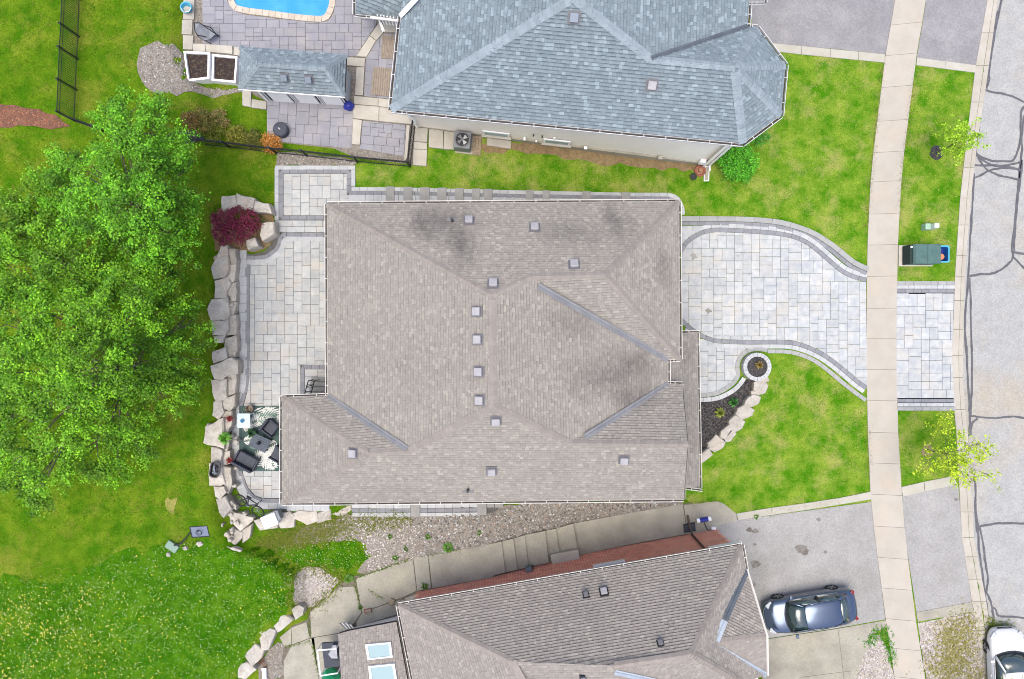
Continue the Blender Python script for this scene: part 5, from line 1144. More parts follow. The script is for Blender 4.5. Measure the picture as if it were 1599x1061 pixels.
shed = thing('shed', 'low garden shed with a blue-grey hip roof, two roof vents and white door panels', 'shed', G(470, 130))
gs = G(470, 130).z; ES = gs + 2.2
VS = dict(TL=(375, 73, ES), TR=(541, 85.5, ES), BR=(538, 151, ES), BL=(373, 139, ES), A=(403, 99, ES + .95), B=(508, 106, ES + .95))
FS = dict(n=['TL', 'A', 'B', 'TR'], s=['BL', 'BR', 'B', 'A'], w=['TL', 'BL', 'A'], e=['TR', 'B', 'BR'])
rs, WS_, FFS = roof(shed, VS, FS, m_sh4, PAL2, 400, [('TL', 'A', 'n', 'w'), ('BL', 'A', 's', 'w'), ('A', 'B', 'n', 's'), ('TR', 'B', 'n', 'e'), ('BR', 'B', 's', 'e')], m_cap2, joined=False, exposure=.16)
for x, y in ((443.5, 118), (481.5, 121)):
    p = P(x, y, ES + .6)
    for _ in range(4): p = P(x, y, FFS['s'].z(p.x, p.y) + .15)
    roof_vent(rs, p - Vector((0, 0, .15)), FFS['s'].n, .3, m_hoodg, m_hoodb)
c0, c1_ = G(414, 157.5), G(545, 164.5); cd = (c1_ - c0); cd.z = 0; LC = cd.length; cd.normalize(); cn = Vector((cd.y, -cd.x, 0)); rc_ = math.atan2(cd.y, cd.x)
wall_block(shed, None, ES - .03, m_black, world=[c0 - cn * .03, c1_ - cn * .03, c1_ - cn * 1.5, c0 - cn * 1.5])
b = MB()
for u0, u1 in ((.02, .05), (.12, .345), (.425, .655), (.735, .955)):
    pb_ = MB(); pc = c0 + cd * LC * (u0 + u1) / 2; pb_.box((pc.x, pc.y, gs + 1.08), (LC * (u1 - u0), .08, 2.1), rc_); pb_.build('door_panel', m_white, shed)
for u0 in (.075, .375, .40, .69, .715, .975):
    pb_ = MB(); pc = c0 + cd * LC * u0; pb_.box((pc.x, pc.y, gs + 1.08), (.03 * LC * .35, .05, 2.1), rc_); pb_.build('door_stile', m_white, shed)
pb_ = MB(); pc = c1_ + cd * .0 - cn * .76; pb_.box((pc.x + .01, pc.y, gs + 1.08), (.06, 1.44, 2.1), rc_); pb_.build('side_panel', mat('pale_blue_panel', S(200, 208, 216), bump=.1), shed)
for p_, q_ in ((WS_['BL'], WS_['BR']),): gutter(rs, [p_, q_], m_white, -1, w_=.04, straps=False)

for i, (q, lab) in enumerate((([(95, 345), (262, 358), (260, 522), (90, 508)], 'white framed raised bed of dark soil, the one beside the gravel circle'), ([(268, 360), (424, 375), (412, 538), (264, 524)], 'white framed raised bed of dark soil, the one against the shed'))):
    w4 = [G(*p) for p in ZO(RN, q)]; c_ = sum(w4, Vector((0, 0, 0))) / 4; t = thing('raised_bed', lab, 'planter', c_, 0, 'raised planting beds')
    i4 = [p + (c_ - p) * .15 for p in w4]
    for k in range(4):
        a_, b_, i1, i0 = w4[k], w4[(k + 1) % 4], i4[(k + 1) % 4], i4[k]; f = MB(); z0, z1 = c_.z - .3, c_.z + .42
        f.hexa([(p.x, p.y, z0) for p in (a_, b_, i1, i0)][::-1], [(p.x, p.y, z1 + .004 * k) for p in (a_, b_, i1, i0)][::-1]); f.build('board', m_white, t)
    s_ = MB(); s_.prism([(p.x, p.y) for p in i4[::-1]], c_.z - .1, c_.z + .3); s_.build('soil', mat('garden_soil%d' % i, S(74, 58, 54), S(46, 38, 40), S(140, 126, 96), s=7, s3=9, f3=.5, fine=.4, fs=16, bump=1, bs=14), t)
    EXCL.append(ZO(RN, q))
for i, (q, lab) in enumerate((([(1308, 222), (1400, 228), (1378, 372), (1300, 366)], 'small tan outdoor mat on grey pavers by the house corner, upper one'), ([(1250, 420), (1372, 430), (1362, 606), (1236, 594)], 'larger tan outdoor mat on grey pavers against the house wall'))):
    w4 = [G(*p, .07) for p in ZO(RN, q)]; f = MB(); n_ = 9; t = thing('outdoor_mat', lab, 'mat', sum(w4, Vector((0, 0, 0))) / 4)
    for k in range(n_):
        u0, u1 = (k + .04) / n_, (k + .96) / n_
        a_, b_, c_, d_ = w4[0].lerp(w4[1], u0), w4[0].lerp(w4[1], u1), w4[3].lerp(w4[2], u1), w4[3].lerp(w4[2], u0); s_ = MB(); s_.hexa([d_, c_, b_, a_], [p + Vector((0, 0, .035)) for p in (d_, c_, b_, a_)]); s_.build('strip', m_tan, t)
# zero-gravity sling chair
t = thing('lounge_chair', 'grey sling lounge chair with a black tube frame on the pool terrace', 'chair', G(322, 50)); zc = G(322, 50).z + .05
sg = [P(x, y, zc + z) for x, y, z in ((303, 36, .95), (312, 36, .95), (326, 46, .55), (337, 54, .5), (328, 62, .42), (320, 64, .42), (310, 58, .5), (304, 48, .8))]
b = MB(); b.face(sg[::-1]); b.face([p - Vector((0, 0, .02)) for p in sg]); o = b.build('sling', m_sling, t)
b = MB(); b.tube(sg + [sg[0]], .022, 5); hp = P(321, 44, zc + .62)
b.tube([sg[2], P(343, 57, zc + .02), ], .02, 5); b.tube([sg[5], P(330, 69, zc + .02)], .02, 5); b.tube([sg[0], P(306, 50, zc + .02)], .02, 5); b.tube([P(318, 40, zc + .68), P(329, 43, zc + .7), P(341, 58, zc + .3)], .024, 5); b.tube([P(308, 55, zc + .62), P(322, 58, zc + .62)], .024, 5); b.build('frame', m_black, t)
c_ = G(297, 18.5); t = thing('bucket', 'light blue plastic bucket on the terrace edge near the lounge chair', 'bucket', (c_.x, c_.y, c_.z + .14)); b = MB()
b.lathe((c_.x, c_.y, c_.z + .14), [(.15, 0), (.26, .3), (.29, .31), (.29, .34), (.24, .33), (.15, .04)], 16); b.build('body', m_lblue, t); b = MB(); b.tube([(c_.x - .27, c_.y, c_.z + .46), (c_.x - .1, c_.y - .26, c_.z + .5), (c_.x + .15, c_.y - .24, c_.z + .5), (c_.x + .27, c_.y, c_.z + .46)], .014, 5); b.build('handle', m_white, t)
c_ = G(442.5, 206.5); t = thing('fire_pit', 'round fire pit under a dark grey cover on the lower terrace', 'fire pit', (c_.x, c_.y, c_.z + .055)); b = MB(); b.lathe((c_.x, c_.y, c_.z + .055), [(.33, 0), (.37, .35), (.37, .42), (.33, .47), (.1, .5), (.02, .505)], 20); b.build('cover', m_charc, t, smooth=False)
b = MB(); b.box((c_.x - .02, c_.y, c_.z + .575), (.12, .06, .03), -.8); b.build('handle', m_chrome, t)
c_ = G(546, 168); t = thing('blue_bag', 'crumpled dark blue bag at the right corner of the shed', 'bag', (c_.x, c_.y, c_.z + .05)); b = MB(); R_ = random.Random(3)
b.lathe((c_.x, c_.y, c_.z + .05), [(.2, 0), (.26, .12), (.23, .3), (.12, .42), (.03, .46)], 11, sx=1, sy=.9); b.v = [(v[0] + R_.uniform(-.05, .05), v[1] + R_.uniform(-.05, .05), v[2] + R_.uniform(0, .04)) for v in b.v]; b.build('sack', m_dblue, t); b = MB(); b.tube([(c_.x, c_.y, c_.z + .5), (c_.x + .05, c_.y + .02, c_.z + .62)], .04, 6); b.build('tied_neck', m_dblue, t)
# air conditioner
c_ = P(722, 219, 1.5); c_.z = float(gz(c_.x, c_.y)); t = thing('air_conditioner', 'grey outdoor air conditioner with a dark round fan beside the pale wall', 'air conditioner', c_, -.12); b = MB()
b.box((0, 0, .42), (.84, .84, .76)); b.build('casing', mat('ac_grey', S(150, 154, 160), S(130, 136, 142), s=3, bump=.1, rough=.5), t, local=True, bevel=.05); b = MB(); b.lathe((0, 0, .80), [(.40, 0), (.40, .03), (.33, .03), (.33, -.0)], 22); b.build('fan_ring', m_hoodb, t, local=True)
b = MB(); b.lathe((0, 0, .79), [(.32, 0), (.32, .015), (.02, .016)], 20); b.build('fan_well', m_black, t, local=True)
for k in range(4):
    b = MB(); a_ = k * 1.571 + .4; b.face([(.05 * math.cos(a_), .05 * math.sin(a_), .83), (.28 * math.cos(a_), .28 * math.sin(a_), .82), (.28 * math.cos(a_ + .75), .28 * math.sin(a_ + .75), .85), (.06 * math.cos(a_ + .9), .06 * math.sin(a_ + .9), .85)]); b.build('fan_blade', m_chrome, t, local=True)
b = MB(); b.lathe((0, 0, .82), [(.08, 0), (.08, .05), (.01, .06)], 12); b.build('hub', m_hoodb, t, local=True)
b = MB(); b.box((0, 0, .02), (.98, .98, .06)); b.build('pad', m_conc, t, local=True)
t = thing('plank_stack', 'three pale wooden planks lying beside the air conditioner', 'planks', G(744, 228))
for k in range(3): slab_piece(t, [(739 + k * 4.6, 213 + k * .5), (743.2 + k * 4.6, 213.4 + k * .5), (741 + k * 4.6, 243 + k * .5), (736.8 + k * 4.6, 242.6 + k * .5)], .1, .06, m_plank, 'plank')
t = thing('splash_slab', 'weathered concrete slab lying on soil right of the wooden planks', 'slab', G(779, 225)); slab_piece(t, [(760.5, 216), (798.5, 221), (797.5, 233.5), (760, 228)], .1, .12, m_cap, 'slab', bevel=.02)
for px_ in (690, 864):
    pass
c_ = G(1092, 268); t = thing('hose_reel', 'tan coiled garden hose on a reel by the downspout of the pale house', 'hose reel', c_); b = MB(); b.tube([(c_.x + r * math.cos(a_), c_.y + r * math.sin(a_), c_.z + .1 + z) for a_, r, z in [(k * .6, .2 + .012 * (k % 9), .012 * (k // 9)) for k in range(80)]], .022, 5); b.build('hose', m_terra, t); b = MB(); b.lathe((c_.x, c_.y, c_.z), [(.27, 0), (.27, .1), (.1, .12), (.1, .3), (.05, .31)], 14); b.build('reel', mat('hose_pot', S(190, 140, 110), bump=.1), t)
c_ = G(1081, 278); t = thing('flower_pot', 'dark green empty flower pot in the grass by the hose reel', 'pot', c_); b = MB(); b.lathe((c_.x, c_.y, c_.z), [(.12, 0), (.16, .22), (.18, .23), (.18, .26), (.14, .26), (.12, .1)], 14); b.build('pot', mat('dark_green', S(50, 84, 60), bump=0), t); b = MB(); b.lathe((c_.x, c_.y, c_.z), [(.13, .1), (.13, .2), (.02, .21)], 12); b.build('soil', m_mulch, t)
t = thing('splash_block', 'grey open metal splash tray under the right downspout of the pale house', 'splash tray', G(1103, 271)); b = MB(); w4 = [G(*p) for p in ((1100, 261), (1107, 261), (1106, 283), (1099, 283))]
for k in range(4):
    a_, b_ = w4[k], w4[(k + 1) % 4]; b.tube([a_ + Vector((0, 0, .06)), b_ + Vector((0, 0, .06))], .025, 4)
b.build('rim', m_white, t); b = MB(); b.face([p + Vector((0, 0, .035)) for p in w4[::-1]]); b.build('tray', m_conc, t)

# ------------------------------------------------------------------ front verge: utility boxes
c_ = P(1444, 397, .85); c_.z = 0; t = thing('utility_box', 'low dark green utility box on a concrete pad on the verge', 'utility box', c_, 0); b = MB(); b.box((-.02, 0, .05), (1.75, 1.08, .12)); b.build('pad', m_cap, t, local=True); b = MB(); b.box((.08, 0, .5), (1.36, .96, .8)); b.build('cabinet', m_green, t, local=True, bevel=.02)
b = MB(); b.box((.12, 0, .92), (1.3, 1.0, .05)); b.build('lid', m_green, t, local=True, bevel=.02); b = MB(); b.box((-.665, 0, .45), (.12, .96, .72)); b.build('door', mat('dark_green_door', S(48, 66, 62), bump=0), t, local=True); b = MB(); b.lathe((-.66, .36, .8), [(.055, 0), (.055, .05), (.01, .055)], 10); b.build('lock', m_white, t, local=True)
b = MB(); b.box((.1, 0, .952), (.015, .98, .015)); b.build('seam', mat('seam', S(64, 92, 90), bump=0), t, local=True)
c_ = P(1473.5, 397, .45); c_.z = 0; t = thing('recycling_bin', 'open blue recycling bin with an orange lid inside beside the green utility box', 'bin', c_, 0); b = MB(); n = 12
def rrect(w_, d_, z, r=.08):
    o = []
    for cx, cy, a0 in ((w_ / 2 - r, d_ / 2 - r, 0), (-w_ / 2 + r, d_ / 2 - r, 1.571), (-w_ / 2 + r, -d_ / 2 + r, 3.142), (w_ / 2 - r, -d_ / 2 + r, 4.712)):
        for k in range(3): a_ = a0 + k * .785; o.append((cx + r * math.cos(a_), cy + r * math.sin(a_), z))
    return o
def basin(rings, cap=True):
    b = MB()
    for r in rings: b.v += r
    n = len(rings[0])
    for k in range(len(rings) - 1):
        for i in range(n): a_, b_ = k * n + i, k * n + (i + 1) % n; b.f.append((a_, b_, b_ + n, a_ + n)); b.c.append((1, 1, 1))
    if cap: b.f.append(tuple(range((len(rings) - 1) * n, len(rings) * n))); b.c.append((1, 1, 1))
    return b
basin([rrect(.42, .66, .02), rrect(.5, .8, .42), rrect(.57, .87, .42), rrect(.57, .87, .46), rrect(.46, .74, .46), rrect(.40, .66, .08)]).build('body', m_blue, t, local=True)
basin(cap=False, rings=[rrect(.57, .87, .462), rrect(.58, .88, .475), rrect(.455, .735, .475), rrect(.45, .73, .44)]).build('rim', m_lblue, t, local=True)
b = MB(); b.lathe((-.02, -.12, .1), [(.16, 0), (.16, .2), (.13, .23), (.02, .235)], 14); b.build('lid', m_orange, t, local=True)
b = MB(); b.box((0, 0, .09), (.38, .62, .03)); b.build('floor', m_dblue, t, local=True)
c_ = P(1455, 353.5, .45); c_.z = 0; t = thing('cable_pedestal', 'small pale green cable pedestal standing in the verge grass', 'pedestal', c_, 0); b = MB(); b.box((-.14, 0, .2), (.3, .34, .4), taper=.93); b.build('base_cover', m_pgreen, t, local=True, bevel=.03); b = MB(); b.box((.14, 0, .34), (.3, .3, .68), taper=.85); b.build('cap', mat('white_green', S(226, 240, 226), bump=0), t, local=True, bevel=.04)

# ------------------------------------------------------------------ rear patio furniture
rugz = float(gz(*G(400, 690)[:2])) + .075
rug = thing('palm_rug', 'outdoor rug with a pattern of dark green and white palm leaves under the dark armchairs', 'rug', P(404, 686, rugz)); b = MB(); rq = [(373.5, 634), (446, 634), (446, 736), (373.5, 736)]; rw = [P(x, y, rugz) for x, y in rq]
b.hexa([p - Vector((0, 0, .02)) for p in rw[::-1]], rw[::-1]); b.build('cloth', mat('rug_green', S(70, 92, 90), S(92, 116, 112), s=3, bump=.1), rug)
m_rw = mat('rug_white', S(240, 242, 236), bump=.1); m_rt = mat('rug_sage', S(132, 160, 148), bump=.1); R_ = random.Random(12); cl = MB(); cs = MB()
rx0, rx1, ry0, ry1 = rw[0].x + .04, rw[1].x, rw[2].y + .04, rw[0].y - .04
def frond(mb, x, y, a_, L_, z, n=8):
    for k in range(n):
        t_ = (k + 1) / n; sx, sy = x + math.cos(a_) * L_ * t_, y + math.sin(a_) * L_ * t_; ll = L_ * .62 * math.sin(.5 + 2.3 * t_)
        for s_ in (-1, 1):
            d = a_ + s_ * (.95 - .4 * t_); ex, ey = sx + math.cos(d) * ll, sy + math.sin(d) * ll; mx, my = (sx + ex) / 2, (sy + ey) / 2; w_ = .045
            nx, ny = -math.sin(d) * w_, math.cos(d) * w_
            q = [(sx, sy), (mx + nx, my + ny), (ex, ey), (mx - nx, my - ny)]
            q = clip_rect(q, rx0, rx1, ry0, ry1)
            if q: 
                if s_ and sum(q[i][0] * q[(i + 1) % len(q)][1] - q[(i + 1) % len(q)][0] * q[i][1] for i in range(len(q))) < 0: q = q[::-1]
                mb.face([(p[0], p[1], z) for p in q])
for i, (x, y, a_, L_) in enumerate(((378, 672, 1.2, .9), (392, 640, -.5, 1.0), (415, 638, -.6, .9), (430, 660, 2.2, .7), (385, 700, .6, .8), (405, 700, -.9, 1.0), (430, 735, 2., .8), (395, 730, .9, .8), (376, 735, .8, .7), (435, 690, 3.6, .7), (412, 668, .6, .7), (380, 650, -1.2, .6), (420, 715, .2, .7), (378, 690, .2, .6), (440, 650, 3.9, .6), (386, 664, .4, .7), (400, 655, .1, .8), (436, 715, 2.7, .7), (412, 735, 1.2, .7))):
    q = P(x, y, rugz); frond(cl if i % 4 else cs, q.x, q.y, a_, L_ * 1.15, rugz + .004 + .0006 * i)
cl.build('leaf_print', m_rw, rug, kind='stuff'); cs.build('leaf_print', m_rt, rug, kind='stuff')
def armchair(lab, px, rz):
    g = P(px[0], px[1], rugz); t = thing('armchair', lab, 'chair', g, rz, 'dark wicker armchairs on the rug'); 
    b = MB(); b.box((0, 0, .36), (.74, .74, .16)); b.build('seat', m_wicker, t, local=True, bevel=.03); b = MB(); b.box((-.40, 0, .58), (.14, .86, .62)); b.build('backrest', m_wicker, t, local=True, bevel=.03)
    for s_ in (-1, 1):
        b = MB(); b.box((.02, s_ * .40, .46), (.76, .1, .34)); b.build('armrest', m_wicker, t, local=True, bevel=.03)
    b = MB(); b.box((.03, 0, .48), (.64, .66, .1)); b.build('cushion', m_charc, t, local=True, bevel=.03)
    for sx in (-1, 1):
        for sy in (-1, 1): b = MB(); b.box((sx * .36, sy * .38, .14), (.05, .05, .28)); b.build('leg', m_black, t, local=True)
    t.scale = (.8, .8, .85); return t
t = thing('loveseat', 'wide charcoal wicker seat tilted on the lower end of the palm rug', 'seat', P(389, 718, rugz), math.radians(-28))
b = MB(); b.box((0, .05, .36), (1.15, .72, .16)); b.build('seat', m_wicker, t, local=True, bevel=.03); b = MB(); b.box((0, -.34, .56), (1.22, .14, .6)); b.build('backrest', m_wicker, t, local=True, bevel=.03); b = MB(); b.box((0, .08, .47), (1.05, .6, .1)); b.build('cushion', m_charc, t, local=True, bevel=.03)
for s_ in (-1, 1):
    b = MB(); b.box((s_ * .6, .04, .44), (.09, .74, .32)); b.build('armrest', m_wicker, t, local=True, bevel=.02)
    for sy in (-1, 1): b = MB(); b.box((s_ * .55, sy * .34, .14), (.05, .05, .28)); b.build('leg', m_black, t, local=True)
t.scale = (.88, .86, .9)
armchair('charcoal wicker armchair on the rug just left of the house, upper one', (427, 667), math.radians(-38)); armchair('charcoal wicker armchair half hidden under the eave at the lower part of the rug', (438, 708), math.radians(150))
t = thing('coffee_table', 'slatted grey outdoor coffee table in the middle of the palm rug', 'table', P(410, 690, rugz), math.radians(-24))
for k in range(7): b = MB(); b.box((0, -.3 + k * .1, .42), (.92, .088, .03)); b.build('slat', mat('table_grey', S(104, 112, 124), bump=.1) if 'table_grey' not in MATS else MATS['table_grey'], t, local=True)
for sx in (-1, 1):
    for sy in (-1, 1): b = MB(); b.box((sx * .4, sy * .28, .2), (.05, .05, .4)); b.build('leg', m_black, t, local=True)
c_ = P(410, 690, rugz); t = thing('table_lantern', 'small black lantern on the slatted coffee table', 'lantern', (c_.x, c_.y, c_.z + .435)); b = MB(); b.lathe((0, 0, 0), [(.09, 0), (.1, .03), (.06, .05), (.08, .16), (.03, .2), (.01, .24)], 10); b.build('body', m_black, t, local=True); b = MB(); b.tube([(-.08, 0, .17), (-.05, 0, .28), (.05, 0, .28), (.08, 0, .17)], .012, 5); b.build('handle', m_black, t, local=True)
t = thing('side_table', 'square glass-topped table at the upper left corner of the palm rug', 'table', P(388, 655, rugz)); b = MB(); b.box((0, 0, .62), (.64, .72, .03)); b.build('tabletop', mat('table_glass', S(206, 226, 236), S(190, 214, 228), s=1, bump=0, rough=.1), t, local=True, bevel=.01)
for sx in (-1, 1):
    for sy in (-1, 1): b = MB(); b.box((sx * .27, sy * .31, .3), (.05, .05, .6)); b.build('leg', m_white, t, local=True)
c_ = P(386.5, 655, rugz); t = thing('glass_bowl', 'little teal bowl on the square glass-topped table', 'bowl', (c_.x, c_.y, c_.z + .636)); b = MB(); b.lathe((0, 0, 0), [(.05, 0), (.09, .05), (.1, .07), (.07, .06), (.03, .03)], 12, sx=1); b.build('bowl', mat('teal', S(90, 150, 170), bump=0, rough=.2), t, local=True); b = MB(); b.lathe((0, 0, 0), [(.04, .03), (.05, .05), (.01, .06)], 8); b.build('contents', m_blue, t, local=True)
for i, (x, y, r, h, nm, lab, mm) in enumerate(((392, 638, .2, .3, 'wicker_basket', 'brown wicker basket at the top edge of the palm rug', m_tan), (394, 676, .2, .45, 'potted_plant', 'dark green potted plant below the glass-topped table', None))):
    c_ = P(x, y, rugz)
    if mm: t = thing(nm, lab, 'basket', c_); b = MB(); b.lathe((0, 0, 0), [(r * .8, 0), (r, h), (r * .85, h), (r * .7, .05)], 14); b.build('body', mm, t, local=True); b = MB(); b.tube([(-r, 0, h), (-r * .5, 0, h + .15), (r * .5, 0, h + .15), (r, 0, h)], .014, 5); b.build('handle', m_plank, t, local=True)
    else:
        t = tuft(nm, lab, (x, y), .3, S(40, 80, 50), S(80, 120, 80), 90, z=rugz + .3, n=60, h=.2); b = MB(); b.lathe((0, 0, -.3), [(.12, 0), (.16, .28), (.18, .3), (.02, .29)], 12); b.build('pot', m_charc, t, local=True)
for x, y, lab in ((361.5, 653, 'dark red flowering pot plant on the boulders level with the glass-topped table'), (361.5, 718, 'dark red flowering pot plant on the boulders level with the wide wicker seat')):
    z_ = 1.5; g = P(x, y, z_); t = thing('flower_pot', lab, 'pot', g, 0, 'red potted flowers'); b = MB(); b.lathe((0, 0, 0), [(.1, 0), (.13, .2), (.15, .22), (.02, .2)], 12); b.build('pot', m_terra, t, local=True); leaves('foliage', [tuple(g + Vector((dx, dy, .3))) for dx, dy in ((0, 0), (.08, .05), (-.07, .04), (.03, -.08), (-.05, -.05), (.1, -.04))], 16, .05, .065, S(110, 30, 40), S(170, 50, 60), m_leaf, t, seed=int(y))
tuft('potted_plant', 'bright green spiky plant on the big pale boulder', (353, 684), .36, S(70, 140, 40), S(150, 210, 80), 95, z=1.95, n=90, h=.3)
def bicycle(lab, p, a_, lean, group=None):
    t = thing('bicycle', lab, 'bicycle', p, a_, group); t.rotation_euler = (lean, 0, a_); R2 = .33
    for x in (-.52, .52):
        w_ = MB(); N_ = 28; w_.tube([(x + R2 * math.cos(k * 6.2832 / N_), 0, R2 + R2 * math.sin(k * 6.2832 / N_)) for k in range(N_ + 1)], .036, 5); o = w_.build('wheel', m_rubber, t, local=True)
        s_ = MB()
        for k in range(10): s_.tube([(x, 0, R2), (x + .31 * math.cos(k * .628), 0, R2 + .31 * math.sin(k * .628))], .005, 3)
        s_.build('spokes', m_chrome, o, local=True)
    f = MB(); bb, st, hd, ra = Vector((-.08, 0, .3)), Vector((-.2, 0, .76)), Vector((.36, 0, .74)), Vector((-.52, 0, .33))
    for a1, b1 in ((bb, st), (bb, hd), (st, hd), (ra, bb), (ra, st)): f.tube([a1, b1], .034, 6)
    f.build('frame', m_black, t, local=True); f = MB(); f.tube([hd + Vector((-.02, 0, .14)), hd, Vector((.52, 0, .33))], .022, 6); f.build('fork', m_hoodb, t, local=True)
    f = MB(); f.tube([hd + Vector((.02, -.26, .15)), hd + Vector((-.03, 0, .14)), hd + Vector((.02, .26, .15))], .018, 6); f.build('handlebar', m_black, t, local=True); f = MB(); f.box(st + Vector((0, 0, .06)), (.24, .12, .06)); f.build('saddle', m_black, t, local=True, bevel=.02)
    f = MB(); f.lathe((0, 0, 0), [(.09, -.01), (.09, .01)], 14); f.v = [(v[0] - .08, v[2], v[1] + .3) for v in f.v]; f.build('chainring', m_chrome, t, local=True)
bicycle('black bicycle lying over the boulders below the rounded patio corner', P(386, 797, 1.66), math.radians(-33), math.radians(-62))
t = thing('storage_box', 'white plastic box with a grey side lying on the boulders below the eave', 'box', P(427, 809, 1.52), math.radians(22)); b = MB(); b.box((0, 0, .3), (.74, .62, .6)); b.build('body', m_white, t, local=True, bevel=.03); b = MB(); b.box((.46, .1, .28), (.16, .46, .5)); b.build('side_pocket', m_sling, t, local=True, bevel=.03); b = MB(); b.tube([(-.3, .36, .5), (-.3, .44, .56), (.2, .44, .56), (.3, .36, .5)], .02, 5); b.build('handle', m_black, t, local=True)
t = thing('toy_crate', 'dark oval crate of black tools lying on a flat boulder at the wall end', 'crate', P(337.5, 733, 2.0), math.radians(80)); basin([rrect(.6, .38, 0, .12), rrect(.76, .46, .14, .15), rrect(.8, .5, .14, .16), rrect(.8, .5, .17, .16), rrect(.68, .4, .17, .13), rrect(.62, .34, .04, .12)]).build('tray', m_black, t, local=True)
R_ = random.Random(4)
for k in range(6): b = MB(); b.tube([(R_.uniform(-.25, .25), R_.uniform(-.12, .12), .1), (R_.uniform(-.25, .25), R_.uniform(-.12, .12), .16)], .03, 5); b.build('tool', m_hoodg if k % 2 else m_charc, t, local=True)
t = thing('basketball_hoop', 'portable basketball hoop with a grey backboard and black pole on the rear lawn', 'basketball hoop', G(271, 853)); gz_ = G(271, 853).z; top_ = P(300, 829, gz_ + 2.2)
b = MB(); b.tube([P(272, 852, gz_ + .15), P(283, 849, gz_ + .3), P(298, 831, gz_ + 2.), P(310, 829, gz_ + 2.4)], .045, 6); b.build('pole', m_black, t)
b = MB(); bc = P(312, 830, gz_ + 2.35); M3 = Matrix.Rotation(math.radians(4), 3, 'Z') @ Matrix.Rotation(math.radians(18), 3, 'X'); b.box(bc, (.78, .54, .04), mat=M3); b.build('backboard', mat('board_grey', S(128, 138, 160), bump=0, rough=.5), t, bevel=.015)
b = MB(); cs4 = [bc + M3 @ Vector((x, y, .03)) for x, y in ((-.4, -.28), (.4, -.28), (.4, .28), (-.4, .28), (-.4, -.28))]; b.tube(cs4, .025, 5); b.build('board_rim', m_black, t)
b = MB(); b.tube([bc + M3 @ Vector((.13 * math.cos(k * .5236), .1 + .13 * math.sin(k * .5236) - .1, .12)) for k in range(13)], .018, 5); b.build('hoop_ring', m_black, t)
b = MB(); b.box((G(270, 853).x, G(270, 853).y, gz_ + .08), (.62, .4, .14), -.6); b.build('base', m_pgreen if False else mat('base_grey', S(150, 176, 160), bump=0), t, bevel=.04)
for i, (x, y, r, lab) in enumerate(((262, 867, 3.5, 'pale stone just below the basketball hoop base'), (289, 857, 3.5, 'small pale stone right of the basketball hoop base'), (311, 850, 4.5, 'white stone under the basketball backboard'), (325, 664, 2.6, 'little cream stone at the foot of the boulder wall'))):
    z_ = float(gz(*G(x, y)[:2])); o = boulder(None, [(x + r * math.cos(a_) * (1 + .2 * math.sin(2 * a_ + i)), y + r * .9 * math.sin(a_)) for a_ in (0, 1, 2, 3, 4.1, 5.2)], z_ + .12, .2, m_boulw, 500 + i); o.name = 'stone'; tag(o, lab, 'stone')
sheet('bare_patch', [(268 + 8 * math.cos(k * .6) * (1 + .2 * math.sin(k * 2)), 788 + 11 * math.sin(k * .6)) for k in range(10)], .02, mat('dry_grass', S(166, 160, 84), S(130, 146, 56), s=2.5, fine=.35), amp=.2, seed=88, excl=False)

# ------------------------------------------------------------------ south neighbour: small things
for i, (x, y, lab) in enumerate(((575, 954, 'reddish brown loose brick on the concrete walk, leftmost'), (612, 940, 'tan loose brick in the middle of the broken concrete'), (630, 941, 'tan loose brick nearest the wall corner'))):
    g = G(x, y, .04); t = thing('loose_brick', lab, 'brick', g, .2 + i); b = MB(); b.box((0, 0, .05), (.36, .24, .1)); b.build('block', m_terra if i == 0 else m_plank, t, local=True, bevel=.015); b = MB(); b.box((.03, .0, .115), (.28, .22, .03), .1); b.build('top_piece', m_plank if i else m_tan, t, local=True)
t = thing('board_stack', 'stack of white boards leaning at the corner of the low extension', 'boards', G(547, 968))
for k in range(6):
    b = MB(); a_, c_ = G(541 + k * 2.4, 981), G(538.5 + k * 3, 960 + abs(k - 2)); M4 = MB(); M4.hexa([a_ + Vector((-.03, 0, .05)), a_ + Vector((.03, 0, .05)), c_ + Vector((.03, 0, .9)), c_ + Vector((-.03, 0, .9))], [a_ + Vector((-.03, 0, .12)), a_ + Vector((.03, 0, .12)), c_ + Vector((.03, 0, .97)), c_ + Vector((-.03, 0, .97))]); M4.build('board', m_white if k % 2 else m_sling, t)
t = thing('balcony', 'small balcony corner with a white rail beside the low extension roof', 'balcony', P(516, 1024, 2.2)); b = MB(); bq = [P(x, y, 2.2) for x, y in ((502, 1005), (531, 1003), (533, 1040), (507, 1044))]; b.hexa([p - Vector((0, 0, .12)) for p in bq[::-1]], bq[::-1]); b.build('deck', m_charc, t)
for p, q in ((3, 0), (0, 1), (2, 3)): b = MB(); b.tube([bq[p] + Vector((0, 0, .75)), bq[q] + Vector((0, 0, .75))], .035, 4); b.build('rail', m_white, t)
for p in bq: b = MB(); b.tube([p, p + Vector((0, 0, .75))], .03, 4); b.build('post', m_white, t)
c_ = P(520, 1020, 2.25); t = thing('folded_parasol', 'folded pale grey parasol leaning on the balcony', 'parasol', c_); b = MB(); b.hexa([P(512, 1022, 2.3), P(519, 1007, 2.3), P(526, 1007, 2.3), P(527, 1029, 2.3), P(518, 1029, 2.3)][::-1], [P(514, 1021, 2.75), P(520, 1008, 2.6), P(525, 1008, 2.6), P(527, 1028, 2.7), P(518, 1028, 2.75)][::-1]); b.build('canopy', mat('grey_canvas', S(206, 206, 216), S(186, 186, 198), s=4), t); b = MB(); b.tube([P(515, 1028, 2.4), P(529, 1032, 2.4)], .03, 5); b.build('pole', m_black, t)
c_ = P(518, 1055, 1.5); t = thing('green_parasol', 'closed bright green parasol at the bottom edge beside the low extension', 'parasol', c_); b = MB(); N_ = 9
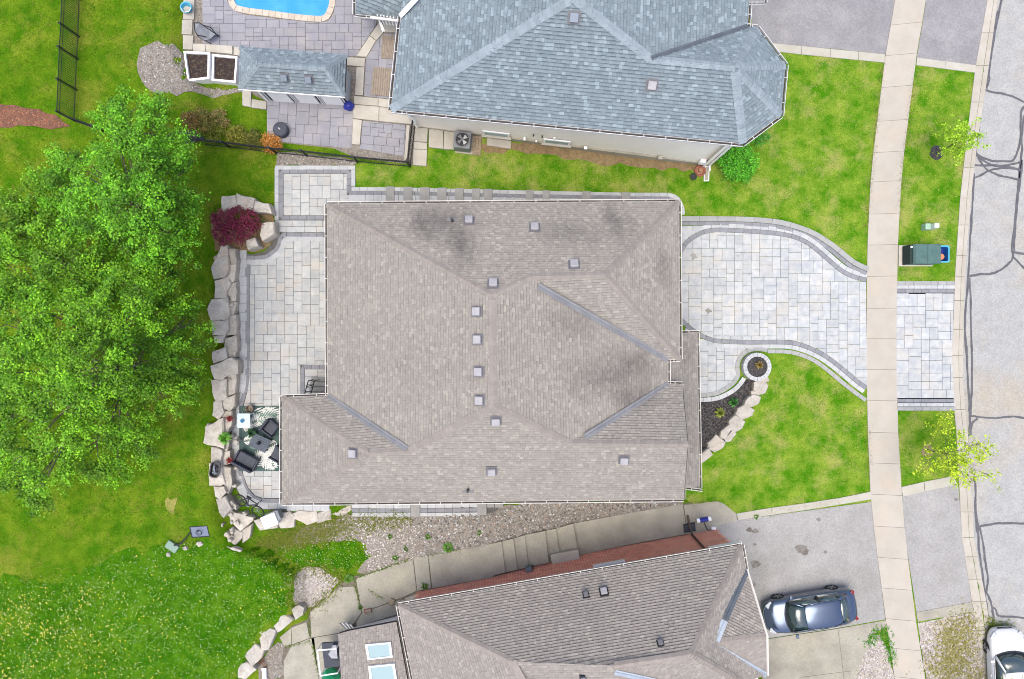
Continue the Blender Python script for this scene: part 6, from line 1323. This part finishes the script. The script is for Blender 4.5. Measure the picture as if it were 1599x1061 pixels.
prof = [(.42, 0), (.46, .25), (.3, .6), (.12, .9), (.03, 1.0)]; R_ = random.Random(2); b.lathe((0, 0, 0), prof, N_); b.v = [(v[0] * R_.uniform(.85, 1.15), v[1] * R_.uniform(.85, 1.15), v[2]) for v in b.v]; b.build('canopy', m_greenb, t, local=True); b = MB(); b.tube([(0, 0, -1), (0, 0, 1.05)], .025, 6); b.build('pole', m_black, t, local=True)
c_ = G(1098, 811); t = thing('blue_roll', 'blue and white wrapped roll lying on the concrete landing near the brick corner', 'roll', c_, math.radians(10)); b = MB(); b.tube([(-.28, 0, .12), (.26, 0, .12)], .12, 10); b.build('wrap', m_dblue, t, local=True)
for s_ in (-1, 1): b = MB(); b.tube([(s_ * .28 - .06 * s_, 0, .12), (s_ * .37, 0, .12)], .125, 10); b.build('end_band', m_white, t, local=True)
t = thing('garden_hose', 'thin dark hose running from the blue roll to the brick corner', 'hose', G(1102, 822)); b = MB(); b.tube([G(*p, .07) for p in sm([(1099, 814), (1101, 820), (1105, 827), (1112, 831), (1110, 826), (1118, 836)])], .022, 5); b.build('hose', m_black, t); b = MB(); b.box(G(1114, 825, .1), (.22, .14, .12)); b.build('tap_box', m_white, t)
t = thing('splash_block', 'dark wet splash tray under the brown downspout of the brick house', 'splash tray', G(1076, 822)); b = MB(); w4 = [G(*p, .05) for p in ((1067, 819), (1085, 816), (1086, 828), (1068, 831))]; b.hexa(w4[::-1], [p + Vector((0, 0, .05)) for p in w4[::-1]]); b.build('tray', m_charc, t); b = MB(); b.tube([w4[1] + Vector((0, 0, .09)), w4[0] + Vector((0, 0, .09)), w4[3] + Vector((0, 0, .09)), w4[2] + Vector((0, 0, .09))], .025, 4); b.build('rim', m_black, t)
t = thing('garden_post', 'short white post at the lower left corner of the stone edging', 'post', G(414, 1056)); b = MB(); w4 = [G(*p, .06) for p in ((411, 1043), (417, 1043), (418, 1075), (412, 1075))]; b.hexa(w4[::-1], [p + Vector((0, 0, .16)) for p in w4[::-1]]); b.build('post', m_white, t); b = MB(); w5 = [p.lerp(sum(w4, Vector((0, 0, 0))) / 4, -.12) + Vector((0, 0, .16)) for p in w4]; b.hexa([w5[0], w5[1], w5[1].lerp(w5[2], .08), w5[0].lerp(w5[3], .08)][::-1], [p + Vector((0, 0, .05)) for p in (w5[0], w5[1], w5[1].lerp(w5[2], .08), w5[0].lerp(w5[3], .08))][::-1]); b.build('post_cap', m_white, t)
t = thing('dead_plant', 'rusty dead plant between the boulders and the concrete at lower left', 'plant', G(409, 1035)); leaves('foliage', [tuple(G(409 + dx, 1035 + dy, .12)) for dx, dy in ((0, 0), (4, 3), (-4, 2), (2, -4), (-3, -3), (5, 6))], 16, .08, .07, S(140, 90, 70), S(196, 140, 110), m_leaf, t, seed=9); b = MB(); b.tube([G(409, 1035), G(411, 1033, .3)], .02, 4); b.build('stems', m_bark, t)
b = MB()

# ------------------------------------------------------------------ cars
def car(lab, p, rz, paint, L_=4.75, W_=1.82, group=None):
    t = thing('parked_car', lab, 'car', p, rz, group)
    hl = L_ / 2
    # stations along x: (x, half width, shoulder z, bonnet centre z)
    st = [(-hl, .58, .62, .70), (-hl + .07, .70, .74, .84), (-hl + .3, .82, .88, .98), (-hl + .75, .88, .93, 1.03), (-1.0, .905, .93, 1.0), (0, .91, .91, .95), (.9, .905, .89, .95), (1.25, .895, .86, .96), (1.7, .87, .80, .92), (hl - .35, .80, .70, .80), (hl - .12, .68, .58, .66), (hl, .48, .50, .55)]
    sc = W_ / 1.82; b = MB(); n = 11
    for x, w_, zs, zc in st:
        w_ *= sc; pr = [(-w_ * .93, .22), (-w_, .42), (-w_, zs * .82), (-w_ * .955, zs), (-w_ * .6, zc - .015), (0, zc), (w_ * .6, zc - .015), (w_ * .955, zs), (w_, zs * .82), (w_, .42), (w_ * .93, .22)]
        b.v += [(x, y, z) for y, z in pr]
    for i in range(len(st) - 1):
        for k in range(n - 1): a_ = i * n + k; b.f.append((a_, a_ + n, a_ + n + 1, a_ + 1)[::-1]); b.c.append((1, 1, 1))
    b.f.append(tuple(range(n))); b.f.append(tuple(range((len(st) - 1) * n, len(st) * n))[::-1]); b.c += [(1, 1, 1)] * 2
    for i in range(len(st) - 1): b.f.append((i * n, i * n + n - 1, (i + 1) * n + n - 1, (i + 1) * n)); b.c.append((1, 1, 1))
    o = b.build('body', paint, t, local=True, smooth=True); m = o.modifiers.new('s', 'SUBSURF'); m.levels = m.render_levels = 2
    bm = bmesh.new(); bm.from_mesh(o.data); bmesh.ops.recalc_face_normals(bm, faces=bm.faces); bm.to_mesh(o.data); bm.free()
    # roof skin
    rf = [(-1.30, .60, 1.33), (-1.05, .63, 1.405), (-.5, .655, 1.45), (0, .655, 1.455), (.38, .63, 1.42), (.56, .60, 1.375)]
    b = MB(); k_ = 7
    for x, w_, z in rf: b.v += [(x - .06 * (u * u), u * w_ * sc, z - .07 * u ** 4 - .012 * u * u) for u in (-1, -.7, -.35, 0, .35, .7, 1)]
    for i in range(len(rf) - 1):
        for k in range(k_ - 1): a_ = i * k_ + k; b.f.append((a_, a_ + k_, a_ + k_ + 1, a_ + 1)); b.c.append((1, 1, 1))
    o = b.build('roof', paint, t, local=True, smooth=True); m = o.modifiers.new('t', 'SOLIDIFY'); m.thickness = .03; m = o.modifiers.new('s', 'SUBSURF'); m.levels = m.render_levels = 2
    bm = bmesh.new(); bm.from_mesh(o.data); bmesh.ops.recalc_face_normals(bm, faces=bm.faces); 
    if sum(f.normal.z for f in bm.faces) < 0: bmesh.ops.reverse_faces(bm, faces=bm.faces)
    bm.to_mesh(o.data); bm.free()
    gl = MATS.get('car_glass') or mat('car_glass', S(52, 74, 76), bump=0, rough=.04, spec=.8, coat=1.)
    def panel(name, A, B, m_, nseg=6):     # ruled curved panel from line A to line B (each a list of points)
        b = MB(); n2 = len(A); b.v = [tuple(q) for q in A] + [tuple(q) for q in B]
        for i in range(n2 - 1): b.f.append((i, i + 1, n2 + i + 1, n2 + i)); b.c.append((1, 1, 1))
        o = b.build(name, m_, t, local=True, smooth=True); mm = o.modifiers.new('t', 'SOLIDIFY'); mm.thickness = .015; return o
    U = (-1, -.6, -.2, .2, .6, 1)
    panel('windscreen', [(.56 - .06 * u * u, u * .585 * sc, 1.368 - .05 * u ** 4) for u in U], [(1.36 - .2 * u * u, u * .74 * sc, .965 - .04 * u * u) for u in U], gl)
    panel('rear_window', [(-1.30 - .05 * u * u, u * .575 * sc, 1.325 - .05 * u ** 4) for u in U], [(-1.83 + .1 * u * u, u * .66 * sc, 1.035 - .03 * u * u) for u in U], gl)
    panel('cowl', [(1.36 - .2 * u * u, u * .75 * sc, .962 - .04 * u * u) for u in U], [(1.44 - .2 * u * u, u * .76 * sc, .955 - .04 * u * u) for u in U], m_black)
    for s_ in (-1, 1):
        panel('side_window', [(x, s_ * w_ * sc, z) for x, w_, z in ((-1.32, .63, 1.27), (-.85, .675, 1.345), (-.32, .69, 1.375))], [(x, s_ * w_ * sc, z) for x, w_, z in ((-1.38, .83, .97), (-.85, .85, .955), (-.32, .86, .945))], gl)
        panel('side_window', [(x, s_ * w_ * sc, z) for x, w_, z in ((-.22, .69, 1.375), (.2, .685, 1.365), (.5, .635, 1.315))], [(x, s_ * w_ * sc, z) for x, w_, z in ((-.22, .86, .945), (.4, .855, .935), (1.12, .82, .93))], gl)
        panel('door_pillar', [(-.32, s_ * .692 * sc, 1.378), (-.22, s_ * .692 * sc, 1.378)], [(-.32, s_ * .862 * sc, .945), (-.22, s_ * .862 * sc, .945)], m_black)
        panel('window_frame', [(x, s_ * w_ * sc, z) for x, w_, z in ((.5, .62, 1.345), (.56, .59, 1.365), (.6, .585, 1.36))], [(x, s_ * w_ * sc, z) for x, w_, z in ((1.10, .83, .935), (1.18, .81, .94), (1.26, .76, .945))], paint)
        panel('window_frame', [(x, s_ * w_ * sc, z) for x, w_, z in ((-1.22, .62, 1.335), (-1.3, .6, 1.32), (-1.36, .58, 1.3))], [(x, s_ * w_ * sc, z) for x, w_, z in ((-1.3, .845, .97), (-1.72, .8, 1.0), (-1.86, .66, 1.02))], paint)
        panel('roof_rail', [(x, s_ * w_ * sc, z) for x, w_, z in ((-1.30, .60, 1.32), (-.5, .66, 1.40), (0, .66, 1.405), (.56, .6, 1.355))], [(x, s_ * w_ * sc, z) for x, w_, z in ((-1.32, .64, 1.265), (-.5, .70, 1.355), (0, .70, 1.36), (.52, .645, 1.31))], paint)
        b = MB(); b.tube([(-1.38, s_ * .845 * sc, .972), (-.3, s_ * .872 * sc, .95), (1.1, s_ * .84 * sc, .938)], .014, 5); b.build('chrome_strip', m_chrome, t, local=True)
        b = MB(); b.box((.98, s_ * 1.0 * sc, .99), (.14, .2, .12)); b.build('mirror', paint, t, local=True, bevel=.03)
        for x in (-.95, .15): b = MB(); b.tube([(x - .1, s_ * .915 * sc, .80), (x - .05, s_ * .945 * sc, .80), (x + .05, s_ * .945 * sc, .80), (x + .1, s_ * .915 * sc, .80)], .015, 5); b.build('door_handle', m_chrome, t, local=True)
        b = MB(); b.box((hl - .33, s_ * .66 * sc, .665), (.36, .22, .1), -s_ * .55); b.build('headlight', m_chrome if False else mat('headlamp', S(210, 214, 220), bump=0, rough=.1) if 'headlamp' not in MATS else MATS['headlamp'], t, local=True, bevel=.03)
        b = MB(); b.box((-hl + .2, s_ * .62 * sc, .80), (.16, .3, .1), s_ * .45); b.build('taillight', mat('tail_red', S(150, 24, 34), bump=0, rough=.15) if 'tail_red' not in MATS else MATS['tail_red'], t, local=True, bevel=.03)
        for x in (-1.38, 1.42):
            b = MB(); b.lathe((0, 0, 0), [(.2, -.1), (.31, -.11), (.335, -.07), (.335, .07), (.31, .11), (.2, .1)], 24); b.v = [(v[0] + x, s_ * .785 * sc + v[2], v[1] + .335) for v in b.v]; o = b.build('wheel', m_rubber, t, local=True)
            b = MB()
            for k in range(5): a_ = k * 1.2566; b.box((x + .12 * math.cos(a_), s_ * .785 * sc + s_ * .115, .335 + .12 * math.sin(a_)), (.19, .03, .05), mat=Matrix.Rotation(-a_, 3, 'Y'))
            b.build('rim', m_chrome, o, local=True)
    b = MB(); b.box((hl - .03, 0, .5), (.06, .7 * sc, .14)); b.build('grille', m_black, t, local=True, bevel=.02)
    b = MB(); b.tube([(hl - .22, -.72 * sc, .66), (hl - .03, -.4 * sc, .60), (hl + .005, 0, .585), (hl - .03, .4 * sc, .60), (hl - .22, .72 * sc, .66)], .014, 5); b.build('chrome_strip', m_chrome, t, local=True)
    for y in (-.25, .3): b = MB(); b.tube([(1.38, y, .985), (1.22, y + .42, 1.06)], .012, 4); b.build('wiper', m_black, t, local=True)
    return t
pg = mat('car_paint_blue_grey', S(98, 114, 140), bump=0, rough=.2, metal=.8, coat=1., spec=.6)
car('glossy blue-grey sedan parked on the asphalt driveway beside the grey-brown roof', Vector((*P(1267, 956, .8)[:2], .035)), math.radians(189.5), pg)
pw = mat('car_paint_white', S(244, 244, 246), bump=0, rough=.3, coat=.6)
car('white car at the lower right corner, mostly cut off by the frame', Vector((*P(1581, 1060, .8)[:2], -.1)), math.radians(93), pw, 4.9, 1.9)
# ------------------------------------------------------------------ grass, flowers, loose stones (nobody could count these)
def inside(px, py, poly):
    r = np.zeros(len(px), bool); n = len(poly)
    for i in range(n):
        x0, y0 = poly[i]; x1, y1 = poly[(i + 1) % n]
        c = ((y0 > py) != (y1 > py))
        with np.errstate(divide='ignore', invalid='ignore'): r ^= c & (px < (x1 - x0) * (py - y0) / (y1 - y0 + 1e-12) + x0)
    return r
def topx(X, Y, Z): return X / (K * (H - Z)) + CX, CY - Y / (K * (H - Z))
EXCL.append([(511, 319), (1060, 315), (1062, 640), (1090, 640), (1090, 760), (1066, 780), (440, 786), (440, 621), (511, 620)])
EXCL.append([(640, 195), (1104, 258), (1180, 200), (1190, 60), (1150, -60), (600, -60)]); EXCL.append([(655, 924), (1117, 828), (1170, 880), (1200, 1100), (520, 1100), (540, 985)])
def vnoise(X, Y, seed, f0=.36):
    R = np.random.RandomState(seed + 100); o = 0; w_ = 0
    for i, a_ in enumerate((1., .8, .65, .5, .4)):
        g = R.uniform(0, 1, (64, 64)); u, v = (X * f0 * 2 ** i + 1000) % 63, (Y * f0 * 2 ** i + 1000) % 63; i0, j0 = u.astype(int), v.astype(int); fx, fy = u - i0, v - j0; fx, fy = fx * fx * (3 - 2 * fx), fy * fy * (3 - 2 * fy)
        o = o + a_ * (g[i0, j0] * (1 - fx) * (1 - fy) + g[i0 + 1, j0] * fx * (1 - fy) + g[i0, j0 + 1] * (1 - fx) * fy + g[i0 + 1, j0 + 1] * fx * fy); w_ += a_
    return o / w_
def blades(name, n, zone, c1, c2, c3, size, seed, label=None, spread=1.):
    R = np.random.RandomState(seed); X = R.uniform(-29, 29, n); Y = R.uniform(-19.5, 19.5, n); Z = gz(X, Y); px, py = topx(X, Y, Z)
    ok = zone(px, py)
    for q in EXCL:
        bx0, bx1 = min(p[0] for p in q), max(p[0] for p in q); by0, by1 = min(p[1] for p in q), max(p[1] for p in q)
        m_ = ok & (px > bx0) & (px < bx1) & (py > by0) & (py < by1); idx = np.nonzero(m_)[0]
        if len(idx): ok[idx[inside(px[idx], py[idx], q)]] = False
    X, Y, Z = X[ok], Y[ok], Z[ok]; n = len(X); P0 = np.stack([X, Y, Z + .005], 1)
    from math import pi
    V = np.empty((n, 3, 3, 3)); ang = R.uniform(0, 2 * pi, (n, 3)); l = size * R.uniform(.6, 1.3, (n, 3)); w_ = size * .16; l = l * (.45 + 1.1 * vnoise(X, Y, seed + 5, .5))[:, None]
    d = np.stack([np.cos(ang), np.sin(ang), np.zeros_like(ang)], 2); s_ = np.stack([-np.sin(ang), np.cos(ang), np.zeros_like(ang)], 2)
    off = R.uniform(-size, size, (n, 3, 3)) * spread; off[:, :, 2] = 0; o = P0[:, None, :] + off
    V[:, :, 0] = o - s_ * w_; V[:, :, 1] = o + s_ * w_; V[:, :, 2] = o + d * l[:, :, None] * .8; V[:, :, 2, 2] += l * .75
    lo = vnoise(X, Y, seed)
    k = np.clip((lo - .5) * 3. + .5 + R.normal(0, .22, n), 0, 1)[:, None]; col = np.asarray(c1)[None, :3] * (1 - k) + np.asarray(c2)[None, :3] * k
    t = (R.uniform(0, 1, n) < .05 + .85 * np.clip((vnoise(X + 50, Y, seed + 9, .7) - .57) * 7, 0, 1))[:, None]; col = np.where(t, np.asarray(c3)[None, :3], col) * R.uniform(.6, 1.4, n)[:, None]
    o = quick(name, V.reshape(-1, 3), np.arange(n * 9).reshape(-1, 3), m_blade, cols=np.repeat(col, 3, 0), kind='stuff')
    if label: o['label'] = label
WILDA = WILD
_rj = np.random.RandomState(3)
isw = lambda x, y: inside(x + _rj.normal(0, 6, len(x)), y + _rj.normal(0, 6, len(x)), WILDA)
front = lambda x, y: (x > 1075) | ((x > 555) & (y < 400) & (y > 200))
blades('grass', 150000, lambda x, y: front(x, y) & (y < 1000), S(64, 132, 10), S(150, 184, 58), S(194, 186, 116), .06, 1, 'mown bright green grass of the front lawns and verges')
blades('grass', 150000, lambda x, y: ~front(x, y) & ~isw(x, y) & (y < 960), S(62, 116, 12), S(124, 158, 32), S(172, 164, 80), .06, 2, 'mown olive green grass of the rear lawns')
blades('meadow_grass', 260000, isw, S(44, 108, 10), S(96, 158, 28), S(150, 190, 80), .085, 3, 'tall dark green unmown grass dotted with dandelions')
def dots(name, n, zone, cols, size, h, seed, label, dense=None):
    R = np.random.RandomState(seed); X = R.uniform(-29, 0, n); Y = R.uniform(-19.5, -6, n); Z = gz(X, Y); px, py = topx(X, Y, Z); ok = zone(px, py)
    if dense is not None: ok &= R.uniform(0, 1, n) < dense(px, py)
    X, Y, Z = X[ok], Y[ok], Z[ok]; n = len(X); a_ = np.arange(6) * np.pi / 3; s_ = size * R.uniform(.6, 1.3, n); z_ = Z + h * R.uniform(.7, 1.2, n)
    V = np.stack([X[:, None] + np.cos(a_)[None] * s_[:, None], Y[:, None] + np.sin(a_)[None] * s_[:, None], np.repeat(z_[:, None], 6, 1) + s_[:, None] * .25 * np.cos(a_)[None]], 2)
    c = np.asarray(cols)[R.randint(0, len(cols), n)][:, :3]
    o = quick(name, V.reshape(-1, 3), np.arange(n * 6).reshape(n, 6), m_leaf, cols=c, kind='stuff'); o['label'] = label
dots('dandelions', 12000, isw, [S(250, 226, 60), S(240, 214, 80), S(236, 232, 150)], .033, .12, 5, 'scattered yellow dandelion flowers in the unmown meadow', lambda x, y: np.clip(1.0 - x / 330, .08, 1) * np.where(y < 915, .25, 1) * (.35 + .65 * (np.sin(x * .05) * np.sin(y * .06 + x * .02) > -.1)))
dots('seed_heads', 15000, isw, [S(190, 205, 170), S(170, 190, 120), S(150, 180, 90)], .022, .12, 6, 'pale seed heads and clover flowers in the unmown meadow')
def stones(name, n, px_polys, cols, smin, smax, seed, label):
    R = np.random.RandomState(seed); VV = []; FF = []; CC = []; b0 = 0
    oct_ = np.array([[1, 0, 0], [0, 1, 0], [-1, 0, 0], [0, -1, 0], [0, 0, 1]]); ft = np.array([[0, 1, 4], [1, 2, 4], [2, 3, 4], [3, 0, 4]])
    for poly in px_polys:
        w2 = [G(*p) for p in poly]; x0, x1 = min(p.x for p in w2), max(p.x for p in w2); y0, y1 = min(p.y for p in w2), max(p.y for p in w2)
        m_ = int(n * (x1 - x0) * (y1 - y0)); X = R.uniform(x0, x1, m_); Y = R.uniform(y0, y1, m_); ok = inside(X, Y, [(p.x, p.y) for p in w2]); X, Y = X[ok], Y[ok]; Z = gz(X, Y) + .03; k = len(X)
        s_ = R.uniform(smin, smax, (k, 1, 1)) * R.uniform(.65, 1.25, (k, 1, 3)); s_[:, :, 2] *= .6
        an = R.uniform(0, 6.28, k); ca, sa = np.cos(an), np.sin(an); v = oct_[None] * s_
        vx = v[:, :, 0] * ca[:, None] - v[:, :, 1] * sa[:, None]; vy = v[:, :, 0] * sa[:, None] + v[:, :, 1] * ca[:, None]
        VV.append(np.stack([vx + X[:, None], vy + Y[:, None], v[:, :, 2] + Z[:, None]], 2).reshape(-1, 3)); FF.append((ft[None] + (b0 + np.arange(k) * 5)[:, None, None]).reshape(-1, 3)); b0 += k * 5
        c = np.asarray(cols)[R.randint(0, len(cols), k)][:, :3] * R.uniform(.6, 1.22, (k, 1)); CC.append(np.repeat(c, 4, 0))
    o = quick(name, np.concatenate(VV), np.concatenate(FF), m_peb, cols=np.concatenate(CC), kind='stuff'); o['label'] = label
gc = [S(172, 166, 158), S(150, 143, 136), S(204, 201, 197), S(120, 114, 110), S(168, 150, 136), S(162, 161, 160)]
gp = [S(208, 202, 196), S(184, 176, 172), S(228, 224, 220), S(156, 146, 140), S(200, 184, 172)]
stones('gravel', 170, [[(640, 806), (760, 802), (820, 787), (950, 784), (1062, 782), (1064, 788), (1000, 801), (896, 818), (770, 850), (660, 873), (650, 830)]], gc, .03, .075, 11, 'brown and grey gravel between the main house and the concrete steps')
stones('gravel', 190, [[(460, 846), (474, 830), (540, 808), (640, 806), (650, 830), (655, 873), (575, 893), (565, 845)], [(461, 899), (481, 889), (500, 888), (520, 899), (529, 905), (512, 928), (485, 948), (470, 950), (462, 935)]], gp, .02, .05, 12, 'pale gravel patches at the end of the concrete walk')
stones('gravel', 170, [[(236, 70), (268, 72), (286, 84), (295, 100), (298, 128), (266, 145), (240, 142), (223, 124), (217, 101), (224, 81)], [(300, 130), (378, 141), (380, 146), (300, 145)], [(435, 240), (553, 251), (551, 257), (435, 257)], ZO(R5, [(70, 910), (120, 860), (150, 865), (145, 960), (155, 1040), (65, 1070), (20, 1060)])], gc, .02, .05, 13, 'tan gravel beside the planting boxes and under the fence')
stones('gravel', 200, [ZO(R8, [(430, 805), (470, 805), (500, 865), (530, 965), (547, 1090), (295, 1090), (355, 960), (400, 852)]), ZO(R8, [(695, 735), (1015, 668), (1052, 840), (1100, 1090), (745, 1090)])], gp + [S(190, 180, 150)], .02, .05, 14, 'pinkish white gravel of the verge beside the sidewalk')
stones('mulch_chips', 260, [[(84, 0), (84, 0), (84, 0)]][:0] + [[(1094, 628), (1122, 624), (1150, 611), (1164, 594), (1184, 596), (1180, 610), (1166, 632), (1130, 681), (1094, 706)]], [S(60, 58, 60), S(92, 88, 88), S(44, 42, 46), S(120, 114, 110)], .02, .05, 15, 'black mulch chips in the front planting bed')
stones('mulch_chips', 260, [[(-8, 168), (22, 166), (60, 174), (86, 182), (106, 197), (80, 199), (30, 196), (-8, 196)]], [S(186, 116, 80), S(150, 92, 70), S(112, 86, 78), S(196, 148, 118), S(140, 100, 84)], .02, .055, 16, 'red wood mulch strip at the foot of the iron fence')
def fringe(name, polys, n, c1, c2, size, seed, label, sp=.13):      # sparse grass growing through gravel and along its edges
    R = np.random.RandomState(seed); V = []; C = []
    for poly in polys:
        w2 = [G(*p) for p in poly]; k = 0
        for i in range(len(w2)):
            p, q = w2[i], w2[(i + 1) % len(w2)]; m_ = int((q - p).length * n)
            for _ in range(m_):
                c = p.lerp(q, R.uniform()) + Vector((R.normal(0, sp), R.normal(0, sp), 0)); c.z = float(gz(c.x, c.y)) + .03
                for _ in range(3):
                    a_ = R.uniform(0, 6.28); d = Vector((math.cos(a_), math.sin(a_), .9)) * size * R.uniform(.5, 1.2); s_ = Vector((-math.sin(a_), math.cos(a_), 0)) * size * .17
                    V += [c - s_, c + s_, c + d]; f_ = R.uniform(); C.append([c1[j] * (1 - f_) + c2[j] * f_ for j in range(3)])
    V = np.array([tuple(v) for v in V]); o = quick(name, V, np.arange(len(V)).reshape(-1, 3), m_blade, cols=np.array(C), kind='stuff'); o['label'] = label
fringe('edge_grass', [[(455, 848), (470, 828), (540, 810), (640, 808)], [(400, 850), (430, 832), (470, 824), (540, 816), (450, 846)], [(459, 898), (480, 887), (500, 886), (520, 897), (531, 905), (512, 930), (485, 950), (470, 952), (460, 935)], [(418, 850), (520, 835), (480, 842), (420, 862)]], 90, S(96, 124, 40), S(170, 168, 84), .09, 21, 'patchy yellow-green grass round the gravel edges', .24)
fringe('edge_grass', [ZO(R8, [(440, 770), (505, 765), (545, 960), (530, 900), (480, 800), (390, 850), (400, 830)])], 55, S(60, 140, 30), S(120, 190, 60), .1, 22, 'green grass tip of the gravel wedge by the car driveway')
fringe('edge_grass', [ZO(R8, [(850, 760), (950, 700), (1010, 680), (1040, 860), (960, 800)]), ZO(R8, [(760, 960), (870, 900), (980, 950), (1060, 1050), (900, 1061), (800, 1020)]), ZO(R8, [(900, 760), (880, 900), (960, 960), (840, 1010)])], 110, S(150, 150, 70), S(206, 196, 120), .1, 23, 'dry yellow grass growing through the verge gravel', .42)
fringe('edge_grass', [ZO(R8, [(1110, 700), (1130, 760), (1120, 900), (1150, 1061), (1130, 850)]), ZO(R8, [(1120, 750), (1220, 740), (1250, 765), (1150, 770)])], 70, S(90, 130, 40), S(180, 190, 90), .1, 24, 'weeds along the gutter beside the white car')
fringe('crack_weeds', [ZO(R5, q) for q in ([(546, 500), (545, 545), (580, 680), (545, 545)], [(620, 570), (660, 590), (702, 622), (660, 590)], [(285, 690), (300, 830), (290, 760)], [(160, 882), (300, 850), (200, 872)], [(310, 860), (345, 1040), (320, 900)], [(550, 500), (700, 450), (860, 398), (700, 450)], [(945, 380), (1000, 370), (1120, 350), (1000, 368)])], 22, S(76, 116, 40), S(150, 170, 80), .07, 25, 'thin green weeds in the cracks of the concrete walk', .04)
fringe('edge_grass', [[(1060, 783), (1075, 790), (1090, 786), (1120, 783), (1090, 786)], [(1352, 360), (1358, 290), (1377, 100), (1358, 290)], [(1408, 260), (1428, 112), (1408, 260), (1403, 330)], [(1354, 660), (1357, 740), (1354, 660)], [(1160, 806), (1300, 784), (1160, 806)]], 26, S(120, 140, 60), S(176, 170, 100), .06, 26, 'dry grass along the sidewalk and drive edges', .1)
